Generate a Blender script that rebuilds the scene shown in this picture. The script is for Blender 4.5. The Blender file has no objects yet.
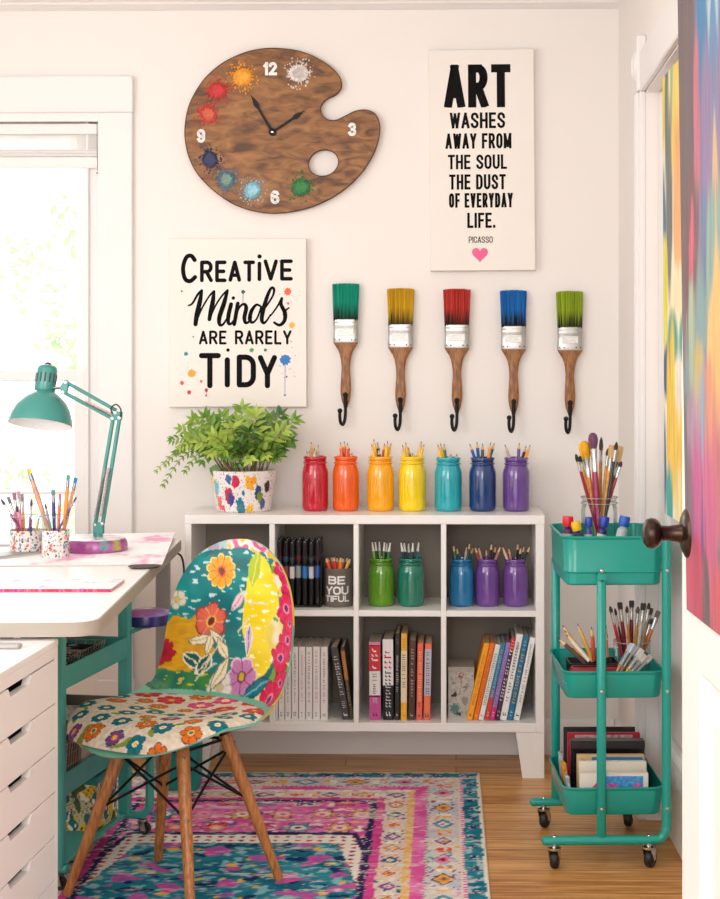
import bpy, bmesh, math, random
from math import sin, cos, pi, radians, sqrt, atan2, hypot
from mathutils.geometry import tessellate_polygon
from mathutils import Vector, Matrix, noise as mnoise

SC = bpy.context.scene
COL = SC.collection
random.seed(7)

# ------------------------------------------------------------------ camera, world, lights, exposure
CAM_Z, CAM_Y, FOC, YAW = 1.278, -5.0, 1530.0, radians(1.0)
PPX, PPY = 429.3, 362.0
cam_d = bpy.data.cameras.new('camera')
cam_d.sensor_fit = 'HORIZONTAL'
cam_d.sensor_width = 36.0
cam_d.lens = FOC / 720.0 * 36.0
cam_d.shift_x = (360.0 - PPX) / 720.0
cam_d.shift_y = (PPY - 449.5) / 720.0
cam_d.clip_start = 0.05
cam = bpy.data.objects.new('camera', cam_d)
COL.objects.link(cam)
cam.location = (0, CAM_Y, CAM_Z)
cam.rotation_euler = (radians(90), 0, YAW)
SC.camera = cam

world = bpy.data.worlds.new('daylight')
SC.world = world
world.use_nodes = True
bg = world.node_tree.nodes['Background']
bg.inputs[0].default_value = (0.97, 0.985, 1.0, 1)
bg.inputs[1].default_value = 2.0

def area(name, loc, target, size, power, color=(1, 1, 1), size_y=None):
    l = bpy.data.lights.new(name, 'AREA')
    l.energy = power
    l.color = color
    l.shape = 'RECTANGLE'
    l.size = size
    l.size_y = size_y or size
    o = bpy.data.objects.new(name, l)
    COL.objects.link(o)
    o.location = loc
    d = Vector(target) - Vector(loc)
    o.rotation_euler = d.to_track_quat('-Z', 'Y').to_euler()
    return o

area('side_window_daylight', (-2.2, -2.9, 1.75), (0.1, -0.7, 0.7), 1.5, 24, (0.97, 0.985, 1.0), 1.5)
area('overhead_fill_light', (-0.5, -3.2, 2.36), (-0.3, -1.0, 0.3), 1.2, 9, (1.0, 0.99, 0.97), 0.8)  # unseen overhead fill, added without any lamp fixture
area('front_fill_light', (-0.25, -5.5, 1.5), (-0.2, 0.0, 0.7), 1.1, 36, (1.0, 0.99, 0.98), 1.5)  # unseen fill added behind the camera to brighten surfaces facing it
area('back_window_daylight', (-1.75, 0.45, 1.75), (-1.0, -2.0, 0.5), 1.1, 20, (1.0, 1.0, 1.0), 1.5)

SC.view_settings.view_transform = 'Standard'
SC.view_settings.look = 'None'
SC.view_settings.gamma = 1.0
SC.view_settings.exposure = -0.08
SC.view_settings.use_curve_mapping = False
SC.cycles.use_denoising = True
SC.cycles.max_bounces = 10
SC.cycles.transparent_max_bounces = 16
SC.cycles.caustics_reflective = False
SC.cycles.caustics_refractive = False

# ------------------------------------------------------------------ measuring helpers (picture -> place)
def ray(px, py):
    u = (px - PPX) / FOC
    v = -(py - PPY) / FOC
    return Vector((cos(YAW) * u - sin(YAW), sin(YAW) * u + cos(YAW), v))
def W(px, py, Y):
    d = ray(px, py)
    return Vector((0, CAM_Y, CAM_Z)) + d * ((Y - CAM_Y) / d.y)
def F(px, py, Z):
    d = ray(px, py)
    return Vector((0, CAM_Y, CAM_Z)) + d * ((Z - CAM_Z) / d.z)
def PXM(Y):                      # pixels per metre at a plane
    return FOC / (Y - CAM_Y)

# ------------------------------------------------------------------ colour / materials
def lin(c):
    c = c / 255.0
    return c / 12.92 if c <= 0.04045 else ((c + 0.055) / 1.055) ** 2.4
def rgb(r, g, b):
    return (lin(r), lin(g), lin(b), 1.0)
def mix(a, b, t):
    t = max(0.0, min(1.0, t))
    return tuple(a[i] * (1 - t) + b[i] * t for i in range(3))
_M = {}
def mat(name, c, rough=0.5, metal=0.0, coat=0.0, var=0.0, vscale=20.0, bump=0.0, bscale=60.0, spec=0.5, stretch=(1, 1, 1), c2=None):
    if name in _M:
        return _M[name]
    m = bpy.data.materials.new(name)
    m.use_nodes = True
    nt = m.node_tree
    p = nt.nodes['Principled BSDF']
    col = rgb(*c)
    p.inputs['Base Color'].default_value = col
    p.inputs['Roughness'].default_value = rough
    p.inputs['Metallic'].default_value = metal
    p.inputs['Coat Weight'].default_value = coat
    p.inputs['Specular IOR Level'].default_value = spec
    if var or bump or c2:
        tc = nt.nodes.new('ShaderNodeTexCoord')
        mp = nt.nodes.new('ShaderNodeMapping')
        mp.inputs['Scale'].default_value = stretch
        nt.links.new(tc.outputs['Object'], mp.inputs[0])
        if var or c2:
            nz = nt.nodes.new('ShaderNodeTexNoise')
            nz.inputs['Scale'].default_value = vscale
            nz.inputs['Detail'].default_value = 5
            nt.links.new(mp.outputs[0], nz.inputs['Vector'])
            rp = nt.nodes.new('ShaderNodeValToRGB')
            lo = rgb(*c2) if c2 else tuple(x * (1 - var) for x in col[:3]) + (1,)
            hi = col if c2 else tuple(min(1, x * (1 + var * 0.6)) for x in col[:3]) + (1,)
            rp.color_ramp.elements[0].color = lo
            rp.color_ramp.elements[1].color = hi
            rp.color_ramp.elements[0].position = 0.32
            rp.color_ramp.elements[1].position = 0.66
            nt.links.new(nz.outputs['Fac'], rp.inputs[0])
            nt.links.new(rp.outputs[0], p.inputs['Base Color'])
        if bump:
            nb = nt.nodes.new('ShaderNodeTexNoise')
            nb.inputs['Scale'].default_value = bscale
            nb.inputs['Detail'].default_value = 4
            nt.links.new(mp.outputs[0], nb.inputs['Vector'])
            bp = nt.nodes.new('ShaderNodeBump')
            bp.inputs['Strength'].default_value = bump
            bp.inputs['Distance'].default_value = 0.004
            nt.links.new(nb.outputs['Fac'], bp.inputs['Height'])
            nt.links.new(bp.outputs[0], p.inputs['Normal'])
    _M[name] = m
    return m
def vmat(name, rough=0.5, coat=0.0, bump=0.0, bscale=300, spec=0.5):
    if name in _M:
        return _M[name]
    m = bpy.data.materials.new(name)
    m.use_nodes = True
    nt = m.node_tree
    p = nt.nodes['Principled BSDF']
    a = nt.nodes.new('ShaderNodeVertexColor')
    a.layer_name = 'Col'
    nt.links.new(a.outputs[0], p.inputs['Base Color'])
    p.inputs['Roughness'].default_value = rough
    p.inputs['Coat Weight'].default_value = coat
    p.inputs['Specular IOR Level'].default_value = spec
    if bump:
        tc = nt.nodes.new('ShaderNodeTexCoord')
        nb = nt.nodes.new('ShaderNodeTexNoise')
        nb.inputs['Scale'].default_value = bscale
        nt.links.new(tc.outputs['Object'], nb.inputs['Vector'])
        bp = nt.nodes.new('ShaderNodeBump')
        bp.inputs['Strength'].default_value = bump
        bp.inputs['Distance'].default_value = 0.003
        nt.links.new(nb.outputs['Fac'], bp.inputs['Height'])
        nt.links.new(bp.outputs[0], p.inputs['Normal'])
    _M[name] = m
    return m
def thin_glass(name, tint=(1, 1, 1), gloss=0.12):
    if name in _M:
        return _M[name]
    m = bpy.data.materials.new(name)
    m.use_nodes = True
    nt = m.node_tree
    out = nt.nodes['Material Output']
    nt.nodes.remove(nt.nodes['Principled BSDF'])
    t = nt.nodes.new('ShaderNodeBsdfTransparent')
    t.inputs[0].default_value = (*tint, 1)
    g = nt.nodes.new('ShaderNodeBsdfGlossy')
    g.inputs['Roughness'].default_value = 0.04
    lw = nt.nodes.new('ShaderNodeLayerWeight')
    lw.inputs[0].default_value = gloss
    mx = nt.nodes.new('ShaderNodeMixShader')
    ml = nt.nodes.new('ShaderNodeMath'); ml.operation = 'MULTIPLY'; ml.inputs[1].default_value = 0.6
    nt.links.new(lw.outputs['Fresnel'], ml.inputs[0])
    nt.links.new(ml.outputs[0], mx.inputs[0])
    nt.links.new(t.outputs[0], mx.inputs[1])
    nt.links.new(g.outputs[0], mx.inputs[2])
    nt.links.new(mx.outputs[0], out.inputs[0])
    _M[name] = m
    return m
def wood_mat(name, c1, c2, c3, scale=6.0, stretch=(1, 12, 12), rough=0.45, coat=0.0):
    if name in _M:
        return _M[name]
    m = bpy.data.materials.new(name)
    m.use_nodes = True
    nt = m.node_tree
    p = nt.nodes['Principled BSDF']
    tc = nt.nodes.new('ShaderNodeTexCoord')
    mp = nt.nodes.new('ShaderNodeMapping')
    mp.inputs['Scale'].default_value = stretch
    nz = nt.nodes.new('ShaderNodeTexNoise')
    nz.inputs['Scale'].default_value = scale
    nz.inputs['Detail'].default_value = 7
    nz.inputs['Distortion'].default_value = 0.8
    rp = nt.nodes.new('ShaderNodeValToRGB')
    e = rp.color_ramp.elements
    e[0].position, e[0].color = 0.3, rgb(*c1)
    e[1].position, e[1].color = 0.72, rgb(*c3)
    k = e.new(0.5)
    k.color = rgb(*c2)
    nt.links.new(tc.outputs['Object'], mp.inputs[0])
    nt.links.new(mp.outputs[0], nz.inputs['Vector'])
    nt.links.new(nz.outputs['Fac'], rp.inputs[0])
    nt.links.new(rp.outputs[0], p.inputs['Base Color'])
    p.inputs['Roughness'].default_value = rough
    p.inputs['Coat Weight'].default_value = coat
    _M[name] = m
    return m

# ------------------------------------------------------------------ mesh builder
class MB:
    def __init__(s):
        s.v, s.f, s.mi, s.col = [], [], [], None
    def add(s, verts, faces, mi=0):
        b = len(s.v)
        s.v += [tuple(p) for p in verts]
        for f in faces:
            s.f.append([b + i for i in f])
            s.mi.append(mi)
    def box(s, lo, hi, bev=0.0, mi=0, M=None):
        cx, cy, cz = [(lo[i] + hi[i]) / 2 for i in range(3)]
        h = [abs(hi[i] - lo[i]) / 2 for i in range(3)]
        b = min(bev, min(h) * 0.9)
        vs, fs = [], []
        if b <= 0:
            for x in (-1, 1):
                for y in (-1, 1):
                    for z in (-1, 1):
                        vs.append((cx + x * h[0], cy + y * h[1], cz + z * h[2]))
            fs = [(0, 1, 3, 2), (4, 6, 7, 5), (0, 4, 5, 1), (2, 3, 7, 6), (0, 2, 6, 4), (1, 5, 7, 3)]
        else:
            idx = {}
            for x in (-1, 1):
                for y in (-1, 1):
                    for z in (-1, 1):
                        for a in range(3):
                            p = [x * h[0], y * h[1], z * h[2]]
                            sg = (x, y, z)
                            for k in range(3):
                                if k != a:
                                    p[k] -= sg[k] * b
                            idx[(x, y, z, a)] = len(vs)
                            vs.append((cx + p[0], cy + p[1], cz + p[2]))
            R = (-1, 1)
            for a in range(3):
                o = [k for k in range(3) if k != a]
                for sg in R:
                    q = []
                    for (u, w) in ((-1, -1), (1, -1), (1, 1), (-1, 1)):
                        t = [0, 0, 0]
                        t[a] = sg; t[o[0]] = u; t[o[1]] = w
                        q.append(idx[(*t, a)])
                    fs.append(q)
                    # edges handled below
            for a in range(3):                      # edge running along axis a
                o = [k for k in range(3) if k != a]
                for u in R:
                    for w in R:
                        q = []
                        for e_, ax in ((-1, o[0]), (1, o[0]), (1, o[1]), (-1, o[1])):
                            t = [0, 0, 0]
                            t[a] = e_; t[o[0]] = u; t[o[1]] = w
                            q.append(idx[(*t, ax)])
                        fs.append(q)
            for x in R:
                for y in R:
                    for z in R:
                        fs.append([idx[(x, y, z, a)] for a in range(3)])
        if M is not None:
            vs = [M @ Vector(p) for p in vs]
        s.add(vs, fs, mi)
        return s
    def lathe(s, prof, n=32, mi=0, M=None, mis=None):
        vs, fs, rows, fm = [], [], [], []
        for (r, z) in prof:
            if r < 1e-6:
                rows.append([len(vs)]); vs.append((0, 0, z))
            else:
                rows.append(list(range(len(vs), len(vs) + n)))
                for k in range(n):
                    a = 2 * pi * k / n
                    vs.append((r * cos(a), r * sin(a), z))
        for i in range(len(rows) - 1):
            A, B = rows[i], rows[i + 1]
            m_ = mis[i] if mis else mi
            for k in range(n):
                k2 = (k + 1) % n
                if len(A) == 1 and len(B) == 1: continue
                if len(A) == 1: fs.append((A[0], B[k], B[k2]))
                elif len(B) == 1: fs.append((A[k], A[k2], B[0]))
                else: fs.append((A[k], A[k2], B[k2], B[k]))
                fm.append(m_)
        if M is not None: vs = [M @ Vector(p) for p in vs]
        b = len(s.v)
        s.v += [tuple(p) for p in vs]
        for f, m_ in zip(fs, fm):
            s.f.append([b + i for i in f]); s.mi.append(m_)
        return s
    def tube(s, pts, r, n=10, mi=0, cap=True, flat=None, closed=False):
        pts = [Vector(p) for p in pts]
        N = len(pts)
        rad = r if isinstance(r, (list, tuple)) else [r] * N
        tang = []
        for i in range(N):
            if closed:
                a, b = pts[(i - 1) % N], pts[(i + 1) % N]
            else:
                a, b = pts[max(0, i - 1)], pts[min(N - 1, i + 1)]
            t = (b - a)
            tang.append(t.normalized() if t.length > 1e-9 else Vector((0, 0, 1)))
        up = Vector((0, 0, 1)) if abs(tang[0].z) < 0.9 else Vector((1, 0, 0))
        nx = tang[0].cross(up).normalized()
        vs, fs = [], []
        for i in range(N):
            t = tang[i]
            nx = (nx - t * nx.dot(t))
            nx = nx.normalized() if nx.length > 1e-9 else t.orthogonal().normalized()
            ny = t.cross(nx)
            fl = flat or 1.0
            for k in range(n):
                a = 2 * pi * k / n
                vs.append(pts[i] + (nx * cos(a) + ny * sin(a) * fl) * rad[i])
        for i in range(N if closed else N - 1):
            j = (i + 1) % N
            for k in range(n):
                k2 = (k + 1) % n
                fs.append((i * n + k, i * n + k2, j * n + k2, j * n + k))
        if cap and not closed:
            fs.append(list(range(n))[::-1])
            fs.append([(N - 1) * n + k for k in range(n)])
        s.add(vs, fs, mi)
        return s
    def sphere(s, c, r, n=14, m=9, mi=0, sc=(1, 1, 1), M=None):
        prof = []
        for i in range(m + 1):
            a = -pi / 2 + pi * i / m
            prof.append((r * cos(a) if 0 < i < m else 0.0, r * sin(a)))
        MM = Matrix.Translation(Vector(c)) @ (M or Matrix()) @ Matrix.Diagonal((*sc, 1))
        return s.lathe(prof, n, mi, MM)
    def poly(s, pts, mi=0):
        s.add(pts, [list(range(len(pts)))], mi)
        return s
    def loft(s, loops, mi=0, cap0=False, cap1=False):
        n = len(loops[0])
        vs = [p for L in loops for p in L]
        fs = []
        for i in range(len(loops) - 1):
            for k in range(n):
                k2 = (k + 1) % n
                fs.append((i * n + k, i * n + k2, (i + 1) * n + k2, (i + 1) * n + k))
        if cap0: fs.append(list(range(n))[::-1])
        if cap1: fs.append([(len(loops) - 1) * n + k for k in range(n)])
        s.add(vs, fs, mi)
        return s
    def prism(s, outer, y0, y1, holes=(), mi=0):
        """outline in x,z, extruded from y0 (front) to y1"""
        bm = bmesh.new()
        es = []
        for L in [outer] + list(holes):
            vv = [bm.verts.new((p[0], 0, p[1])) for p in L]
            for i in range(len(vv)):
                es.append(bm.edges.new((vv[i], vv[(i + 1) % len(vv)])))
        bmesh.ops.triangle_fill(bm, use_beauty=True, use_dissolve=False, edges=es)
        bm.verts.index_update()
        co = [(v.co.x, v.co.z) for v in bm.verts]
        fs = [[v.index for v in f.verts] for f in bm.faces]
        bm.free()
        s.add([(x, y0, z) for x, z in co], fs, mi)
        s.add([(x, y1, z) for x, z in co], [f[::-1] for f in fs], mi)
        for L in [outer] + list(holes):
            n = len(L)
            s.add([(p[0], y0, p[1]) for p in L] + [(p[0], y1, p[1]) for p in L],
                  [(i, (i + 1) % n, n + (i + 1) % n, n + i) for i in range(n)], mi)
        return s
    def grid(s, nu, nv, fn, mi=0, colfn=None):
        b = len(s.v)
        if colfn and s.col is None: s.col = {}
        for j in range(nv + 1):
            for i in range(nu + 1):
                s.v.append(tuple(fn(i / nu, j / nv)))
                if colfn: s.col[len(s.v) - 1] = colfn(i / nu, j / nv)
        for j in range(nv):
            for i in range(nu):
                a = b + j * (nu + 1) + i
                s.f.append([a, a + 1, a + nu + 2, a + nu + 1]); s.mi.append(mi)
        return s
    def build(s, name, mats, parent=None, smooth=35, loc=None, fixn=True):
        me = bpy.data.meshes.new(name)
        me.from_pydata(s.v, [], s.f)
        if not isinstance(mats, (list, tuple)): mats = [mats]
        for m in mats: me.materials.append(m)
        me.polygons.foreach_set('material_index', s.mi)
        if fixn:
            bm = bmesh.new(); bm.from_mesh(me)
            bmesh.ops.recalc_face_normals(bm, faces=bm.faces)
            bm.to_mesh(me); bm.free()
        if s.col is not None:
            ca = me.color_attributes.new('Col', 'FLOAT_COLOR', 'POINT')
            arr = [1.0] * (4 * len(me.vertices))
            for i, c in s.col.items():
                arr[4 * i:4 * i + 3] = c[:3]
            ca.data.foreach_set('color', arr)
        if smooth:
            me.shade_smooth()
            me.set_sharp_from_angle(angle=radians(smooth))
        me.update()
        o = bpy.data.objects.new(name, me)
        COL.objects.link(o)
        if parent is not None: o.parent = parent
        if loc is not None: o.location = loc
        return o

def tag(o, label, cat, group=None, kind=None):
    o['label'] = label
    o['category'] = cat
    if group: o['group'] = group
    if kind: o['kind'] = kind
    return o
def struct(o):
    o['kind'] = 'structure'
    return o
def thing(name, label, cat, loc=(0, 0, 0), rz=0.0, group=None):
    o = bpy.data.objects.new(name, None)
    o.empty_display_size = 0.05
    COL.objects.link(o)
    o.location = loc
    o.rotation_euler = (0, 0, rz)
    return tag(o, label, cat, group)
def aim(o, base, tip, twist=0.0):
    z = (Vector(tip) - Vector(base)).normalized()
    x = Vector((1, 0, 0)) - z * z.x
    x = x.normalized() if x.length > .05 else z.orthogonal().normalized()
    y = z.cross(x)
    o.location = base
    o.rotation_euler = (Matrix((x, y, z)).transposed() @ Matrix.Rotation(twist, 3, 'Z')).to_euler()
def dup(root, label=None, group=None):
    r = root.copy(); COL.objects.link(r)
    if label: r['label'] = label
    if group: r['group'] = group
    for ch in list(root.children):
        c = ch.copy(); COL.objects.link(c); c.parent = r
        for g in ch.children:
            d = g.copy(); COL.objects.link(d); d.parent = c
    return r
ORD = ['first', 'second', 'third', 'fourth', 'fifth', 'sixth', 'seventh', 'eighth', 'ninth', 'tenth', 'eleventh', 'twelfth']
def catmull(pts, n=8, closed=False):
    out = []
    N = len(pts)
    rng = range(N) if closed else range(N - 1)
    for i in rng:
        if closed: p = [pts[(i + k - 1) % N] for k in range(4)]
        else: p = [pts[max(0, min(N - 1, i + k - 1))] for k in range(4)]
        for k in range(n):
            t = k / n
            out.append(tuple(0.5 * (2 * p[1][a] + (p[2][a] - p[0][a]) * t + (2 * p[0][a] - 5 * p[1][a] + 4 * p[2][a] - p[3][a]) * t * t
                             + (-p[0][a] + 3 * p[1][a] - 3 * p[2][a] + p[3][a]) * t ** 3) for a in range(len(p[0]))))
    if not closed: out.append(tuple(pts[-1]))
    return out
def rrect(x0, x1, y0, y1, r, z, n=6):
    L = []
    for (cx, cy, a0) in ((x1 - r, y1 - r, 0), (x0 + r, y1 - r, pi / 2), (x0 + r, y0 + r, pi), (x1 - r, y0 + r, 1.5 * pi)):
        for k in range(n + 1):
            a = a0 + pi / 2 * k / n
            L.append((cx + r * cos(a), cy + r * sin(a), z))
    return L

# ------------------------------------------------------------------ lettering: strokes in x,z, laid on a plane facing -Y
class Ink:
    def __init__(s, y=-0.0006, chunk=0):
        s.chunk = chunk; s.mb = MB(); s.y = y; s.k = 0
    def _emit(s, pts, mi=0):
        s.k += 1
        yy = s.y - s.k * 4e-7
        s.mb.poly([(p[0], yy, p[1]) for p in pts], mi)
    def seg(s, a, b, w0, w1=None, ext=0.0, clip=None, mi=0):
        w1 = w0 if w1 is None else w1
        if s.chunk and hypot(b[0] - a[0], b[1] - a[1]) > s.chunk:
            n = int(hypot(b[0] - a[0], b[1] - a[1]) / s.chunk) + 1
            L = hypot(b[0] - a[0], b[1] - a[1])
            ex, ez = (b[0] - a[0]) / L * ext, (b[1] - a[1]) / L * ext
            a = (a[0] - ex, a[1] - ez); b = (b[0] + ex, b[1] + ez)
            for k in range(n):
                s.seg((a[0] + (b[0] - a[0]) * k / n, a[1] + (b[1] - a[1]) * k / n), (a[0] + (b[0] - a[0]) * (k + 1) / n, a[1] + (b[1] - a[1]) * (k + 1) / n), w0, w1, 0.0, clip, mi)
            return
        dx, dz = b[0] - a[0], b[1] - a[1]
        L = hypot(dx, dz)
        if L < 1e-9: return
        dx, dz = dx / L, dz / L
        nx, nz = -dz, dx
        a = (a[0] - dx * ext, a[1] - dz * ext); b = (b[0] + dx * ext, b[1] + dz * ext)
        q = [(a[0] + nx * w0 / 2, a[1] + nz * w0 / 2), (a[0] - nx * w0 / 2, a[1] - nz * w0 / 2),
             (b[0] - nx * w1 / 2, b[1] - nz * w1 / 2), (b[0] + nx * w1 / 2, b[1] + nz * w1 / 2)]
        if clip:
            for (lim, sg) in ((clip[0], 1), (clip[1], -1)):
                o = []
                for i in range(len(q)):
                    P, Q = q[i], q[(i + 1) % len(q)]
                    ip, iq = (P[1] - lim) * sg >= 0, (Q[1] - lim) * sg >= 0
                    if ip: o.append(P)
                    if ip != iq:
                        t = (lim - P[1]) / (Q[1] - P[1])
                        o.append((P[0] + (Q[0] - P[0]) * t, lim))
                q = o
                if len(q) < 3: return
        s._emit(q, mi)
    def dot(s, c, r, n=14, mi=0, sx=1.0):
        s._emit([(c[0] + r * sx * cos(2 * pi * k / n), c[1] + r * sin(2 * pi * k / n)) for k in range(n)], mi)
    def path(s, pts, w, round_=True, clip=None, ext=0.0, mi=0):
        N = len(pts)
        ws = w if isinstance(w, (list, tuple)) else [w] * N
        for i in range(N - 1):
            e = ext if (i in (0, N - 2)) else 0.0
            s.seg(pts[i], pts[i + 1], ws[i], ws[i + 1], ext=(0.0 if round_ else max(e, 0.0)), clip=clip, mi=mi)
        if round_:
            for p, ww in zip(pts, ws): s.dot(p, ww / 2, 12, mi)
        else:
            for p, ww in list(zip(pts, ws))[1:-1]: s.dot(p, ww / 2, 12, mi)

def arc(cx, cy, rx, ry, a0, a1, n=10):
    return [(cx + rx * cos(radians(a0 + (a1 - a0) * k / n)), cy + ry * sin(radians(a0 + (a1 - a0) * k / n))) for k in range(n + 1)]
# letters: centre lines in a 1 x 1 box; 'w' relative width
GLY = {
 'A': (1.05, [[(0, 0), (.5, 1)], [(.5, 1), (1, 0)], [(.2, .27), (.8, .27)]]),
 'B': (1, [[(0, 0), (0, 1)], [(0, 1), (.6, 1)] + arc(.6, .76, .36, .24, 90, -90, 8) + [(0, .52)], [(0, .52), (.62, .52)] + arc(.62, .26, .38, .26, 90, -90, 8) + [(0, 0)]]),
 'C': (1, [[(1, .7)] + arc(.5, .72, .5, .28, 0, 180) + arc(.5, .28, .5, .28, 180, 360) + [(1, .3)]]),
 'D': (1, [[(0, 0), (0, 1)], [(0, 1), (.45, 1)] + arc(.45, .7, .55, .3, 90, 0, 8) + arc(.45, .3, .55, .3, 0, -90, 8) + [(0, 0)]]),
 'E': (.85, [[(0, 0), (0, 1)], [(0, 1), (1, 1)], [(0, .5), (.85, .5)], [(0, 0), (1, 0)]]),
 'F': (.82, [[(0, 0), (0, 1)], [(0, 1), (1, 1)], [(0, .5), (.85, .5)]]),
 'H': (1, [[(0, 0), (0, 1)], [(1, 0), (1, 1)], [(0, .5), (1, .5)]]),
 'I': (.0, [[(0, 0), (0, 1)]]),
 'L': (.8, [[(0, 1), (0, 0)], [(0, 0), (1, 0)]]),
 'M': (1.35, [[(0, 0), (0, 1)], [(0, 1), (.5, .1)], [(.5, .1), (1, 1)], [(1, 1), (1, 0)]]),
 'N': (1.05, [[(0, 0), (0, 1)], [(0, 1), (1, 0)], [(1, 0), (1, 1)]]),
 'O': (1, [arc(.5, .72, .5, .28, 0, 180) + arc(.5, .28, .5, .28, 180, 360) + [(1, .72)]]),
 'P': (.95, [[(0, 0), (0, 1)], [(0, 1), (.5, 1)] + arc(.55, .72, .45, .28, 90, -90, 10) + [(0, .44)]]),
 'R': (1, [[(0, 0), (0, 1)], [(0, 1), (.5, 1)] + arc(.55, .74, .43, .26, 90, -90, 10) + [(0, .48)], [(.5, .48), (1, 0)]]),
 'S': (1, [[(1, .74)] + arc(.5, .76, .48, .24, 10, 200, 10) + [(.3, .58), (.7, .43)] + arc(.5, .24, .5, .24, 30, -170, 10)]),
 'T': (.95, [[(0, 1), (1, 1)], [(.5, 1), (.5, 0)]]),
 'U': (1, [[(0, 1), (0, .3)] + arc(.5, .28, .5, .28, 180, 360) + [(1, 1)]]),
 'V': (1, [[(0, 1), (.5, 0)], [(.5, 0), (1, 1)]]),
 'W': (1.45, [[(0, 1), (.25, 0)], [(.25, 0), (.5, .95)], [(.5, .95), (.75, 0)], [(.75, 0), (1, 1)]]),
 'Y': (1, [[(0, 1), (.5, .42)], [(1, 1), (.5, .42)], [(.5, .42), (.5, 0)]]),
 '.': (.0, [[(0, 0), (0, .04)]]),
 '1': (.3, [[(.0, .78), (1, 1)], [(1, 1), (1, 0)]]),
 '2': (.9, [arc(.5, .74, .5, .26, 165, -20, 10) + [(0, 0)], [(0, 0), (1, 0)]]),
 '3': (.9, [arc(.48, .75, .48, .25, 160, -90, 10), arc(.48, .26, .52, .26, 90, -160, 10)]),
 '6': (.95, [arc(.5, .7, .5, .3, 25, 180, 8) + [(0, .3)], arc(.5, .28, .5, .28, 0, 360, 16)]),
 '9': (.95, [arc(.5, .3, .5, .3, 205, 360, 8) + [(1, .7)], arc(.5, .72, .5, .28, 0, 360, 16)]),
}
def text_width(txt, H, wgt, lw, gap):
    x = 0
    for ch in txt:
        if ch == ' ': x += lw * 0.5 + gap; continue
        x += max(0.0, GLY[ch][0] * (lw - wgt)) + wgt + gap
    return x - gap
def write(ink, txt, x0, x1, z0, z1, wgt, mi=0, round_=False, gapf=0.09):
    """text filling the box x0..x1, z0..z1 with stroke weight wgt"""
    H = z1 - z0
    gap = gapf * H
    lo, hi = wgt * 1.05, H * 3
    for _ in range(40):
        lw = (lo + hi) / 2
        if text_width(txt, H, wgt, lw, gap) > (x1 - x0): hi = lw
        else: lo = lw
    x = x0
    for ch in txt:
        if ch == ' ': x += lw * 0.5 + gap; continue
        g = GLY[ch]
        cw = max(0.0, g[0] * (lw - wgt))
        for st in g[1]:
            pts = [(x + wgt / 2 + p[0] * cw, z0 + wgt / 2 + p[1] * (H - wgt)) for p in st]
            ink.path(pts, wgt, round_, clip=None if round_ else (z0, z1), ext=wgt / 2)
        x += cw + wgt + gap
# ================================================================== SETTING
M_wall = mat('wall_paint', (243, 237, 232), rough=0.85, bump=0.03, bscale=220, spec=0.25)
M_trim = mat('trim_paint', (240, 236, 234), rough=0.5)
M_ceil = mat('ceiling_paint', (250, 247, 243), rough=0.9)
M_white = mat('white_laminate', (243, 239, 235), rough=0.35)
M_black = mat('black_metal', (11, 11, 12), rough=0.5, spec=0.3)
M_chrome = mat('chrome', (205, 203, 200), rough=0.18, metal=1.0)
M_steel = mat('brushed_steel', (190, 188, 184), rough=0.35, metal=0.85, var=0.15, vscale=30)

XR = 0.53          # right wall
ZC = 2.446         # ceiling
def floor_material():
    m = bpy.data.materials.new('oak_boards')
    m.use_nodes = True
    nt = m.node_tree
    p = nt.nodes['Principled BSDF']
    tc = nt.nodes.new('ShaderNodeTexCoord')
    br = nt.nodes.new('ShaderNodeTexBrick')
    br.inputs['Scale'].default_value = 1.0
    br.inputs['Brick Width'].default_value = 0.95
    br.inputs['Row Height'].default_value = 0.082
    br.inputs['Mortar Size'].default_value = 0.0012
    br.inputs['Color1'].default_value = (0.2, 0.2, 0.2, 1)
    br.inputs['Color2'].default_value = (0.9, 0.9, 0.9, 1)
    br.inputs['Mortar'].default_value = (0, 0, 0, 1)
    br.offset = 0.37
    mp = nt.nodes.new('ShaderNodeMapping')
    mp.inputs['Scale'].default_value = (1.6, 26, 1)
    nz = nt.nodes.new('ShaderNodeTexNoise')
    nz.inputs['Scale'].default_value = 2.6
    nz.inputs['Detail'].default_value = 7
    nz.inputs['Distortion'].default_value = 0.6
    rp = nt.nodes.new('ShaderNodeValToRGB')
    e = rp.color_ramp.elements
    e[0].position, e[0].color = 0.28, rgb(166, 104, 50)
    e[1].position, e[1].color = 0.75, rgb(232, 178, 112)
    k = e.new(0.5); k.color = rgb(206, 146, 80)
    ad = nt.nodes.new('ShaderNodeMath'); ad.operation = 'MULTIPLY_ADD'
    ad.inputs[1].default_value = 0.26
    sb = nt.nodes.new('ShaderNodeMath'); sb.operation = 'SUBTRACT'; sb.inputs[1].default_value = 0.14
    gt = nt.nodes.new('ShaderNodeMixRGB'); gt.blend_type = 'MULTIPLY'; gt.inputs[2].default_value = rgb(120, 72, 38)
    nt.links.new(tc.outputs['Object'], br.inputs['Vector'])
    nt.links.new(tc.outputs['Object'], mp.inputs[0])
    nt.links.new(mp.outputs[0], nz.inputs['Vector'])
    nt.links.new(br.outputs['Color'], ad.inputs[0])
    nt.links.new(nz.outputs['Fac'], ad.inputs[2])
    nt.links.new(ad.outputs[0], sb.inputs[0])
    nt.links.new(sb.outputs[0], rp.inputs[0])
    nt.links.new(rp.outputs[0], gt.inputs[1])
    nt.links.new(br.outputs['Fac'], gt.inputs[0])
    nt.links.new(gt.outputs[0], p.inputs['Base Color'])
    p.inputs['Roughness'].default_value = 0.34
    return m
struct(MB().box((-2.4, -5.6, -0.08), (1.2, 0.12, 0.0)).build('floor', floor_material()))
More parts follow.
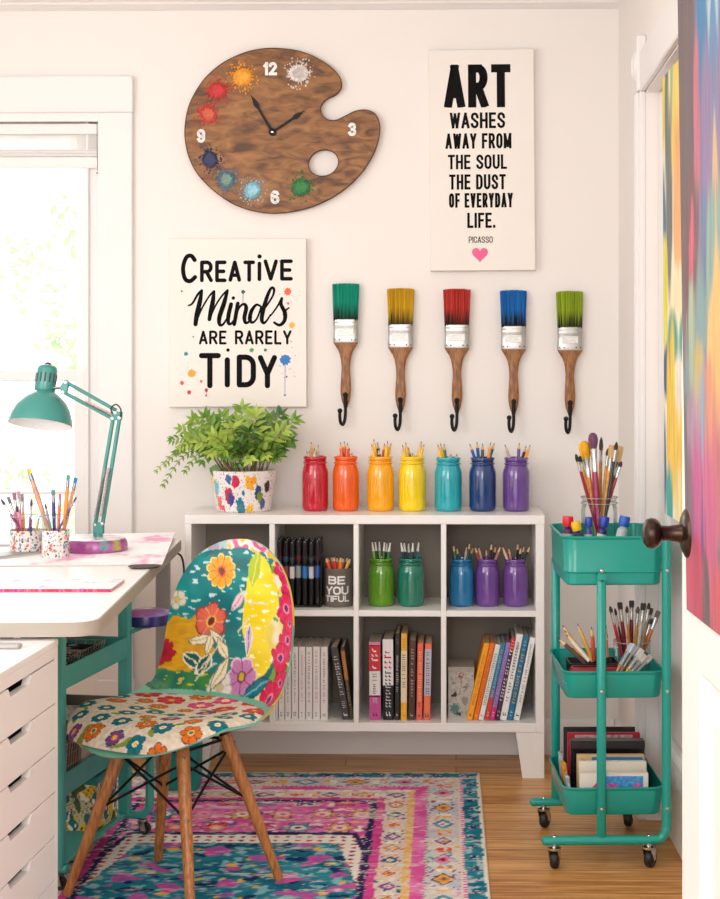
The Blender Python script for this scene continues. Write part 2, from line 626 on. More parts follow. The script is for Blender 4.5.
struct(MB().box((-2.4, -5.6, ZC), (1.2, 0.12, ZC + 0.1)).build('ceiling', M_ceil))

# back wall with the window opening
WX0, WX1 = -2.15, W(100.5, 300, 0).x
WZ1 = W(50, 121, 0).z
WZ0 = 0.30
b = MB()
b.box((-2.4, 0, 0), (WX0, 0.12, ZC)); b.box((WX1, 0, 0), (XR + 0.12, 0.12, ZC))
b.box((WX0, 0, 0), (WX1, 0.12, WZ0)); b.box((WX0, 0, WZ1), (WX1, 0.12, ZC))
struct(b.build('wall_back', M_wall, smooth=0))
# left wall, with a second window opening that lets the key light in
b = MB()
b.box((-2.52, -5.6, 0), (-2.4, -3.75, ZC)); b.box((-2.52, -2.05, 0), (-2.4, 0.12, ZC))
b.box((-2.52, -3.75, 0), (-2.4, -2.05, 0.85)); b.box((-2.52, -3.75, 2.3), (-2.4, -2.05, ZC))
struct(b.build('wall_left', M_wall, smooth=0))
# right wall: stretch by the corner, over the closet door, and the nearer stretch
DY0, DY1, DZ = -0.72, -1.62, 2.03
b = MB()
b.box((XR, DY0, 0), (XR + 0.12, 0.0, ZC))
b.box((XR, DY1, DZ), (XR + 0.12, DY0, ZC))
b.box((XR, -3.72, 0), (XR + 0.12, DY1, ZC))
b.box((0.375, -5.6, 0), (XR + 0.12, -3.72, ZC))
struct(b.build('wall_right', M_wall, smooth=0))
# mouldings
def cove(name, pts, x0, x1, y, mat_):
    """profile (out, z) run along x at wall y"""
    mb = MB()
    A = [(x0, y - o, z) for o, z in pts]; B_ = [(x1, y - o, z) for o, z in pts]
    mb.loft([A, B_], cap0=True, cap1=True)
    return struct(mb.build(name, mat_, smooth=20))
cove('trim_1', [(0, ZC), (0.05, ZC), (0.046, ZC - 0.006), (0.022, ZC - 0.011), (0.008, ZC - 0.016), (0, ZC - 0.016)], -2.39, XR, -0.0005, M_trim)
bz = 0.115
bp = [(0, 0.0), (0.016, 0.0), (0.016, bz - 0.02), (0.012, bz - 0.008), (0.006, bz), (0, bz)]
cove('baseboard_back', bp, WX1 + 0.13, XR - 0.017, -0.0005, M_trim)
mb = MB()
mb.loft([[(XR - o - 0.0005, y, z) for o, z in bp] for y in (-0.0005, DY0 + 0.10)], cap0=True, cap1=True)
struct(mb.build('baseboard_right', M_trim, smooth=20))

# window: casing, reveal, sashes, glass
CX1 = W(133.5, 300, 0).x
hz1 = W(100, 77, 0).z
hzl = W(100, 113.5, 0).z
b = MB()
b.box((WX1 - 0.004, -0.022, 0.0), (CX1, 0, hzl), 0.003)
b.box((WX0 - 0.11, -0.022, 0.0), (WX0 + 0.004, 0, hzl), 0.003)
b.box((WX0 - 0.12, -0.026, hzl), (CX1 + 0.002, 0, hz1), 0.003)
b.box((WX0 - 0.002, -0.018, WZ1 - 0.004), (WX1 + 0.002, 0, hzl), 0.002)
b.box((WX1 - 0.008, -0.030, 0.0), (CX1 + 0.006, 0, 0.24), 0.003)
struct(b.build('trim_2', M_trim))
win = bpy.data.objects.new('window_1', None); COL.objects.link(win); struct(win)
win.location = ((WX0 + WX1) / 2, 0.06, WZ0)
def wbox(bb, x0, x1, y0, y1, z0, z1, bev=0.003):
    bb.box((x0 - win.location.x, y0 - 0.06, z0 - WZ0), (x1 - win.location.x, y1 - 0.06, z1 - WZ0), bev)
zr0, zr1 = W(50, 381, 0.07).z, W(50, 370, 0.07).z
b = MB()
xs = W(79.5, 300, 0.05).x
wbox(b, xs + 0.035, WX1, 0.03, 0.11, WZ0, WZ1); wbox(b, WX0, WX0 + 0.06, 0.03, 0.11, WZ0, WZ1)
wbox(b, WX0, WX1, 0.03, 0.11, WZ1 - 0.05, WZ1); wbox(b, WX0, WX1, 0.0, 0.12, WZ0, WZ0 + 0.06)
wbox(b, xs + 0.028, xs + 0.038, 0.015, 0.06, WZ0, WZ1, 0.002)
b.build('frame', M_trim, win)
for nm, y0, y1, z0, z1 in (('upper_sash', 0.065, 0.10, zr0, WZ1), ('lower_sash', 0.035, 0.068, WZ0 + 0.05, zr1)):
    b = MB()
    wbox(b, xs - 0.014, xs + 0.04, y0, y1, z0, z1); wbox(b, WX0 + 0.05, WX0 + 0.10, y0, y1, z0, z1)
    wbox(b, WX0 + 0.06, xs + 0.02, y0 + 0.001, y1 - 0.001, z0 + 0.001, z0 + (zr1 - zr0)); wbox(b, WX0 + 0.06, xs + 0.02, y0 + 0.001, y1 - 0.001, z1 - (zr1 - zr0), z1 - 0.001)
    zm = W(50, 270.5, 0.08).z if nm == 'upper_sash' else W(50, 492, 0.08).z
    wbox(b, WX0 + 0.06, xs + 0.02, y0 + 0.006, y1 - 0.006, zm - 0.005, zm + 0.005, 0.001)
    s_ = b.build(nm, M_trim, win)
    g = MB(); ym = (y0 + y1) / 2
    wbox(g, WX0 + 0.06, xs, ym - 0.002, ym + 0.002, z0 + 0.02, z1 - 0.02, 0)
    g.build('pane', thin_glass('window_glass', (0.97, 0.985, 0.98), 0.06), s_, smooth=0)
# roller blind pulled up at the head of the window
bl = thing('window_blind', 'white window blind raised to the top of the window opening', 'blind', ((WX0 + WX1) / 2, 0.012, WZ1 - 0.003))
def bz_(py): return W(50, py, 0.0).z - (WZ1 - 0.003)
hw = (WX1 - WX0) / 2
MB().box((-hw + 0.003, -0.010, bz_(134)), (hw - 0.006, 0.03, bz_(123.5)), 0.002).build('headrail', M_trim, bl)
M_blind = mat('blind_fabric', (250, 248, 244), rough=0.8)
_nt = M_blind.node_tree
_p = _nt.nodes['Principled BSDF']; _p.inputs['Transmission Weight'].default_value = 0.35
MB().box((-hw + 0.008, 0.004, bz_(150)), (hw - 0.010, 0.008, bz_(133)), 0.001).build('fabric', M_blind, bl)
b = MB()
for k in range(5):
    z0 = bz_(156) + (bz_(148.5) - bz_(156)) * k / 5
    b.box((-hw + 0.006, 0.0 + 0.001 * (k % 2), z0), (hw - 0.008, 0.026, z0 + 0.0042), 0.001)
b.build('stacked_slats', M_trim, bl)
MB().box((-hw + 0.006, -0.006, bz_(168)), (hw - 0.008, 0.026, bz_(156.5)), 0.003).build('bottom_rail', M_trim, bl)
b = MB(); b.tube([(hw - 0.012, -0.011, bz_(124)), (hw - 0.011, -0.012, bz_(150)), (hw - 0.010, -0.011, bz_(171))], 0.0012, 6)
b.sphere((hw - 0.010, -0.011, bz_(173)), 0.004, 8, 6)
b.build('lift_cord', mat('cord_grey', (150, 140, 130)), bl)

# closet door in the right wall, with its casing
M_door = mat('door_paint', (244, 240, 237), rough=0.4)
b = MB()
def by(px, X):                      # depth at which a point on plane X shows at picture column px
    lo, hi = -4.2, -0.01
    for _ in range(50):
        m_ = (lo + hi) / 2
        r_ = ray(px, 400); t_ = X / r_.x
        break
    return CAM_Y + r_.y * t_
ya, yb = by(637.5, XR - 0.014), DY0
b.box((XR - 0.018, yb - 0.004, 0.0), (XR, ya, 2.035), 0.004)
b.box((XR - 0.026, yb + 0.022, 0.0), (XR - 0.016, yb + 0.034, 2.035), 0.002)
b.box((XR - 0.026, ya - 0.030, 0.0), (XR - 0.016, ya - 0.018, 2.035), 0.002)
b.box((XR - 0.018, DY1 - 0.11, 0.0), (XR, DY1 + 0.004, 2.035), 0.004)
b.box((XR - 0.018, DY1, DZ + 0.004), (XR, yb - 0.002, DZ + 0.115), 0.004)
# rosette corner block
b.box((XR - 0.026, yb - 0.006, 2.035), (XR, ya + 0.004, 2.19), 0.004)
RM = Matrix.Translation((XR - 0.026, (ya + yb) / 2, 2.112)) @ Matrix.Rotation(-pi / 2, 4, 'Y')
b.lathe([(0.0, 0.006), (0.012, 0.005), (0.016, 0.001), (0.024, 0.001), (0.030, 0.007), (0.036, 0.006), (0.040, 0.0)], 24, 0, RM)
b.box((XR - 0.024, yb - 0.002, 0.0), (XR, ya + 0.006, 0.17), 0.004)
struct(b.build('trim_3', M_trim))
def panel_door(name, loc, rz, wid, hgt, side=-1):
    """leaf hinged at local y=0 running to y=-wid; face towards -x at x=0, 4 cm thick"""
    d = bpy.data.objects.new(name, None); COL.objects.link(d); struct(d)
    d.location = loc; d.rotation_euler = (0, 0, rz)
    bb = MB()
    st, T = 0.115, 0.040
    rails = [(0.0, 0.22), (0.86, 1.02), (hgt - 0.12, hgt)]
    bb.box((0, -st, 0), (T, 0, hgt), 0.002); bb.box((0, -wid, 0), (T, -wid + st, hgt), 0.002)
    for z0, z1 in rails: bb.box((0, -wid + st, z0), (T, -st, z1), 0.0)
    f_ = bb.build('leaf', M_door, d)
    pn = MB()
    for (z0, z1) in ((0.22, 0.86), (1.02, hgt - 0.12)):
        y0, y1 = -wid + st, -st
        def L(i, x): return [(x, y0 + i, z0 + i), (x, y1 - i, z0 + i), (x, y1 - i, z1 - i), (x, y0 + i, z1 - i)]
        pn.loft([L(0, 0.0005), L(0.006, 0.003), L(0.014, 0.012), L(0.022, 0.014), L(0.03, 0.014), L(0.055, 0.006), L(0.06, 0.006)], cap1=True)
    pn.build('panel', M_door, d, smooth=15)
    return d
panel_door('door_1', (XR + 0.035, DY0 - 0.004, 0.012), radians(1.4), 0.86, DZ - 0.016)
# nearer door standing open against the right wall: free edge away from the camera
fe = W(682.0, 700, -2.87)
DRZ = radians(3.1)
panel_door('door_2', (fe.x, fe.y, 0.012), DRZ, 0.80, DZ)

# ================================================================== DOOR KNOB
kc = W(687.5, 533, -2.93)
M_bronze = mat('oil_rubbed_bronze', (66, 50, 42), rough=0.3, metal=0.85, var=0.3, vscale=25)
kn = thing('door_knob', 'dark bronze round door knob on the open white door', 'door knob', (fe.x - sin(DRZ) * -0.062 - 0.0012, fe.y - 0.062, kc.z), DRZ)
kn.rotation_euler = (0, -pi / 2, 0)
kn.rotation_euler = (Matrix.Rotation(DRZ, 3, 'Z') @ Matrix.Rotation(-pi / 2, 3, 'Y')).to_euler()
MB().lathe([(0, 0), (0.034, 0), (0.0345, 0.003), (0.032, 0.007), (0.024, 0.011), (0.016, 0.013), (0, 0.013)], 40).build('rosette', M_bronze, kn)
MB().lathe([(0.014, 0.012), (0.0115, 0.018), (0.010, 0.030), (0.011, 0.040), (0.013, 0.044)], 32).build('neck', M_bronze, kn)
MB().lathe([(0.0, 0.039), (0.012, 0.040), (0.0165, 0.0425), (0.0198, 0.047), (0.0208, 0.053), (0.0190, 0.059), (0.013, 0.0635), (0.0, 0.065)], 40).build('knob', M_bronze, kn)

# ================================================================== PAINTINGS ON THE DOORS
def streak_paint(u, v, blobs, bgc, su=9.0, sv=2.2, seed=0.0, wob=0.05):
    n1 = mnoise.noise((u * su * 2 + seed, v * sv, 3.1)) + .9 * mnoise.noise((u * su * 9 + seed, v * sv * 2.5, 8.1))
    n2 = mnoise.noise((u * su + seed, v * sv * 2.2, 7.7))
    u2, v2 = u + wob * 0.35 * n1, v + wob * 2.2 * n2
    c = bgc
    for (bu, bv, ru, rv, col) in blobs:
        d = ((u2 - bu) / ru) ** 2 + ((v2 - bv) / rv) ** 2
        if d < 1.6:
            k = max(0.0, min(1.0, (1.35 - d) / 0.75))
            c = mix(c, col, k)
    br = mnoise.noise((u * su * 9 + seed, v * sv * 3.0, 1.3)) * 0.22 + mnoise.noise((u * su * 22, v * 12, 5)) * 0.12
    return tuple(max(0, min(1, x * (1 + br))) for x in c)
def L3(r, g, b_): return (lin(r), lin(g), lin(b_))
# near canvas: u runs from the far edge towards the camera (metres), v is height
nl = W(689.3, 607, -2.905)
vz0 = nl.z
near_blobs = [
    (0.0, 0.66, 0.036, 0.30, L3(104, 88, 90)), (0.055, 0.78, 0.022, 0.13, L3(62, 128, 172)), (0.085, 0.78, 0.022, 0.12, L3(84, 140, 180)), (0.070, 0.80, 0.008, 0.10, L3(176, 196, 206)), (0.062, 0.60, 0.018, 0.14, L3(140, 122, 160)),
    (0.094, 0.62, 0.016, 0.12, L3(120, 132, 170)), (0.100, 0.50, 0.016, 0.14, L3(226, 186, 122)), (0.036, 0.66, 0.007, 0.12, L3(196, 110, 130)), (0.020, 0.46, 0.022, 0.12, L3(116, 78, 84)), (0.026, 0.47, 0.007, 0.06, L3(206, 96, 112)),
    (0.060, 0.46, 0.016, 0.10, L3(112, 128, 162)), (0.078, 0.42, 0.014, 0.12, L3(140, 172, 162)), (0.052, 0.36, 0.016, 0.10, L3(128, 160, 162)), (0.026, 0.35, 0.010, 0.07, L3(166, 186, 158)), (0.012, 0.30, 0.010, 0.07, L3(128, 152, 150)),
    (0.042, 0.29, 0.010, 0.06, L3(196, 178, 110)), (0.092, 0.34, 0.020, 0.12, L3(234, 190, 116)), (0.078, 0.27, 0.016, 0.06, L3(222, 150, 120)), (0.024, 0.24, 0.016, 0.08, L3(172, 142, 166)), (0.056, 0.24, 0.012, 0.08, L3(150, 170, 192)),
    (0.096, 0.20, 0.018, 0.09, L3(206, 120, 130)), (0.006, 0.17, 0.012, 0.14, L3(120, 112, 118)), (0.040, 0.13, 0.020, 0.13, L3(196, 96, 150)), (0.074, 0.14, 0.020, 0.12, L3(206, 106, 146)), (0.022, 0.12, 0.007, 0.12, L3(150, 96, 130)),
    (0.054, 0.12, 0.006, 0.09, L3(122, 88, 140)), (0.010, 0.04, 0.012, 0.07, L3(206, 92, 116)), (0.036, 0.01, 0.020, 0.08, L3(198, 82, 108)), (0.064, -0.01, 0.010, 0.09, L3(116, 96, 100)), (0.092, 0.02, 0.018, 0.07, L3(206, 100, 112)),
]
# canvases have their own slight lean away from the door at the top
def canvas_on_door(name, label, loc, rz, wid, hgt, thick, lean, cf, nu, nv):
    c = bpy.data.objects.new(name, None); COL.objects.link(c)
    tag(c, label, 'painting')
    c.location = loc
    c.rotation_euler = (Matrix.Rotation(rz, 3, 'Z') @ Matrix.Rotation(lean, 3, 'Y')).to_euler()
    m_ = vmat('canvas_paint', 0.6, bump=0.25, bscale=500)
    g = MB()
    g.grid(nu, nv, lambda a, b_: (-thick, -a * wid, b_ * hgt), 0, lambda a, b_: cf(a * wid, b_ * hgt))
    n_ = 24
    g.grid(1, n_ * 3, lambda a, b_: (-thick * (1 - a), 0.0, b_ * hgt), 0, lambda a, b_: cf(0.001, b_ * hgt))
    g.grid(8, 1, lambda a, b_: (-thick * b_, -a * wid, 0.0), 0, lambda a, b_: cf(a * wid, 0.001))
    g.grid(8, 1, lambda a, b_: (-thick * b_, -a * wid, hgt), 0, lambda a, b_: cf(a * wid, hgt - 0.001))
    g.build('painted_canvas', m_, c, smooth=0, fixn=False)
    s_ = MB(); s_.box((-0.004, -wid + 0.002, 0.002), (0.0, -0.002, hgt - 0.002), 0)
    s_.box((-thick + 0.003, -wid + 0.003, 0.003), (-0.003, -wid + 0.02, hgt - 0.003), 0)
    s_.build('stretcher', mat('pine', (205, 170, 120), var=0.15), c)
    return c
NL = Vector((nl.x, nl.y, vz0))
canvas_on_door('abstract_canvas', 'abstract pink, mauve and blue canvas hung on the open door behind the bronze knob', (fe.x + 0.004, -2.925, vz0), DRZ, 0.42, 0.92, 0.006, radians(-0.85),
               lambda u, v: tuple(q * .72 for q in streak_paint(.105 - abs(u / 2.0 - .105) - max(0, v - .25) * .045, v, near_blobs, L3(150, 118, 130), 22, 3.0, 4.0, 0.028)), 90, 150)
fl = W(664.3, 513.5, -1.14)
far_blobs = [
    (0.0, 1.05, 0.025, 0.16, L3(240, 205, 40)), (0.03, 1.0, 0.012, 0.22, L3(90, 125, 130)), (0.09, 1.0, 0.05, 0.2, L3(240, 205, 105)), (0.06, 1.05, 0.012, 0.1, L3(150, 190, 150)),
    (0.0, 0.72, 0.025, 0.14, L3(70, 120, 140)), (0.045, 0.76, 0.02, 0.24, L3(118, 122, 118)), (0.09, 0.72, 0.02, 0.25, L3(240, 180, 120)), (0.01, 0.55, 0.025, 0.13, L3(232, 222, 70)),
    (0.08, 0.5, 0.03, 0.1, L3(246, 232, 190)), (0.06, 0.42, 0.035, 0.07, L3(60, 160, 150)), (0.02, 0.36, 0.03, 0.08, L3(40, 95, 140)), (0.06, 0.30, 0.02, 0.18, L3(240, 210, 70)),
    (0.03, 0.24, 0.012, 0.2, L3(240, 200, 60)), (0.075, 0.16, 0.03, 0.12, L3(245, 205, 90)), (0.0, 0.12, 0.015, 0.14, L3(40, 110, 150)), (0.035, 0.04, 0.022, 0.1, L3(70, 175, 165)), (0.09, 0.05, 0.02, 0.08, L3(240, 225, 160)),
]
fdx = XR + 0.035 + 0.0155 * 0.38 - 0.002
canvas_on_door('abstract_canvas', 'narrow yellow, teal and grey abstract canvas hung on the closet door by the right wall', (0.5435, -1.135, fl.z), radians(1.4), 0.42, W(664, 78.5, -1.13).z - fl.z, 0.018, radians(-0.3),
               lambda u, v: streak_paint(.1 - abs(u / 2.2 - .1), v, far_blobs, L3(244, 236, 215), 16, 3.0, 9.0, 0.02), 70, 170)
# ================================================================== BOOKCASE
BF = -0.30                                    # front plane
BB = -0.022                                   # back
SX = PXM(BF)
def bx(px): return W(px, 500, BF).x
def bzz(py): return W(360, py, BF).z
bk = thing('bookcase', 'low white cube bookcase with eight open compartments against the back wall', 'bookcase', ((bx(185) + bx(544.5)) / 2, BF, 0))
ox = bk.location.x
def bbox(mb, x0, x1, y0, y1, z0, z1, bev=0.0015):
    mb.box((x0 - ox, y0 - BF, z0), (x1 - ox, y1 - BF, z1), bev)
zt1, zt0 = bzz(515.2), bzz(524.2)
zm1, zm0 = bzz(610.5), bzz(616.6)
zb1, zb0 = bzz(722.9), bzz(731.8)
xl0, xl1 = bx(185), bx(190.2)
xr0, xr1 = bx(535.7), bx(544.5)
xl1 = xl0 + (xr1 - xr0) * 0.72
b = MB(); bbox(b, xl0 - 0.001, xr1 + 0.001, BF, BB, zt0, zt1); b.build('top_panel', M_white, bk)
b = MB(); bbox(b, xl0, xl1, BF + 0.0005, BB, zb0, zt0); b.build('side_panel', M_white, bk)
b = MB(); bbox(b, xr0, xr1, BF + 0.0005, BB, zb0, zt0); b.build('side_panel', M_white, bk)
b = MB(); bbox(b, xl1, xr0, BF + 0.001, BB, zb0, zb1); b.build('bottom_panel', M_white, bk)
divs = [(269.2, 274.8), (353.5, 358.7), (440.9, 446.3)]
edges = [xl1]
for a, c in divs:
    b = MB(); bbox(b, bx(a), bx(c), BF + 0.001, BB, zb1, zt0); b.build('divider', M_white, bk)
    edges += [bx(a), bx(c)]
edges.append(xr0)
for k in range(4):
    b = MB(); bbox(b, edges[2 * k], edges[2 * k + 1], BF + 0.0015, BB - 0.006, zm0, zm1); b.build('shelf', M_white, bk)
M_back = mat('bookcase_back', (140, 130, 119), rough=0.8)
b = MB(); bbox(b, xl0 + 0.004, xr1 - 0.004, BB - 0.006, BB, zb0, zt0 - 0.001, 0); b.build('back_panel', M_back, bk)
def leg_loft(xa, xb, ins_l, ins_r, y0, y1):
    mb = MB()
    mb.loft([[(xa + ins_l - ox, y0 - BF, 0), (xb - ins_r - ox, y0 - BF, 0), (xb - ins_r - ox, y1 - BF, 0), (xa + ins_l - ox, y1 - BF, 0)],
             [(xa - ox, y0 - BF, zb0), (xb - ox, y0 - BF, zb0), (xb - ox, y1 - BF, zb0), (xa - ox, y1 - BF, zb0)]], cap0=True, cap1=True)
    return mb
for y0 in (BF + 0.004, BB - 0.05):
    leg_loft(bx(516), bx(544.3), bx(522.5) - bx(516), 0.0, y0, y0 + 0.045).build('leg', M_white, bk, smooth=0)
    leg_loft(bx(185.3), bx(213), 0.0, bx(522.5) - bx(516), y0, y0 + 0.045).build('leg', M_white, bk, smooth=0)

# ================================================================== PALETTE CLOCK
CY = -0.024
cc = W(272.5, 131, CY)
ck = thing('wall_clock', "wooden artist's palette wall clock with paint splats and black hands", 'clock', (cc.x, 0, cc.z))
def cpt(x, y):                       # measured outline point -> local x,z
    p = W(170 + x / 3.1304, 30 + y / 3.13, CY)
    return (p.x - cc.x, p.z - cc.z)
outl = [(330, 57), (400, 65), (460, 88), (508, 120), (533, 152), (536, 180), (519, 201), (490, 216), (473, 237), (475, 262), (492, 280), (520, 282), (550, 268), (580, 254),
        (612, 250), (637, 259), (652, 280), (657, 312), (649, 355), (630, 400), (598, 448), (550, 495), (490, 533), (420, 560), (340, 573), (270, 568), (200, 545), (140, 505),
        (90, 455), (60, 400), (47, 340), (48, 290), (60, 235), (85, 185), (120, 140), (170, 100), (230, 72), (280, 60)]
outer = catmull([cpt(*p) for p in outl], 6, closed=True)
hole = []
for k in range(36):
    a = 2 * pi * k / 36
    ex, ey = 48 * cos(a), 41 * sin(a)
    hole.append(cpt(480 + ex * cos(-.3) - ey * sin(-.3), 416 + ex * sin(-.3) + ey * cos(-.3)))
M_pal = wood_mat('palette_wood', (82, 50, 24), (138, 90, 46), (172, 120, 68), scale=9, stretch=(1.6, 3, 4.5), rough=0.5)
pal = MB().prism(outer, CY + 0.0015, -0.001, [hole])
def inset(L, d, sgn=1):
    n = len(L); o = []
    for i in range(n):
        a, c = L[i - 1], L[(i + 1) % n]
        dx, dz = c[0] - a[0], c[1] - a[1]; l = hypot(dx, dz) or 1
        o.append((L[i][0] - sgn * dz / l * d * -1, L[i][1] + sgn * dx / l * d * -1))
    return o
pal.build('palette_board', M_pal, ck, smooth=40)
M_rim = mat('dark_edge_brown', (62, 36, 18), rough=0.6)
rim = MB()  # dark brown bead along the board outline and the thumb hole
for L, s_ in ((outer, 1), (hole, 1)):
    pts = [(p[0], CY + 0.002, p[1]) for p in L]
    rim.tube(pts, 0.0017, 6, closed=True)
rim.build('dark_edge', M_rim, ck)
def splat_poly(r, seed, spikes=18, depth=0.45):
    rs = random.Random(seed)
    pts = []
    for k in range(spikes * 3):
        a = 2 * pi * k / (spikes * 3)
        base = r * (0.80 + 0.04 * sin(2 * a + seed))
        if k % 3 == 1: base *= 1.02 + depth * rs.random() ** 1.5
        else: base *= 0.94 + 0.08 * rs.random()
        pts.append((base * cos(a), base * sin(a)))
    return pts
def paint_splat(parent, x, z, y, r, col, seed, c2=None, drops=46, ring=False, dots=()):
    rs = random.Random(seed * 7 + 1)
    mb = MB()
    P0 = splat_poly(r, seed, 22, .6)
    n = len(P0)
    h = 0.0022
    L0 = [(p[0], 0.0, p[1]) for p in P0]
    L1 = [(p[0] * .93, -h * .8, p[1] * .93) for p in P0]
    L2 = [(p[0] * .6, -h * (1.15 + .25 * rs.random()), p[1] * .6) for p in P0]
    mb.loft([L0, L1, L2], 0)
    mb.add(L2 + [(0, -h * (0.6 if ring else 1.3), 0)], [(k, (k + 1) % n, n) for k in range(n)], 1 if c2 else 0)
    for k in range(drops):
        a = rs.uniform(0, 2 * pi); d = r * rs.uniform(.9, 1.5)
        q = r * rs.uniform(.03, .085) * (1.4 if d < r * 1.15 else 1)
        cx, cz = d * cos(a), d * sin(a)
        mb.sphere((cx, 0, cz), q, 7, 5, 1 if (c2 and rs.random() < .3) else 0, (1, .35, 1.2))
    mats = [mat('paint_%d_%d_%d' % col, col, rough=0.42, bump=0.5, bscale=260, var=0.25, vscale=90)]
    if c2: mats.append(mat('paint_%d_%d_%d' % c2, c2, rough=0.42, bump=0.5, bscale=260, var=0.25, vscale=90))
    return mb.build('paint_splat', mats, parent, loc=(x, y, z), smooth=50)
YF = CY + 0.0008
for (x, y, r, c1, c2, sd) in ((227, 147, 36, (238, 148, 20), (246, 170, 40), 1), (149, 189, 33, (190, 26, 34), (205, 40, 44), 2), (120, 264, 33, (196, 44, 40), (206, 96, 62), 3),
                              (125, 405, 32, (22, 30, 70), (30, 40, 90), 4), (176, 468, 32, (60, 112, 140), (120, 150, 130), 5), (258, 502, 32, (120, 180, 200), (150, 205, 220), 6),
                              (410, 492, 36, (24, 104, 44), (34, 128, 56), 7), (403, 135, 36, (222, 214, 208), (196, 186, 180), 8)):
    lx, lz = cpt(x, y)
    paint_splat(ck, lx, lz, YF, r / 3.13 / PXM(CY), c1, sd, c2, ring=(sd in (3, 5)))
M_numw = mat('white_enamel', (246, 244, 240), rough=0.4)
for txt, x0, x1, y0, y1 in (('12', 292, 335, 100, 142), ('3', 558, 583, 290, 332), ('6', 315, 342, 502, 545), ('9', 84, 110, 310, 353)):
    a0, a1 = cpt(x0, y1), cpt(x1, y0)
    ik = Ink(0.0); write(ik, txt, a0[0], a1[0], a0[1], a1[1], (a1[1] - a0[1]) * 0.22, gapf=0.06)
    ik.mb.build('numeral', M_numw, ck, loc=(0, YF - 0.0007, 0), smooth=0)
hub = cpt(321, 320)
def hand(tipx, tipy, wfat):
    t = cpt(tipx, tipy)
    dx, dz = t[0] - hub[0], t[1] - hub[1]; L = hypot(dx, dz); ang = atan2(dz, dx)
    prof = [(0, .0042), (L * .62, .0036), (L * .66, .0046), (L * .72, wfat), (L * .82, wfat * .8), (L * .93, .0022), (L, .0006)]
    up = [(u, w / 1) for u, w in prof]; pl = up + [(u, -w) for u, w in reversed(prof)]
    pl = [(u * cos(ang) - w * sin(ang), u * sin(ang) + w * cos(ang)) for u, w in pl]
    mb = MB(); mb.prism(pl, -0.0011, 0.0); return mb
hand(254, 205, .0085).build('minute_hand', M_black, ck, loc=(hub[0], CY - 0.005, hub[1]), smooth=0)
hand(420, 254, .0085).build('hour_hand', M_black, ck, loc=(hub[0], CY - 0.0032, hub[1]), smooth=0)
hb = MB(); hb.lathe([(0.012, 0.0), (0.012, 0.008), (0.009, 0.0095), (0, 0.0095)], 24, 0, Matrix.Rotation(pi / 2, 4, 'X'))
hb.lathe([(0.0035, 0.009), (0.0035, 0.0115), (0, 0.012)], 14, 1, Matrix.Rotation(pi / 2, 4, 'X'))
hb.build('hub', [M_black, M_chrome], ck, loc=(hub[0], CY + 0.001, hub[1]))

# ================================================================== CANVAS PRINTS
M_canvas = mat('primed_canvas', (244, 237, 229), rough=0.85, bump=0.12, bscale=700, spec=0.2)
M_ink = mat('black_ink', (9, 8, 9), rough=0.7, spec=0.15)
def canvas_print(name, label, TL, TR, BR, BL, Y, thick):
    P = [W(*q, Y) for q in (TL, TR, BR, BL)]
    c = (P[0] + P[1] + P[2] + P[3]) / 4
    root = thing(name, label, 'wall art', (c.x, 0.0, c.z))
    L = [(p.x - c.x, p.z - c.z) for p in P]
    mb = MB()
    f = lambda k, y: [(x * k, y, z * k) for x, z in L]
    mb.loft([f(1, -0.001), f(1, Y + .003), f(.995, Y), f(.98, Y)], cap0=True, cap1=True)
    mb.build('canvas', M_canvas, root, smooth=20)
    return root, c
AY = -0.032
ar, ac = canvas_print('canvas_sign', 'tall white canvas reading ART washes away from the soul the dust of everyday life', (428.4, 50.2), (533.6, 48.6), (535.4, 270.2), (430.3, 271), AY, .03)
ink = Ink(0.0)
def ap(x, y):
    p = W(410 + x / 3.743, 40 + y / 3.746, AY)
    return p.x - ac.x, p.z - ac.z
tilt = radians(0.35)
for txt, x0, x1, y0, y1, wf in (('ART', 130, 378, 91, 253, .19), ('WASHES', 150, 357, 271, 331, .16), ('AWAY FROM', 133, 380, 349, 407, .16), ('THE SOUL', 142, 363, 429, 484, .16), ('THE DUST', 146, 358, 503, 560, .16),
                            ('OF EVERYDAY', 145, 384, 573, 628, .16), ('LIFE.', 213, 318, 647, 704, .16), ('PICASSO', 218, 308, 736, 760, .12)):
    a0, a1 = ap(x0, y1), ap(x1, y0)
    write(ink, txt, a0[0], a1[0], a0[1], a1[1], (a1[1] - a0[1]) * wf, gapf=.075)
ink.mb.build('lettering', M_ink, ar, loc=(0, AY - 0.0004, 0), smooth=0).rotation_euler = (0, -tilt, 0)
hx, hz = ap(262, 802)
hr = 30 / 3.743 / PXM(AY)
hp = []
for k in range(48):
    t = 2 * pi * k / 48
    hp.append((hr * (sin(t) ** 3) * 1.0, hr * .93 * (13 * cos(t) - 5 * cos(2 * t) - 2 * cos(3 * t) - cos(4 * t)) / 14.5))
MB().poly([(x + hx, 0, z + hz) for x, z in hp]).build('heart', mat('pink_ink', (240, 100, 150), rough=0.6), ar, loc=(0, AY - 0.0005, 0), smooth=0)

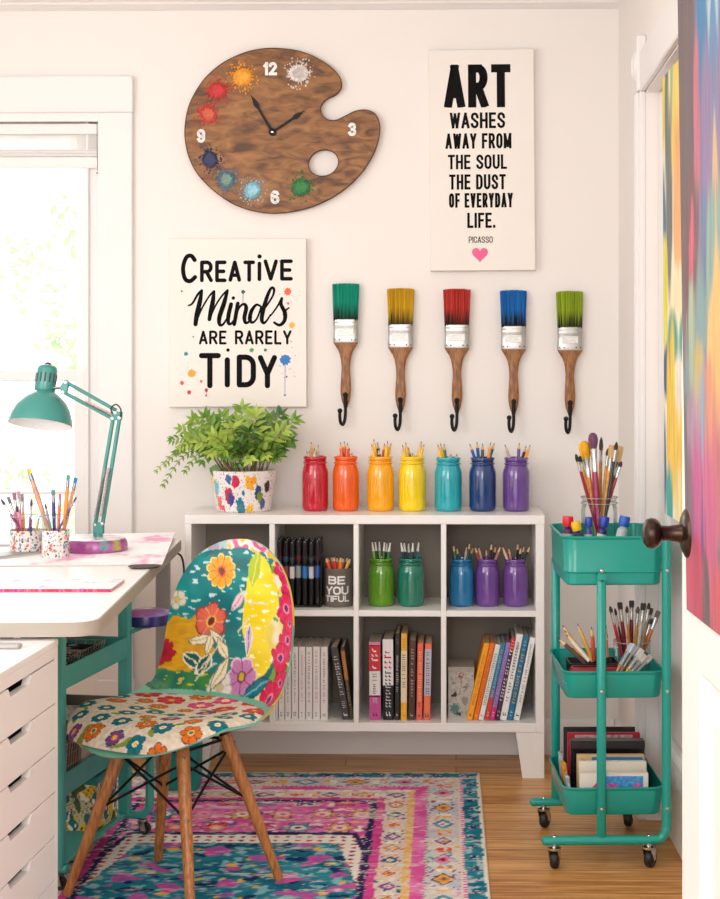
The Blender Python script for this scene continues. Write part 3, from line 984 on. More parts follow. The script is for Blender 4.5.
RY = -0.030
cr, rc = canvas_print('canvas_sign', 'square white canvas reading Creative Minds are rarely tidy with paint drips', (168.6, 238.2), (306, 238.4), (306.6, 407), (168.6, 407), RY, .03)
def rp(x, y):
    p = W(160 + x / 4.5, 230 + y / 4.497, RY)
    return p.x - rc.x, p.z - rc.z
u1 = 1 / 4.5 / PXM(RY)
ink = Ink(0.0)
def rtext(txt, x0, x1, y0, y1, w):
    a0, a1 = rp(x0, y1), rp(x1, y0)
    write(ink, txt, a0[0], a1[0], a0[1], a1[1], w * u1, round_=True, gapf=.10)
def rpath(pts, w, sm=6):
    P = [rp(*p) for p in pts]
    ws = w if isinstance(w, list) else [w] * len(P)
    PW = catmull([(p[0], p[1], ww) for p, ww in zip(P, ws)], sm)
    ink.path([(p[0], p[1]) for p in PW], [max(.5, p[2]) * u1 for p in PW])
rpath([(156, 135), (140, 116), (118, 124), (104, 170), (112, 218), (135, 230), (158, 212)], 19)
rtext('RE', 180, 300, 137, 235, 17)
rtext('AT', 308, 428, 137, 233, 17)
rtext('I', 439, 456, 142, 230, 17)
ink.dot(rp(448, 119), 10 * u1)
rtext('VE', 466, 598, 132, 228, 17)
rtext('ARE', 175, 300, 452, 515, 11)
rtext('RARELY', 337, 592, 451, 515, 11)
rtext('TIDY'[0], 175, 274, 553, 712, 24)
rtext('I', 291, 317, 572, 708, 24); ink.dot(rp(306, 540), 8 * u1)
rtext('D', 345, 432, 560, 708, 24); rtext('Y', 440, 527, 562, 712, 24)
# script word, thin up-strokes and thick down-strokes
rpath([(128, 340), (146, 330), (170, 290), (188, 272)], [7.1, 9.5, 10.8, 12.0])
rpath([(188, 272), (180, 320), (166, 380), (160, 424)], [12.0, 20.5, 21.7, 19.3])
rpath([(160, 424), (185, 360), (220, 300), (243, 276)], [8.3, 8.3, 8.3, 12.0])
rpath([(243, 276), (238, 320), (228, 370), (222, 402)], [12.0, 20.5, 20.5, 16.9])
rpath([(222, 402), (250, 340), (280, 295), (304, 272)], [8.3, 8.3, 8.3, 12.0])
rpath([(304, 272), (288, 330), (268, 390), (268, 424), (284, 424), (304, 392)], [12.0, 20.5, 20.5, 15.6, 10.8, 7.1])
rpath([(304, 392), (318, 340)], [7.1, 13.2], 2)
rpath([(320, 334), (308, 385), (308, 418), (322, 420), (340, 392)], [18.1, 19.3, 15.6, 10.8, 7.1])
rpath([(350, 330), (342, 380), (334, 424)], [16.9, 18.1, 16.9])
rpath([(336, 405), (356, 350), (378, 333), (388, 350), (380, 392), (384, 416), (398, 414), (412, 392)], [8.3, 9.5, 12.0, 18.1, 18.1, 14.4, 10.8, 7.1])
rpath([(455, 345), (434, 336), (412, 364), (404, 400), (416, 416), (436, 398), (455, 350)], [9.5, 10.8, 16.9, 18.1, 12.0, 8.3, 9.5])
rpath([(455, 372), (480, 340), (508, 295), (513, 266), (500, 262), (482, 300), (464, 362), (458, 402), (466, 418), (480, 408), (498, 380)], [7.1, 8.3, 9.5, 12.0, 12.0, 16.9, 19.3, 18.1, 13.2, 9.5, 7.1])
rpath([(498, 385), (528, 344), (548, 308)], [7.1, 8.3, 12.0])
rpath([(548, 308), (545, 335), (562, 372), (560, 408), (538, 428), (514, 416)], [13.2, 15.6, 19.3, 16.9, 13.2, 10.8])
rpath([(556, 380), (566, 362), (580, 350)], [8.3, 8.3, 7.1])
ink.dot(rp(330, 306), 8 * u1)
ink.mb.build('lettering', M_ink, cr, loc=(0, RY - 0.0004, 0), smooth=0)
def flat_splat(parent, x, y, r, col, seed, drops=18, drip=0):
    rs = random.Random(seed)
    k = Ink(0.0)
    P0 = splat_poly(r * u1 * 1.2, seed, 9, .5)
    cx, cz = rp(x, y)
    k._emit([(cx + p[0], cz + p[1]) for p in P0])
    for i in range(drops):
        a = rs.uniform(0, 2 * pi); d = r * rs.uniform(1.2, 3.4)
        k.dot(rp(x + d * cos(a), y + d * 1.3 * sin(a)), r * u1 * rs.uniform(.03, .11), 8)
    if drip:
        k.path([rp(x, y + r), rp(x - 1, y + drip)], [3 * u1, 2 * u1]); k.dot(rp(x - 1, y + drip), 5 * u1, 8)
    k.mb.build('paint_splat', mat('ink_%d_%d_%d' % col, col, rough=0.5), parent, loc=(0, RY - 0.00025, 0), smooth=0)
flat_splat(cr, 575, 277, 16, (238, 96, 50), 11, 26); flat_splat(cr, 594, 428, 13, (244, 180, 40), 12, 22); flat_splat(cr, 563, 583, 23, (22, 118, 190), 13, 22, 160)
flat_splat(cr, 143, 645, 18, (246, 166, 40), 14, 24); flat_splat(cr, 117, 557, 9, (28, 130, 160), 15, 14); flat_splat(cr, 99, 688, 9, (226, 60, 60), 16, 10); flat_splat(cr, 131, 730, 9, (200, 40, 50), 17, 14, 0)
flat_splat(cr, 209, 720, 8, (190, 40, 50), 18, 14, 24); flat_splat(cr, 412, 540, 10, (60, 160, 90), 19, 18); flat_splat(cr, 474, 540, 7, (30, 140, 90), 20, 10); flat_splat(cr, 374, 278, 9, (20, 90, 110), 21, 8, 55)
flat_splat(cr, 577, 330, 6, (236, 110, 140), 22, 40); flat_splat(cr, 185, 680, 6, (230, 90, 60), 23, 30); flat_splat(cr, 98, 275, 4, (30, 60, 70), 24, 20); flat_splat(cr, 570, 660, 4, (40, 60, 110), 25, 40)
flat_splat(cr, 150, 480, 4, (210, 110, 110), 26, 40); flat_splat(cr, 540, 140, 3, (120, 120, 120), 27, 22)

# ================================================================== BRUSH COAT HOOKS
M_hand = wood_mat('brush_handle_wood', (98, 58, 26), (150, 96, 48), (176, 120, 66), scale=22, stretch=(6, 6, 1), rough=0.42)
def brush_hook(px0, px1, pyt, colr, label):
    Yc = -0.016
    pc = W((px0 + px1) / 2, pyt + 36.5, Yc)
    S = PXM(Yc)
    t = thing('brush_hook', label, 'wall hook', (pc.x, 0.0, pc.z), 0, 'paintbrush hooks in a row on the wall')
    m = 1 / 5.618 / S                          # one measured unit in metres
    # units: x from centre line, z up from the ferrule top (252)
    def outline_loft(prof, name, mats, seg=14, colfn=None):
        mb = MB(); loops = []
        for (hw_, th, z) in prof:
            L = []
            for k in range(seg * 2):
                a = 2 * pi * k / (seg * 2)
                cx, sy = cos(a), sin(a)
                e = 0.55
                L.append((hw_ * (abs(cx) ** e) * (1 if cx >= 0 else -1), Yc + th * (abs(sy) ** e) * (1 if sy >= 0 else -1), z))
            loops.append(L)
        mb.loft(loops, cap0=True, cap1=True)
        return mb
    # bristles: a bundle of overlapping fibres with a frayed top, dark at the root
    mb = MB(); mb.col = {}
    rs = random.Random(px0)
    hw_t, hw_b, zh = 75 * m, 67 * m, 205 * m
    cb = L3(*colr)
    dk = L3(24, 22, 20)
    def fibre(x0, y0, x1, y1, z1, w, shade, root):
        b0 = len(mb.v)
        for j in range(5):
            tt = j / 4
            x = x0 + (x1 - x0) * tt; y = y0 + (y1 - y0) * tt; z = -0.002 + (z1 + 0.002) * tt
            ww = w * (1 - .45 * tt)
            for (dx, dy) in ((-ww, 0), (0, -ww), (ww, 0), (0, ww)):
                mb.v.append((x + dx, y + dy, z))
                k = max(0, min(1, (tt - root) / .16))
                c = mix(dk, tuple(q * shade for q in cb), k)
                mb.col[len(mb.v) - 1] = c
        for j in range(4):
            for k in range(4):
                a = b0 + j * 4
                mb.f.append([a + k, a + (k + 1) % 4, a + 4 + (k + 1) % 4, a + 4 + k]); mb.mi.append(0)
        mb.f.append([b0 + 16 + k for k in range(4)]); mb.mi.append(0)
    for k in range(520):
        u = rs.uniform(-1, 1); v = rs.uniform(-1, 1)
        fibre(u * hw_b, Yc + v * 0.0115, u * hw_t + rs.uniform(-2, 2) * m, Yc + v * 0.010 + rs.uniform(-.0015, .0015), zh - 5 * m * u * u + rs.uniform(-7, 3) * m, 0.0011,
              rs.uniform(.6, 1.18), rs.uniform(.05, .32))
    mb.build('bristles', vmat('dyed_bristle', 0.65), t, loc=(0, 0, 0))
    f = MB()
    for prof in ([(69 * m, .0125, 4 * m), (70 * m, .013, 2 * m), (70 * m, .013, -12 * m), (68 * m, .0125, -15 * m), (70 * m, .0132, -20 * m), (70 * m, .0132, -34 * m), (68 * m, .0125, -38 * m),
                  (69 * m, .0128, -96 * m), (70 * m, .0132, -101 * m), (70 * m, .013, -122 * m), (68 * m, .0125, -126 * m)],):
        g = outline_loft(prof, 'f', None); f.v, f.f, f.mi = g.v, g.f, g.mi
    fe_ = f.build('ferrule', M_steel, t, smooth=30)
    n = MB()
    for sx in (-1, 1):
        n.sphere((sx * 34 * m, Yc - .0128, -111 * m), 4.5 * m, 8, 5, 0, (1, .5, 1))
        n.sphere((sx * 58 * m, Yc - .0128, -111 * m), 3.5 * m, 8, 5, 0, (1, .5, 1))
    n.build('nail', mat('dark_nail', (60, 56, 52), rough=0.4, metal=0.8), fe_)
    lp = MB(); lp.box((-45 * m, Yc - .0142, -88 * m), (45 * m, Yc - .0122, -46 * m), 0.0008)
    lp.build('pressed_plate', mat('bright_tin', (214, 212, 208), rough=0.4, metal=0.7, bump=0.6, bscale=180), fe_)
    hpz = [(67, .0115, -122), (68, .0115, -130), (58, .0110, -146), (44, .0100, -168), (33, .0095, -195), (27, .0090, -225), (24, .0088, -258), (24, .0090, -290), (27, .0095, -330), (29, .0098, -362), (30, .0098, -390), (28, .0092, -420), (23, .0085, -450), (15, .0070, -474), (6, .0045, -486)]
    outline_loft([(a * m, c, z * m) for a, c, z in hpz], 'h', None, 16).build('handle', M_hand, t, smooth=50)
    # iron hook screwed to the handle
    h = MB()
    yh = Yc - .0135
    h.sphere((0, yh - .004, -420 * m), 15 * m, 16, 10)
    h.tube(catmull([(0, yh, -425 * m), (0, yh, -470 * m), (0, yh, -520 * m), (-3 * m, yh - .004, -560 * m), (-13 * m, yh - .014, -586 * m), (-24 * m, yh - .026, -572 * m), (-28 * m, yh - .030, -540 * m), (-27 * m, yh - .031, -514 * m)], 5),
           [10.5 * m] * 4 + [9 * m] * 32, 12)
    h.sphere((-27 * m, yh - .031, -508 * m), 14 * m, 14, 9)
    h.box((-11 * m, yh - .002, -490 * m), (11 * m, Yc, -416 * m), .001)
    h.build('hook', M_black, t, smooth=60)
    return t
for (a, c, y, colr, nm) in ((332, 359.5, 283.5, (14, 168, 136), 'emerald green'), (387, 414, 288.5, (226, 178, 30), 'mustard yellow'), (442.5, 471.3, 289, (214, 66, 54), 'brick red'), (499, 528, 290.3, (28, 122, 204), 'royal blue'), (555.6, 584, 291.3, (160, 186, 34), 'lime green')):
    brush_hook(a, c, y, colr, 'wooden paintbrush wall hook with %s bristles' % nm)
# ================================================================== JARS AND PENCILS ON THE BOOKCASE
def jar_paint(c):
    return mat('jar_paint_%d_%d_%d' % c, c, rough=0.14, coat=0.9, var=0.08, vscale=14, bump=0.12, bscale=40)
def make_jar(cx, cy, z, r, h, colr, label, group, name='mason_jar'):
    """painted canning jar: rounded shoulders, threaded neck with lip, hollow"""
    k = r / 0.0427
    nr = r * 0.885
    H = h
    prof = [(0, 0.003), (r * .72, 0.002), (r * .80, 0.0), (r * .90, 0.002), (r * .97, .008), (r, .018), (r, H * .66), (r * .985, H * .72), (r * .94, H * .775), (r * .87, H * .815), (nr * .97, H * .84),
            (nr * .91, H * .86), (nr * 1.03, H * .870), (nr * 1.05, H * .882), (nr * 1.03, H * .892), (nr * .92, H * .902), (nr * .91, H * .912), (nr * 1.0, H * .920), (nr * 1.02, H * .930), (nr * .92, H * .940), (nr * .91, H * .948),
            (nr * 1.0, H * .955), (nr * 1.02, H * .975), (nr * 1.0, H * .992), (nr * .95, H), (nr * .88, H * .995), (nr * .86, H * .97), (nr * .86, H * .84), (r * .88, H * .74), (r * .91, H * .6), (r * .91, .02), (r * .8, .010), (0, .008)]
    mb = MB(); mb.lathe(prof, 40)
    # four flattened ribs down the sides, as on the moulded glass
    o = mb.build(name, jar_paint(colr), None, smooth=50, loc=(cx, cy, z))
    e = MB()
    rs = random.Random(int(cx * 1000) + 5)
    for (a0, dz) in ((-pi / 2 - .55, 0), (-pi / 2 + .55, 0)):
        pts = [((r + .0006) * cos(a0), (r + .0006) * sin(a0), H * t) for t in (.1, .2, .4, .6, .68)]
        e.tube(pts, [.0004, .0011, .0013, .0011, .0004], 6)
    # raised oval emblem outline in the glass
    pts = []
    for q in range(28):
        t = 2 * pi * q / 28
        a = -pi / 2 + .34 * cos(t)
        pts.append(((r + .0004) * cos(a), (r + .0004) * sin(a), H * (.42 + .17 * sin(t))))
    e.tube(pts, .0009, 6, closed=True)
    e.build('embossing', jar_paint(colr), o)
    return tag(o, label, 'jar', group)
M_pwood = mat('pencil_wood', (224, 184, 138), rough=0.6)
M_lead = mat('graphite', (38, 36, 38), rough=0.45)
def pmat(c): return mat('lacquer_%d_%d_%d' % c, c, rough=0.32)
def pencil(base, tip, colr, label, group, lead=None, r=0.0037, cone=0.026, name='pencil', ctip=None):
    base, tip = Vector(base), Vector(tip)
    L = (tip - base).length
    mb = MB()
    P = [(0, 0), (r, 0), (r, L - cone), (r * .98, L - cone + .0005), (r * .42, L - .0075), (.0003, L)]
    mb.lathe(P, 8, 0, None, [0, 0, 0, 1, 2])
    o = mb.build(name, [pmat(colr), ctip or M_pwood, pmat(lead) if lead else M_lead], None, smooth=40)
    aim(o, base, tip, random.uniform(0, 1))
    return tag(o, label, name, group)
def jar_fill(jar, cx, cy, z, r, h, items, where, kind='pencil', inner=.72):
    """items: (tip px, tip py, colour, name[, lead colour]) ; tips read off at the jar's own depth"""
    items = sorted(items, key=lambda q: q[0])
    names = [q[3] for q in items]
    n = len(items)
    for i, q in enumerate(items):
        dy = ((i * 7) % 5 - 2) / 2 * r * .42
        t = W(q[0], q[1], cy + dy)
        # lean follows the tip's offset: the shaft passes through the mouth and rests on the floor of the jar
        off = (t.x - cx)
        mouth = max(-r * .52, min(r * .52, off * .72))
        zb = z + .012
        zm = z + h
        fl = mouth - (off - mouth) / max(.02, (t.z - zm)) * (zm - zb)
        fl = max(-r * .66, min(r * .66, fl))
        same = [k for k in range(n) if names[k] == q[3]]
        lab = '%s %s standing in %s' % (q[3], kind, where)
        lab += ('' if len(same) == 1 else ', %s of its colour from left' % ORD[same.index(i)])
        yield q, (cx + fl, cy + dy * 1.0, zb), (t.x, cy + dy, t.z), lab
YJ = -0.152
def put_jar(px0, px1, pyt, pyb_front, colr, cname, shelfz, Yc, where, items, group, kind='pencil'):
    cx = W((px0 + px1) / 2, 500, Yc).x
    r = (px1 - px0) / 2 / PXM(Yc)
    # px at silhouette ~ centre depth
    zt = W(360, pyt, Yc - r * .6).z
    h = zt - shelfz
    make_jar(cx, Yc, shelfz, r, h, colr, '%s painted mason jar %s' % (cname, where), group)
    return cx, r, h
def fill(cx, r, h, shelfz, Yc, items, where, group, lead_from=None, rr=.0052, cone=.021):
    for q, b_, t_, lab in jar_fill(None, cx, Yc, shelfz, r, h, items, where):
        pencil(b_, t_, q[2], lab, group, q[4] if len(q) > 4 else None, rr, cone)
GREY, RED, ORG, AMB, YEL, TEA, NAV, PUR = (168, 166, 164), (196, 18, 44), (240, 96, 14), (252, 172, 10), (250, 214, 10), (22, 170, 184), (20, 58, 118), (106, 68, 146)
PB, PR, PO, PY, PK, PG, PBL, PWD, PPU = (30, 28, 30), (206, 40, 40), (244, 92, 24), (248, 196, 40), (28, 26, 26), (60, 130, 60), (22, 92, 170), (214, 160, 96), (96, 66, 150)
top = zt1
def p1(x, y): return (295 + x / 5.333, 430 + y / 5.337)
def p2(x, y): return (425 + x / 5.76, 430 + y / 5.758)
def it(f, lst): return [(*f(a, b_), c, n) for a, b_, c, n in lst]
specs = [
 (302.1, 328.4, 456.5, RED, 'red', 'standing leftmost on the bookcase top',
  it(p1, [(62, 112, GREY, 'silver grey'), (86, 62, PWD, 'bare wood'), (74, 108, (235, 232, 228), 'white'), (124, 78, GREY, 'silver grey'), (104, 96, (225, 222, 220), 'white')]), 'the red jar'),
 (332.5, 359.1, 456.5, ORG, 'orange', 'between the red and amber jars on the bookcase top',
  it(p1, [(242, 64, PO, 'orange'), (262, 58, PO, 'orange'), (280, 66, PO, 'orange'), (250, 86, PR, 'red'), (291, 95, PO, 'orange'), (306, 120, PO, 'orange')]), 'the orange jar'),
 (367, 394, 456.5, AMB, 'amber yellow', 'between the orange and lemon jars on the bookcase top',
  it(p1, [(408, 74, PY, 'yellow'), (420, 46, PY, 'yellow'), (441, 64, PB, 'black'), (446, 96, PB, 'black'), (494, 56, PY, 'yellow'), (478, 70, PR, 'dark red'), (514, 68, PY, 'yellow')]), 'the amber jar'),
 (398.5, 425.9, 456.5, YEL, 'lemon yellow', 'between the amber and turquoise jars on the bookcase top',
  it(p1, [(572, 78, PY, 'yellow'), (590, 64, PY, 'yellow'), (604, 92, PG, 'green'), (628, 122, PB, 'black'), (674, 58, PY, 'yellow'), (690, 74, PY, 'yellow')]), 'the lemon yellow jar'),
 (434.5, 462, 457.5, TEA, 'turquoise', 'between the lemon and navy jars on the bookcase top',
  it(p2, [(72, 82, PY, 'yellow'), (90, 76, PY, 'yellow'), (110, 78, (30, 130, 80), 'green'), (150, 138, PY, 'yellow'), (186, 136, PY, 'yellow')]), 'the turquoise jar'),
 (468.9, 496.2, 457.5, NAV, 'navy blue', 'between the turquoise and purple jars on the bookcase top',
  it(p2, [(257, 78, PBL, 'blue'), (299, 66, PBL, 'blue'), (332, 76, (50, 40, 50), 'dark'), (379, 70, (244, 160, 50), 'orange'), (400, 74, PBL, 'blue')]), 'the navy jar'),
 (502.6, 530, 457.5, PUR, 'purple', 'standing rightmost on the bookcase top',
  it(p2, [(460, 82, (190, 170, 160), 'pale'), (543, 72, PPU, 'purple'), (583, 90, (70, 50, 80), 'dark violet'), (607, 84, (244, 160, 50), 'orange')]), 'the purple jar on the top'),
]
for (a, c, pt, colr, cn, where, items, iw) in specs:
    cx, r, h = put_jar(a, c, pt, 512, colr, cn, top, YJ, where, items, 'rainbow jars on the bookcase')
    fill(cx, r, h, top, YJ, items, iw, 'pencils in the rainbow jars')
YS = -0.195
def p4(x, y): return (355 + x / 7.579, 525 + y / 7.579)
def p5(x, y): return (440 + x / 6.545, 525 + y / 6.547)
GRN, DGR, BLU, PU2 = (92, 150, 22), (18, 124, 100), (14, 124, 178), (114, 70, 152)
LG, DG, NT = (120, 170, 60), (24, 70, 44), (22, 44, 66)
WT = (232, 228, 220)
specs2 = [
 (368.2, 394.6, 558.5, GRN, 'grass green', 'on the left in the third compartment from the left',
  [(128, 112, LG, 'light green'), (152, 110, DG, 'dark green'), (183, 108, LG, 'light green'), (224, 112, (60, 110, 40), 'mid green'), (244, 118, DG, 'dark green'), (270, 116, (30, 120, 80), 'teal green')], 'the grass green jar', p4, WT),
 (397.5, 424.3, 558.5, DGR, 'emerald green', 'beside the grass green jar in the same compartment',
  [(346, 116, NT, 'dark blue'), (370, 118, NT, 'dark blue'), (404, 122, (30, 90, 90), 'dark teal'), (440, 116, NT, 'dark blue'), (486, 114, (40, 120, 140), 'teal')], 'the emerald jar', p4, WT),
 (449.2, 474, 559, BLU, 'bright blue', 'on the left in the rightmost upper compartment',
  [(86, 122, (30, 100, 100), 'teal'), (110, 140, (40, 90, 90), 'teal'), (176, 130, (225, 220, 200), 'cream'), (196, 108, (30, 60, 60), 'dark green'), (222, 138, (40, 120, 130), 'teal')], 'the bright blue jar', p5, None),
 (475.4, 499.6, 559, PU2, 'purple', 'in the middle of the rightmost upper compartment',
  [(224, 134, (170, 60, 60), 'red'), (250, 134, (200, 170, 160), 'pale'), (303, 150, (150, 90, 110), 'mauve'), (338, 112, (40, 34, 44), 'black'), (366, 130, (60, 40, 50), 'black'), (400, 130, (190, 120, 110), 'pale red')], 'the middle purple jar', p5, None),
 (503, 528, 559, PU2, 'purple', 'on the right in the rightmost upper compartment',
  [(405, 132, (220, 190, 180), 'pale'), (448, 140, (210, 110, 90), 'coral'), (510, 112, (34, 30, 36), 'black'), (530, 138, (40, 34, 40), 'black'), (552, 128, (90, 70, 80), 'grey'), (592, 130, (50, 40, 40), 'black')], 'the right purple jar', p5, None),
]
for (a, c, pt, colr, cn, where, lst, iw, pf, tipc) in specs2:
    items = it(pf, lst)
    cx, r, h = put_jar(a, c, pt, 608, colr, cn, zm1, YS, where, items, 'painted jars inside the bookcase')
    for q, b_, t_, lab in jar_fill(None, cx, YS, zm1, r, h, items, iw):
        if tipc: pencil(b_, t_, q[2], lab.replace('pencil standing', 'white-tipped pencil'), 'pencils inside the bookcase', None, .0046, .036, ctip=mat('white_cap', WT, rough=.4))
        else: pencil(b_, t_, q[2], lab, 'pencils inside the bookcase', None, .0042, .024)

# grey tin reading BE YOU TIFUL
tx0, tx1 = 270 + 408 / 7.579, 270 + 630 / 7.579
Yt = -0.20
tcx = W((tx0 + tx1) / 2, 600, Yt).x; tr = (tx1 - tx0) / 2 / PXM(Yt)
th_ = W(340, 568.3, Yt - tr * .6).z - zm1
tin = thing('pencil_tin', 'taupe grey tin lettered BE YOU TIFUL holding orange pencils', 'tin', (tcx, Yt, zm1))
M_tin = mat('taupe_enamel', (112, 104, 95), rough=0.42, var=0.12, vscale=30)
MB().lathe([(0, .002), (tr * .96, .002), (tr * .98, 0), (tr, .003), (tr, th_ - .003), (tr * 1.02, th_ - .0015), (tr * 1.02, th_), (tr * .98, th_ + .0005), (tr * .96, th_ - .002), (tr * .96, .006), (0, .005)], 44).build('tin_body', M_tin, tin)
ik = Ink(0.0, .004)
S_ = PXM(Yt)
for txt, x0, x1, y0, y1 in (('BE', 447, 578, 388, 452), ('YOU', 426, 606, 466, 530), ('TIFUL', 420, 612, 536, 584)):
    f_ = lambda px: (px - 519) / 7.579 / S_
    z_ = lambda py: W(340, 525 + py / 7.579, Yt - tr).z - zm1
    write(ik, txt, f_(x0), f_(x1), z_(y1), z_(y0), (z_(y0) - z_(y1)) * .21, gapf=.07)
R_ = tr + .0006
ik.mb.v = [(R_ * sin(max(-1.35, min(1.35, v[0] / R_ * 1.04))), -R_ * cos(max(-1.35, min(1.35, v[0] / R_ * 1.04))) + v[1], v[2]) for v in ik.mb.v]
ik.mb.build('lettering', mat('white_print', (238, 236, 232), rough=.5), tin, smooth=0)
def p3(x, y): return (270 + x / 7.579, 525 + y / 7.579)
items = it(p3, [(418, 238, (236, 80, 40), 'orange red'), (428, 232, (236, 80, 40), 'orange red'), (462, 228, (206, 50, 40), 'red'), (484, 226, (206, 60, 50), 'red'), (508, 232, (236, 110, 40), 'orange'), (538, 230, (236, 130, 50), 'orange'), (556, 236, (190, 110, 50), 'tan'), (592, 234, (60, 80, 60), 'dark green'), (612, 240, (222, 160, 70), 'yellow')])
for q, b_, t_, lab in jar_fill(None, tcx, Yt, zm1, tr * 1.1, th_, items, 'the BE YOU TIFUL tin'):
    pencil(b_, t_, q[2], lab, 'pencils in the grey tin', None, .0054, .020)

# marker stand: clear stand with black rails, two rows of markers
ma, mb_ = p3(95, 0)[0], p3(386, 0)[0]
Ym = -0.225
mx0, mx1 = W(277, 600, Ym).x, W(mb_ + .6, 600, Ym).x
stand = thing('marker_stand', 'clear and black stand packed with black markers in the bookcase', 'marker stand', ((mx0 + mx1) / 2, Ym, zm1))
hw = (mx1 - mx0) / 2
zR0, zR1 = W(340, 565, Ym).z - zm1, W(340, 559.5, Ym).z - zm1
M_acr = thin_glass('clear_acrylic', (.9, .92, .93), .18)
M_bp = mat('black_plastic', (24, 23, 25), rough=.35)
MB().box((-hw, -.020, 0), (hw, .045, .006), .0015).build('base', M_bp, stand)
for nm, y0, y1 in (('front_rail', -.0215, -.0195), ('back_rail', .0445, .0465)):
    MB().box((-hw, y0, zR0), (hw, y1, zR1), .0006).build(nm, M_acr, stand)
for sx in (-1, 1):
    MB().box((sx * hw - .0015, -.021, .006), (sx * hw + .0015, .046, zR1), .0006).build('end_panel', M_bp, stand)
capc = [(90, 40, 60), (40, 90, 120), (60, 70, 70), (110, 30, 40), (40, 46, 50), (70, 70, 76), (60, 30, 34)]
labc = [(170, 90, 80), (150, 60, 60), (214, 214, 212), (150, 150, 150), (40, 120, 190), (190, 200, 206), (50, 90, 160)]
labn = ['brown', 'red', 'white', 'grey', 'blue', 'pale', 'navy']
nM = 7
mk = None
for row, (yy, hh) in enumerate(((-.008, 0), (.014, .004), (.034, .007))):
    for i in range(nM):
        xc = mx0 + (i + .55) * (mx1 - mx0) / nM - .002 + row * .002
        r = .0081
        zt = W(340, 539 + (i % 3) * .8, Ym).z + hh
        o = thing('marker', '', 'marker', (xc, Ym + yy, zm1 + .0065), 0, 'markers in the stand')
        L = zt - zm1 - .0065
        bb = MB(); bb.lathe([(0, 0), (r * .8, 0), (r, .003), (r, L * .62), (r * .9, L * .66), (0, L * .66)], 14)
        bb.build('barrel', mat('marker_barrel', (26, 25, 28), rough=.3), o)
        lb = MB(); lb.lathe([(r + .0003, L * .415), (r + .0003, L * .60)], 14)
        j = (i + row * 3) % 7
        lb.build('label_band', mat('marker_label_%d' % j, labc[j], rough=.4), o)
        cp = MB(); cp.lathe([(r * 1.02, L * .665), (r * 1.04, L * .67), (r * 1.04, L * .75)], 14, 0)
        cp.lathe([(r * 1.04, L * .75), (r * 1.0, L * .95), (r * .85, L * .985), (0, L)], 14, 1)
        cp.box((-r * .25, -r * 1.28, L * .74), (r * .25, -r * .9, L * .96), .0006, 1)
        cp.build('cap', [mat('cap_ring_%d' % j, capc[j], rough=.3), mat('marker_cap', (44, 34, 38), rough=.22)], o)
        o['label'] = 'black marker with %s label, %s from left in the %s row of the stand' % (labn[j], ORD[i], ('front', 'middle', 'back')[row])

# ================================================================== BOOKS
M_pages = mat('book_pages', (206, 190, 166), rough=.85, var=.12, vscale=40, stretch=(160, 1, 1))
M_pagew = mat('book_pages_pale', (188, 176, 160), rough=.85, var=.12, vscale=40, stretch=(160, 1, 1))
def cmat(c, name='cover'): return mat('%s_%d_%d_%d' % (name, *c), c, rough=.4)
def book(label, xb, xt, zbase, zh, thick, depth, Yf, colr, bands=(), marks=(), seed=1, pages=None, cover=None):
    """spine faces the room; bands = (z0,z1,colour) and marks = (z0,z1,width fraction,colour,step) as fractions of the spine height"""
    lean = atan2(xt - xb, zh)
    H = zh / cos(lean)
    o = bpy.data.objects.new('book', None); COL.objects.link(o)
    tag(o, label, 'book', 'books in the bookcase')
    dz = abs(sin(lean)) * thick / 2
    o.location = (xb, Yf, zbase + dz)
    o.rotation_euler = (0, lean, 0)
    t2 = thick / 2
    m = cmat(colr)
    c = MB()
    ct = .0016
    # hard cover: one U-shaped board with a slightly rounded spine
    L = []
    for z in (0, H):
        L.append([(-t2, depth, z), (-t2, .002, z), (-t2 * .8, .0004, z), (0, 0, z), (t2 * .8, .0004, z), (t2, .002, z), (t2, depth, z), (t2 - ct, depth, z), (t2 - ct, .004, z), (-t2 + ct, .004, z), (-t2 + ct, depth, z)])
    c.loft(L, cap0=True, cap1=True)
    c.build('cover', [cmat(cover) if cover else m], o, smooth=25)
    if cover:
        s_ = MB(); s_.add([(-t2, -.0002, .0), (t2, -.0002, .0), (t2, -.0002, H), (-t2, -.0002, H)], [(0, 1, 2, 3)]); s_.build('spine', m, o, smooth=0)
    pg = MB(); pg.box((-t2 + ct, .004, .0025), (t2 - ct, depth - .003, H - .003), 0); pg.build('page_block', pages or M_pages, o, smooth=0)
    rs = random.Random(seed)
    for (z0, z1, bc) in bands:
        s_ = MB(); s_.add([(-t2 * .985, -.0004, H * z0), (t2 * .985, -.0004, H * z0), (t2 * .985, -.0004, H * z1), (-t2 * .985, -.0004, H * z1)], [(0, 1, 2, 3)])
        s_.build('spine_band', cmat(bc), o, smooth=0)
    for (z0, z1, wf, mc, st) in marks:
        s_ = MB(); z = z0 * H
        while z < z1 * H:
            w = t2 * wf; l = st * rs.uniform(.55, .95)
            kind = rs.random()
            if kind < .35: q = [(-w, w)]
            elif kind < .7: q = [(-w, -w * .2), (w * .25, w)]
            else: q = [(-w * .8, w * .5)]
            for (a, c_) in q:
                s_.add([(a, -.0007, z), (c_, -.0007, z), (c_, -.0007, z + l * .45), (a, -.0007, z + l * .45)], [(0, 1, 2, 3)])
                s_.add([(a, -.0007, z), (a + w * .35, -.0007, z), (a + w * .35, -.0007, z + l), (a, -.0007, z + l)], [(0, 1, 2, 3)])
            z += st * (1.25 if rs.random() < .85 else 2.2)
        s_.build('spine_print', cmat(mc, 'print'), o, smooth=0)
    return o
YB = -0.262
SB = PXM(YB)
def bxx(px): return W(px, 690, YB).x
def bzt(py): return W(360, py, YB).z
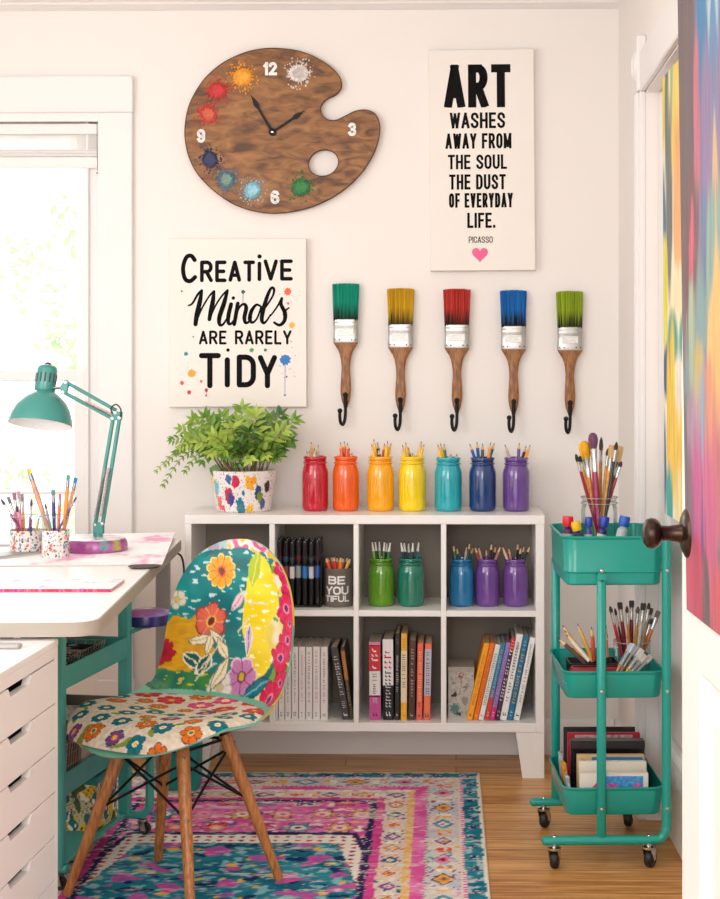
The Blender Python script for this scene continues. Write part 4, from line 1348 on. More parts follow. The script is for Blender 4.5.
def bk_row(items):
    for k, (pxl, pxr, pyt, dxt, label, colr, bands, marks, kw) in enumerate(items):
        th = (pxr - pxl) / SB - .0006
        book(label, bxx((pxl + pxr) / 2), bxx((pxl + pxr) / 2) + dxt / SB, zb1, bzt(pyt) - zb1 - .0, th * kw.get('tf', 1), kw.get('d', .17), YB + kw.get('dy', 0), colr, bands, marks, seed=k * 13 + int(pxl), pages=kw.get('pages'), cover=kw.get('cover'))
GK, DKK = (120, 116, 120), (50, 48, 52)
Wb = (238, 232, 228)
wr = []
edg = [(271.5, 278), (278.5, 284.5), (285, 291), (291.5, 298.3), (298.8, 305.4), (305.9, 312.4), (312.9, 320.0), (320.5, 327.8)]
mkc = [(110, 110, 120), (170, 120, 120), (110, 104, 112), (120, 118, 124), (206, 140, 150), (84, 82, 90), (140, 130, 140), (190, 70, 70)]
mk2 = [(150, 140, 150), (120, 130, 140), (140, 130, 130), (120, 116, 124), (214, 120, 150), (110, 110, 120), (200, 90, 90), (90, 80, 90)]
nmc = ['grey', 'faded rose', 'dark grey', 'slate', 'pink', 'charcoal', 'grey and red', 'red and dark grey']
for k, (a, c) in enumerate(edg):
    wr.append((a, c, 647, 0, 'slim white book with %s print, %s in the white row' % (nmc[k], ORD[k]), Wb, [], [(.42, .94, .30, mkc[k], .0045), (.24, .38, .28, mk2[k], .004), (.05, .1, .4, DKK, .004)], dict(pages=M_pages)))
bk_row(wr)
bk_row([
 (342.6, 350.2, 647.8, -12.6, 'charcoal book with white spine lettering leaning against the white row', (62, 58, 56), [], [(.34, .88, .55, (226, 222, 216), .0065), (.16, .28, .4, (210, 206, 200), .005), (.05, .085, .5, (230, 226, 220), .012)], dict(d=.165)),
 (351.0, 352.9, 647.5, -9.8, 'dark brown book leaning beside the charcoal one at the divider', (70, 52, 36), [(.55, .95, (176, 108, 40))], [(.2, .85, .4, (214, 160, 84), .006)], dict(tf=2.2, d=.165)),
])
P0_, P1_ = (226, 128, 168), (196, 70, 136)
bk_row([
 (369.4, 380.9, 642.4, -.6, 'thick pink and white book with red title block, leftmost in its compartment', (232, 224, 220), [(0, .315, (200, 78, 146)), (.63, .965, (206, 22, 40)), (.955, 1, (226, 120, 160)), (.3, .32, (226, 130, 166))], [(.66, .93, .55, (245, 240, 238), .011), (.34, .6, .35, (60, 40, 50), .0055), (.22, .28, .4, (240, 220, 230), .005), (.05, .09, .4, (60, 40, 60), .014)], dict(tf=1)),
 (383.0, 393.8, 639.2, -.6, 'thick black and white book with red lettering beside the pink one', (26, 24, 26), [(.43, 1, (234, 228, 226))], [(.64, .84, .65, (210, 50, 50), .0125), (.44, .62, .55, (40, 36, 40), .009), (.16, .41, .5, (226, 224, 222), .008), (.05, .08, .45, (235, 235, 235), .016)], dict()),
 (394.7, 399.7, 633.6, .2, 'tall thin black book between the black-and-white and yellow ones', (18, 17, 18), [], [(.33, .76, .4, (226, 222, 218), .005), (.88, .96, .4, (150, 146, 140), .005), (.05, .08, .4, (220, 220, 220), .01)], dict()),
 (400.7, 406.9, 633.4, .3, 'tall yellow book with a cream middle panel', (238, 178, 50), [(.2, .80, (236, 214, 178))], [(.38, .76, .5, (40, 36, 30), .0055), (.05, .09, .35, (190, 130, 40), .01), (.84, .93, .3, (170, 120, 60), .006)], dict()),
 (408.2, 415.1, 640.6, 1.0, 'dark brown book with cream spine letters beside the yellow one', (72, 40, 30), [], [(.3, .9, .35, (206, 180, 160), .0075), (.05, .08, .4, (200, 180, 160), .01)], dict()),
 (416.2, 422.2, 643.0, 1.3, 'coral red book with pale yellow spine letters', (238, 104, 84), [], [(.25, .88, .5, (246, 222, 160), .0055), (.05, .09, .35, (120, 40, 40), .011), (.18, .24, .3, (90, 30, 30), .006)], dict()),
 (423.4, 430.2, 643.7, 1.6, 'orange book with a grey-blue title strip, rightmost upright book', (240, 116, 74), [(.32, .93, (186, 186, 200))], [(.34, .9, .5, (74, 84, 120), .006), (.04, .10, .6, (40, 90, 110), .014)], dict()),
])
def q8(x): return 440 + x / 6.545
LT = 17.4
ln = [(172, 213, 185, 17.6, 'golden orange leaning book at the left end of its row', (250, 164, 16), [], [(.2, .85, .4, (196, 110, 10), .006), (.05, .1, .4, (90, 60, 20), .01)]),
      (215, 248, 185, 17.4, 'deep orange leaning book, second in its row', (242, 116, 20), [], [(.2, .85, .45, (196, 76, 10), .0065), (.05, .1, .4, (240, 220, 200), .008)]),
      (250, 286, 194, 17.2, 'white leaning book with teal spine letters beside the deep orange one', (238, 234, 226), [], [(.2, .86, .5, (90, 130, 130), .0055), (.05, .1, .5, (200, 160, 60), .01)]),
      (288, 321, 184, 17.0, 'teal to red leaning book between the white and lavender ones', (44, 128, 160), [(0, .28, (208, 60, 44)), (.28, .4, (120, 110, 150))], [(.3, .9, .4, (190, 220, 230), .005), (.05, .1, .4, (240, 220, 210), .008)]),
      (323, 355, 182, 16.8, 'lavender and magenta leaning book', (160, 130, 196), [(0, .17, (212, 40, 130))], [(.2, .95, .5, (110, 74, 160), .007), (.05, .1, .4, (250, 200, 220), .008)]),
      (357, 389, 152, 16.6, 'dark plum leaning book with white bubble letters and a crimson head', (70, 30, 62), [(.86, 1, (206, 30, 80))], [(.24, .84, .65, (240, 236, 236), .0085), (.88, .97, .5, (250, 190, 120), .008), (.05, .11, .5, (200, 180, 190), .009)]),
      (391, 437, 127, 16.8, 'thick white leaning book with grey spine letters', (244, 240, 236), [], [(.22, .92, .42, (110, 110, 120), .0075), (.62, .92, .3, (180, 90, 100), .007), (.05, .1, .45, (80, 84, 96), .014)]),
      (439, 476, 135, 16.6, 'blue leaning book with yellow spine letters', (20, 116, 158), [], [(.2, .84, .55, (214, 186, 70), .0075), (.88, .95, .5, (150, 200, 220), .008), (.05, .1, .4, (200, 220, 220), .008)]),
      (480, 521, 148, 16.4, 'white leaning book at the right end of its row', (240, 236, 232), [], [(.22, .92, .3, (96, 96, 106), .005), (.05, .1, .5, (60, 70, 90), .012)])]
bk_row([(q8(a), q8(c), 615 + y / 6.545, dx, lab, co, ba, ma_, dict(tf=.97)) for (a, c, y, dx, lab, co, ba, ma_) in ln])
# small keepsake box with teal and grey speckles
gx0, gx1 = q8(54), q8(222)
gz = W(460, 615 + 340 / 6.542, -.24).z
bxo = thing('keepsake_box', 'small pale grey box with red and teal motifs beside the leaning books', 'box', ((W(gx0, 700, -.24).x + W(gx1, 700, -.24).x) / 2, -.24, zb1))
hwb = (W(gx1, 700, -.24).x - W(gx0, 700, -.24).x) / 2
bh = gz - zb1
mb = MB()
def boxcol(x, z):
    n = mnoise.noise((x * 60, z * 60, 2.2)); n2 = mnoise.noise((x * 160, z * 160, 5.1))
    c = mix(L3(176, 172, 164), L3(196, 190, 182), .5 + n)
    def spot(cx, cz, rx, rz, col, c):
        d = ((x / hwb - cx) / rx) ** 2 + ((z / bh - cz) / rz) ** 2 + n2 * .9
        return mix(c, col, 1.0 if d < .6 else 0.0)
    c = spot(0, .84, .24, .07, L3(150, 60, 56), c); c = spot(0.02, .86, .1, .03, L3(200, 180, 170), c); c = spot(.0, .72, .05, .1, L3(150, 70, 60), c)
    c = spot(-.55, .46, .26, .05, L3(36, 40, 44), c); c = spot(-.42, .5, .12, .08, L3(40, 44, 48), c)
    c = spot(-.5, .2, .42, .12, L3(84, 130, 124), c); c = spot(-.3, .1, .2, .06, L3(60, 90, 90), c); c = spot(-.1, .09, .13, .06, L3(40, 50, 60), c); c = spot(.3, .35, .3, .1, L3(140, 140, 132), c)
    c = spot(.35, .62, .3, .03, L3(130, 124, 118), c); c = spot(-.6, .7, .2, .03, L3(140, 130, 126), c)
    if n2 > .36: c = mix(c, L3(110, 80, 76), .6)
    return c
mb.grid(40, 64, lambda u, v: ((u * 2 - 1) * hwb, 0, v * bh * .985), 0, lambda u, v: boxcol((u * 2 - 1) * hwb, v * bh))
bd = .13
for (f_, cz) in ((lambda u, v: (-hwb, u * bd, v * bh * .985), .5), (lambda u, v: (hwb, u * bd, v * bh * .985), .5), (lambda u, v: ((u * 2 - 1) * hwb, bd, v * bh * .985), .5), (lambda u, v: ((u * 2 - 1) * hwb, v * bd, 0), .5)):
    mb.grid(6, 6, f_, 0, lambda u, v: L3(178, 172, 164))
mb.build('box_body', vmat('printed_card', .6), bxo, smooth=0, fixn=False)
MB().box((-hwb - .001, -.0012, bh * .90), (hwb + .001, bd + .001, bh), .001).build('box_lid', mat('grey_card', (172, 166, 156), rough=.6, var=.12, vscale=60), bxo)

# ================================================================== POTTED PLANT
Yp = -0.155
pr1 = (276.5 - 209.7) / 2 / PXM(Yp); pr0 = (271.5 - 217.5) / 2 / PXM(Yp)
pcx = W(243.5, 490, Yp).x
ph = W(243, 470.5, Yp - pr1 * .4).z - zt1
plant = thing('potted_plant', 'leafy green plant in a paint-splattered white pot on the bookcase', 'plant', (pcx, Yp, zt1))
SPL = [(-.72, .62, .16, (90, 190, 205)), (-.10, .75, .15, (206, 26, 70)), (-.26, .80, .11, (30, 100, 170)), (.26, .70, .16, (246, 176, 30)), (.38, .80, .1, (246, 160, 20)), (-.28, .42, .17, (196, 30, 60)), (-.24, .33, .12, (70, 60, 150)),
       (.02, .16, .17, (10, 130, 150)), (.50, .48, .15, (24, 70, 120)), (.58, .36, .13, (120, 150, 40)), (-.66, .22, .15, (240, 110, 110)), (.30, .10, .12, (246, 190, 40)), (.78, .6, .13, (60, 50, 60)), (.7, .22, .12, (60, 90, 150)), (-.95, .75, .2, (246, 200, 60)), (-.5, .10, .08, (230, 90, 120)), (-.75, .38, .06, (240, 130, 120)), (.1, .48, .05, (20, 110, 140))]
def potcol(a, t):
    # a: angle from the front, t: 0..1 height
    x = a / 1.25
    n = mnoise.noise((x * 7, t * 5, 1.7)) * .22 + mnoise.noise((x * 22, t * 14, 4.7)) * .20
    c = L3(240, 234, 228)
    for (sx, st, r_, col) in SPL:
        d = hypot((x - sx), (t - st) * .62)
        if d < r_ * (.72 + n * 1.5): c = L3(*col)
    q = mnoise.noise((x * 34, t * 22, 9.1))
    if q > .44 and abs(x) < 1.3: c = L3(50, 50, 80) if mnoise.noise((x * 5, t * 5, 2)) > 0 else L3(190, 60, 90)
    return c
mb = MB()
def potpt(u, v):
    a = (u * 2 - 1) * pi
    r_ = pr0 + (pr1 - pr0) * v ** .9
    if v < .03: r_ -= .004 * (1 - v / .03)
    return (r_ * sin(a), -r_ * cos(a), v * ph)
mb.grid(420, 110, potpt, 0, lambda u, v: potcol((u * 2 - 1) * pi, v))
for (ra, za, rb, zb_) in ((pr1, ph, pr1 - .006, ph + .001), (pr1 - .006, ph + .001, pr1 - .008, ph - .02), (0.001, .002, pr0 - .004, 0)):
    mb.grid(64, 1, lambda u, v: ((ra + (rb - ra) * v) * sin(u * 2 * pi), -(ra + (rb - ra) * v) * cos(u * 2 * pi), za + (zb_ - za) * v), 0, lambda u, v: L3(236, 230, 224))
mb.build('pot', vmat('splattered_ceramic', .3, coat=.4), plant, smooth=40, fixn=False)
MB().lathe([(0, ph - .014), (pr1 * .5, ph - .012), (pr1 - .008, ph - .016), (pr1 - .009, ph - .03), (0, ph - .03)], 32).build('soil', mat('potting_soil', (52, 38, 28), rough=.95, bump=1.0, bscale=150), plant)
rs = random.Random(21)
stems, leaves = MB(), MB(); leaves.col = {}
def leaf(base, d, nrm, L, w, col):
    d = d.normalized(); s_ = d.cross(nrm)
    s_ = s_.normalized() if s_.length > 1e-6 else d.orthogonal().normalized()
    n_ = s_.cross(d).normalized()
    b0 = len(leaves.v)
    prof = [(0, .02), (.14, .5), (.34, 1.0), (.58, .82), (.82, .38), (1, .0)]
    for (t, k) in prof:
        dr = -.22 * t * t
        c = base + d * (L * t) + n_ * (dr * L)
        fold = .28
        for sx in (-1, 0, 1):
            leaves.v.append(tuple(c + s_ * (sx * w * k * .5) + n_ * (abs(sx) * w * k * fold * .5)))
            v = rs.uniform(.9, 1.1) * (1.12 if sx == 0 else 1)
            leaves.col[len(leaves.v) - 1] = tuple(min(1, q * v) for q in col)
    for j in range(len(prof) - 1):
        a = b0 + j * 3
        leaves.f += [[a, a + 1, a + 4, a + 3], [a + 1, a + 2, a + 5, a + 4]]; leaves.mi += [0, 0]
greens = [L3(78, 122, 34), L3(104, 148, 44), L3(138, 172, 60), L3(54, 92, 28), L3(166, 190, 78)]
def frond(tipx, tipy, ydep, droop, nleaf, lw, startx=0.0, tone=None, small=False):
    tp = W(tipx, tipy, Yp + ydep)
    tip = Vector((tp.x - pcx, ydep, tp.z - zt1))
    base = Vector((startx + rs.uniform(-.02, .02), rs.uniform(-.03, .03), ph - .015))
    up = Vector((0, 0, 1))
    m1 = base + (tip - base) * .35 + up * (.040 * droop + .004)
    m2 = base + (tip - base) * .72 + up * (.034 * droop)
    P = [Vector(p) for p in catmull([tuple(base), tuple(m1), tuple(m2), tuple(tip)], 7)]
    n = len(P)
    stems.tube(P, [.0022 - .0015 * i / (n - 1) for i in range(n)], 6)
    col = tone or rs.choice(greens)
    for k in range(nleaf):
        t = .16 + .84 * (k + 1) / nleaf
        i = min(n - 2, int(t * (n - 1)))
        p, dr = P[i].lerp(P[i + 1], t * (n - 1) - i), (P[i + 1] - P[i]).normalized()
        side = dr.cross(Vector((rs.uniform(-.3, .3), -1, rs.uniform(-.1, .5)))).normalized()
        L = lw * (1.25 - .6 * t) * rs.uniform(.8, 1.15)
        for sg in (-1, 1):
            c = mix(col, rs.choice(greens), rs.random() * .5)
            leaf(p, dr * .75 + side * sg * .8 + Vector((0, rs.uniform(-.35, .15), rs.uniform(-.25, .1))), Vector((rs.uniform(-.5, .5), -.75, .6)), L * 1.12, L * (.46 if not small else .46), c)
    leaf(P[-1], (P[-1] - P[-2]).normalized(), Vector((0, -.8, .6)), lw * .7, lw * .26, col)
for (x, y, yd, dr, n, lw, sx) in ((242, 405, -.01, .3, 6, .052, 0), (222, 413, .02, .4, 6, .050, -.02), (205, 414, -.03, .5, 6, .052, -.03), (194, 417, .0, .6, 6, .048, -.03), (182, 426, -.02, .6, 7, .044, -.04), (256, 411, -.03, .3, 6, .054, .02), (270, 414, .03, .4, 6, .048, .03),
                                  (281, 411, 0, .5, 7, .046, .04), (295, 416, -.02, .5, 7, .044, .05), (291, 437, -.02, .7, 7, .038, .05), (276, 452, -.05, .8, 5, .044, .05), (232, 424, -.07, .4, 6, .054, 0), (250, 428, -.08, .4, 6, .056, .02), (214, 432, -.07, .5, 6, .052, -.03),
                                  (200, 438, -.06, .7, 6, .048, -.04), (264, 432, -.08, .5, 6, .050, .03), (240, 440, -.09, .5, 5, .05, 0), (224, 446, -.09, .7, 5, .046, -.02), (258, 446, -.09, .6, 5, .046, .02), (190, 434, -.03, .8, 7, .042, -.04), (284, 426, -.04, .5, 6, .046, .04),
                                  (236, 416, .03, .3, 6, .05, 0), (224, 452, -.10, .9, 5, .044, -.02), (250, 455, -.10, .9, 5, .044, .02), (266, 452, -.09, .9, 5, .042, .03), (211, 449, -.09, 1.0, 5, .042, -.03), (203, 456, -.07, 1.2, 5, .038, -.05), (238, 459, -.105, .9, 4, .042, 0), (276, 446, -.06, .8, 5, .040, .05), (212, 421, .03, .4, 6, .05, -.02), (262, 421, .03, .4, 6, .05, .02)):
    frond(x, y + 4, yd, dr, n, lw, sx)
for (x, y, yd, dr, n, lw) in ((176, 452, -.04, 1.4, 10, .026), (166, 464, -.03, 1.7, 11, .022), (157, 470, -.05, 2.0, 12, .020), (164, 484, -.06, 2.2, 12, .020), (186, 470, -.06, 1.7, 10, .024), (172, 440, -.02, 1.0, 9, .028), (181, 447, -.05, 1.1, 9, .030)):
    frond(x, y, yd, dr, n, lw, -.05, rs.choice([greens[1], greens[2], greens[4]]), small=True)
leaf(Vector((-.08, -.05, ph + .02)), Vector((-.1, -.3, -1)), Vector((0, -1, .2)), .045, .036, greens[0])
stems.build('stem', mat('plant_stem', (150, 128, 74), rough=.6, var=.3, vscale=30), plant)
leaves.build('foliage', vmat('leaf', .42), plant, smooth=60, fixn=False)
# ================================================================== DESK
DR = radians(3.4)
dc = F(94, 621, 0.74)
desk = thing('desk', 'white desk with rounded corner beside the window', 'desk', (dc.x + .004, dc.y, 0), DR)
M_desk = mat('white_desk_top', (246, 243, 240), rough=.35)
M_edge = mat('desk_edge_band', (172, 163, 150), rough=.45)
M_teal = mat('teal_enamel', (44, 168, 148), rough=.32, coat=.25, var=.05, vscale=8)
M_teal2 = mat('teal_paint', (70, 164, 156), rough=.42, var=.08, vscale=14)
DL, DW = 1.50, 1.16
def rr_desk(z, d=0.0): return rrect(-DW + d, 0 - d, 0 + d, DL - d, .05, z, 7)
MB().loft([rr_desk(.7405 - .033, .0), rr_desk(.7405 - .001, 0), rr_desk(.7405, .001)], cap0=True, cap1=True).build('desktop', M_desk, desk, smooth=25)
eb = MB(); eb.loft([rr_desk(.7085, -.0012), rr_desk(.7085, -.0028), rr_desk(.7375, -.0028), rr_desk(.7375, -.0012)]); eb.build('edge_band', M_edge, desk, smooth=25)
M_leg = mat('grey_desk_leg', (150, 146, 142), rough=.4, metal=.3)
for (x, y) in ((-.045, DL - .10), (-DW + .06, DL - .10), (-.26, .30), (-DW + .06, .10)):
    MB().box((x - .020, y - .020, .0078 if x > -.5 else 0.0), (x + .020, y + .020, .7075), .004).build('leg', M_leg, desk)
MB().box((-DW + .06, DL - .115, .655), (-.045, DL - .085, .7075), .003).build('apron', M_leg, desk)
def dw(px, py, z=.7405):            # picture point on the desk top -> desk-local
    p = F(px, py, z)
    v = Matrix.Rotation(-DR, 3, 'Z') @ (p - desk.location)
    return v
ZD = .7405
# thin sketch board with pink edge
sk0, sk1 = F(-30, 592, ZD), F(117, 588, ZD)
skx = thing('sketch_board', 'flat white sketch board with pink and red painted edge on the desk', 'board', ((sk0.x + sk1.x) / 2, sk0.y, ZD + .0006), radians(1.0))
hl = (sk1.x - sk0.x) / 2
def pinkcol(u, seed=0):
    n = mnoise.noise((u * 14, seed, 3.3)); n2 = mnoise.noise((u * 60, seed, 8.3))
    c = mix(L3(176, 40, 110), L3(206, 34, 60), .5 + n * 1.4)
    return mix(c, L3(236, 150, 190), max(0, n2 * 1.2))
mb = MB(); 
mb.grid(160, 2, lambda u, v: ((u * 2 - 1) * hl, 0, .007 * v), 0, lambda u, v: pinkcol(u))
mb.grid(2, 40, lambda u, v: (hl, v * .16, .007 * u), 0, lambda u, v: mix(pinkcol(v, 4), L3(240, 200, 210), .5))
def topcol(u, v):
    n = mnoise.noise((u * 7, v * 5, 1.1)); n2 = mnoise.noise((u * 26, v * 15, 2.1))
    c = L3(247, 244, 243)
    return mix(c, L3(236, 150, 196), max(0, min(.75, (n + n2 * .5 - .28) * 2.2)))
mb.grid(110, 50, lambda u, v: ((u * 2 - 1) * hl, v * .16, .007), 0, topcol)
mb.grid(4, 2, lambda u, v: ((u * 2 - 1) * hl, v * .16, 0), 0, lambda u, v: L3(240, 236, 234))
mb.grid(40, 2, lambda u, v: ((u * 2 - 1) * hl, .16, .007 * v), 0, lambda u, v: pinkcol(u, 7))
mb.build('board', vmat('painted_board', .55), skx, smooth=0, fixn=False)
# splashed paper pad curling up at the far end of the desk
a_, b2, c_ = F(120, 566, ZD), F(161, 567, ZD), W(175.5, 533.5, -.30)
pd = bpy.data.objects.new('paper_pad', None); COL.objects.link(pd)
tag(pd, 'pink-splashed white paper pad whose far right corner curls up off the desk', 'paper pad')
pd.location = (a_.x, a_.y, ZD + .0008); pd.rotation_euler = (0, 0, DR)
inv = Matrix.Rotation(-DR, 3, 'Z')
lb = inv @ (b2 - a_); lc = inv @ (c_ - a_)
PW_, PL_ = .62, lc.y
def padpt(u, v):
    x = lb.x + (lc.x - lb.x) * v - (1 - u) * PW_
    z = (lc.z - 0.0) * (v ** 1.6) * (u ** 1.5) if lc.z > .0 else 0
    return Vector((x, v * PL_, max(0, z)))
def padcol(u, v):
    n = mnoise.noise((u * 6 + 3, v * 6, 1.9)); n2 = mnoise.noise((u * 30, v * 22, 6.1))
    c = L3(247, 245, 244)
    k = max(0, min(.8, (n + n2 * .45 - .18) * 1.9)) if u > .3 else 0
    return mix(c, L3(234, 140, 188), k)
mb = MB(); mb.grid(80, 50, lambda u, v: padpt(u, v) + Vector((0, 0, .0035)), 0, padcol)
mb.grid(80, 50, lambda u, v: padpt(u, v), 0, lambda u, v: L3(236, 232, 228))
mb.grid(60, 1, lambda u, v: padpt(u, 0) + Vector((0, 0, .0035 * v)), 0, lambda u, v: L3(206, 200, 196))
mb.grid(1, 60, lambda u, v: padpt(1, v) + Vector((0, 0, .0035 * u)), 0, lambda u, v: L3(178, 172, 168))
mb.build('sheet_stack', vmat('splashed_paper', .7), pd, smooth=0, fixn=False)
# dark grey oval shell-shaped dish on the desk corner
gp = F(146, 567.5, ZD)
dish = MB(); L_ = []
for (k, z) in ((.82, 0.0), (1.0, .005), (1.0, .0075), (.94, .0085), (.86, .0055), (.3, .004)):
    L_.append([(.042 * k * cos(2 * pi * q / 32), .020 * k * sin(2 * pi * q / 32), z) for q in range(32)])
dish.loft(L_, cap0=True, cap1=True)
o = dish.build('trinket_dish', mat('dark_pewter', (92, 86, 82), rough=.45, metal=.4, var=.3, vscale=60), None, loc=(gp.x, gp.y - .02, ZD + .0006)); o.rotation_euler = (0, 0, radians(14))
tag(o, 'small dark grey oval dish at the right edge of the desk', 'dish')
# grey tablet and folder at the left edge
for (x0, y0, x1, y1, wd, hh, rz, colr, lab, nm, ct) in ((-38, 566, 40, 556, .16, .012, 4.0, (150, 146, 142), 'slim grey sketchbook lying in front of the clear cups', 'sketchbook', 'book'), (-40, 550, 13, 548, .10, .010, 0, (166, 166, 176), 'grey blue notebook lying at the left edge of the desk', 'notebook', 'book')):
    A, B_ = F(x0, y0, ZD), F(x1, y1, ZD)
    ang = atan2(B_.y - A.y, B_.x - A.x)
    L = hypot(B_.x - A.x, B_.y - A.y)
    r_ = thing(nm, lab, ct, (A.x, A.y, ZD + .0006), ang)
    MB().box((0, 0, 0), (L, wd if nm != 'sketchbook' else .075, .0022), .0008).box((0, 0, hh - .0022), (L, wd if nm != 'sketchbook' else .075, hh), .0008).build('cover', mat('%s_cover' % nm, colr, rough=.5), r_)
    MB().box((.002, .001, .0024), (L - .003, (wd if nm != 'sketchbook' else .075) - .002, hh - .0024), 0).build('page_block', mat('grey_pages', (196, 190, 184), rough=.8), r_, smooth=0)

# ================================================================== CLEAR CUPS WITH BRUSHES AND PENCILS ON THE DESK
M_glass = thin_glass('clear_glass', (.96, .98, .985), .22)
def wrapcol(u, v, sd):
    n = mnoise.noise((u * 18, v * 9, sd)); n2 = mnoise.noise((u * 7, v * 5, sd + 4)); n3 = mnoise.noise((u * 34, v * 16, sd + 9))
    c = L3(228, 224, 220)
    if n > .30: c = L3(70, 74, 90)
    elif n < -.42: c = L3(150, 150, 154)
    if n2 > .34 and n3 > -.1: c = L3(214, 86, 70)
    elif n2 < -.36 and n3 > 0: c = L3(90, 130, 170)
    elif n3 > .42: c = L3(230, 170, 80)
    return c
def cup(px0, px1, pyt, pyb, label, lab_t, sd, emblem=False):
    p = F((px0 + px1) / 2, pyb, ZD)
    s_ = FOC / (p.y - CAM_Y)
    r = (px1 - px0) / 2 / s_
    y = p.y + r * .8
    s_ = FOC / (y - CAM_Y); r = (px1 - px0) / 2 / s_
    c = W((px0 + px1) / 2, pyb, y)
    h = W(0, pyt, y).z - ZD
    t = thing('glass_cup', label, 'cup', (c.x, y, ZD + .0006))
    mb = MB(); mb.lathe([(0, .008), (r * .86, .008), (r * .92, .004), (r * .9, .002), (r * .96, 0), (r, .004), (r, h - .002), (r * 1.012, h - .001), (r * 1.012, h + .001), (r * .985, h + .001), (r * .985, h - .003)], 40)
    mb.build('glass', M_glass, t)
    rg = MB(); rg.tube([(r * .998 * cos(2 * pi * k / 32), r * .998 * sin(2 * pi * k / 32), h) for k in range(32)], .0012, 6, closed=True)
    rg.build('rim', mat('grey_glass_ring', (170, 174, 176), rough=.15), t)
    w = MB()
    w.grid(150, 40, lambda u, v: ((r + .0006) * sin((u * 2 - 1) * pi * .98), -(r + .0006) * cos((u * 2 - 1) * pi * .98), h * (.02 + v * lab_t)), 0, lambda u, v: wrapcol(u * 2 * pi * r * 7, v * h * 9, sd))
    w.build('paper_wrap', vmat('printed_wrap', .6), t, smooth=0, fixn=False)
    return t, c.x, y, r, h
def brush_at(base, tip, hc, label, group, tipc=None, kind='round', name='paintbrush', L=None, rr=.0035, parts=False, fer=(200, 198, 194), fl=.030, bl=.020, bw=None):
    """artist brush, bristles up"""
    base, tip = Vector(base), Vector(tip)
    L = (tip - base).length
    o = bpy.data.objects.new(name, None) if parts else None
    bw = bw or rr * 1.25
    h = MB(); h.lathe([(0, 0), (rr * .45, .002), (rr * .7, L * .2), (rr * 1.15, (L - fl - bl) * .75), (rr, L - fl - bl), (0, L - fl - bl)], 10, 0)
    f = MB(); f.lathe([(rr * 1.02, L - fl - bl - .001), (rr * 1.05, L - bl - fl * .6), (rr * .98, L - bl - fl * .55), (bw * .9, L - bl), (0, L - bl)], 10, 0)
    b = MB()
    if kind == 'round': b.lathe([(bw * .85, L - bl - .001), (bw * 1.05, L - bl * .65), (bw * .7, L - bl * .25), (.0003, L)], 10)
    elif kind == 'flat':
        lp = []
        for (w_, th, z) in ((bw, bw * .45, L - bl - .001), (bw * 1.12, bw * .42, L - bl * .5), (bw * 1.1, bw * .3, L - bl * .08), (bw * .95, bw * .15, L)):
            lp.append([(w_ * cos(2 * pi * k / 12), th * sin(2 * pi * k / 12), z) for k in range(12)])
        b.loft(lp, cap0=True, cap1=True)
    else:
        b.lathe([(bw * .8, L - bl - .001), (bw * 1.15, L - bl * .72), (bw * 1.28, L - bl * .45), (bw * 1.05, L - bl * .16), (bw * .5, L - bl * .02), (0, L)], 14)
    mh = mat('handle_%d_%d_%d' % hc, hc, rough=.3, coat=.4, var=.25, vscale=60)
    mf = mat('ferrule_metal_%d' % fer[0], fer, rough=.25, metal=.8)
    tc = tipc or (60, 44, 34)
    mt = mat('brush_hair_%d_%d_%d' % tc, tc, rough=.7, var=.35, vscale=120, stretch=(1, 1, .1))
    if parts:
        COL.objects.link(o)
        h.build('handle', mh, o); f.build('ferrule', mf, o); b.build('bristles', mt, o, smooth=60)
    else:
        m = MB()
        for q, k in ((h, 0), (f, 1), (b, 2)):
            m.add(q.v, q.f, k)
        o = m.build(name, [mh, mf, mt], None, smooth=60)
    aim(o, base, tip, random.uniform(-.4, .4))
    return tag(o, label, 'paintbrush' if name == 'paintbrush' else name, group)
cupA = cup(10.5, 42, 516, 556, 'clear glass cup of paintbrushes behind the grey sketchbook on the desk', .62, 3.0)
cupB = cup(42.5, 69, 516, 560, 'clear glass cup in white speckled wrap beside the desk lamp base', .66, 8.0)
def pB(x, y): return (x / 5.99, 450 + y / 5.993)
def in_cup(cu, px, py, k, spread=.75):
    t, cx, y, r, h = cu
    dy = ((k * 5) % 7 - 3) / 3 * r * .4
    tp = W(px, py, y + dy)
    off = tp.x - cx
    zb = ZD + .012
    mouth = max(-r * .8, min(r * .8, off * spread))
    fl = mouth - (off - mouth) / max(.02, tp.z - ZD - h) * (h - .012)
    fl = max(-r * .8, min(r * .8, fl))
    return (cx + fl, y + dy * .8, zb), (tp.x, y + dy, tp.z)
for k, (x, y, hc, tc, nm, kd, rr) in enumerate([(5, 292, (150, 60, 110), (70, 60, 80), 'magenta', 'round', .003), (48, 280, (222, 70, 130), (120, 110, 120), 'hot pink', 'flat', .0035), (84, 256, (214, 90, 150), (150, 110, 130), 'rose pink', 'flat', .004), (110, 246, (226, 120, 150), (170, 140, 150), 'pale pink', 'flat', .004),
                                             (132, 264, (244, 180, 40), (150, 140, 140), 'yellow', 'flat', .0035), (190, 292, (150, 70, 140), (90, 60, 110), 'violet', 'round', .003), (98, 330, (90, 80, 110), (60, 50, 60), 'slate', 'round', .003)]):
    b_, t_ = in_cup(cupA, *pB(x, y), k)
    brush_at(b_, t_, hc, 'thin %s handled paintbrush in the left clear cup on the desk' % nm, 'brushes in the desk cups', tc, kd, rr=rr)
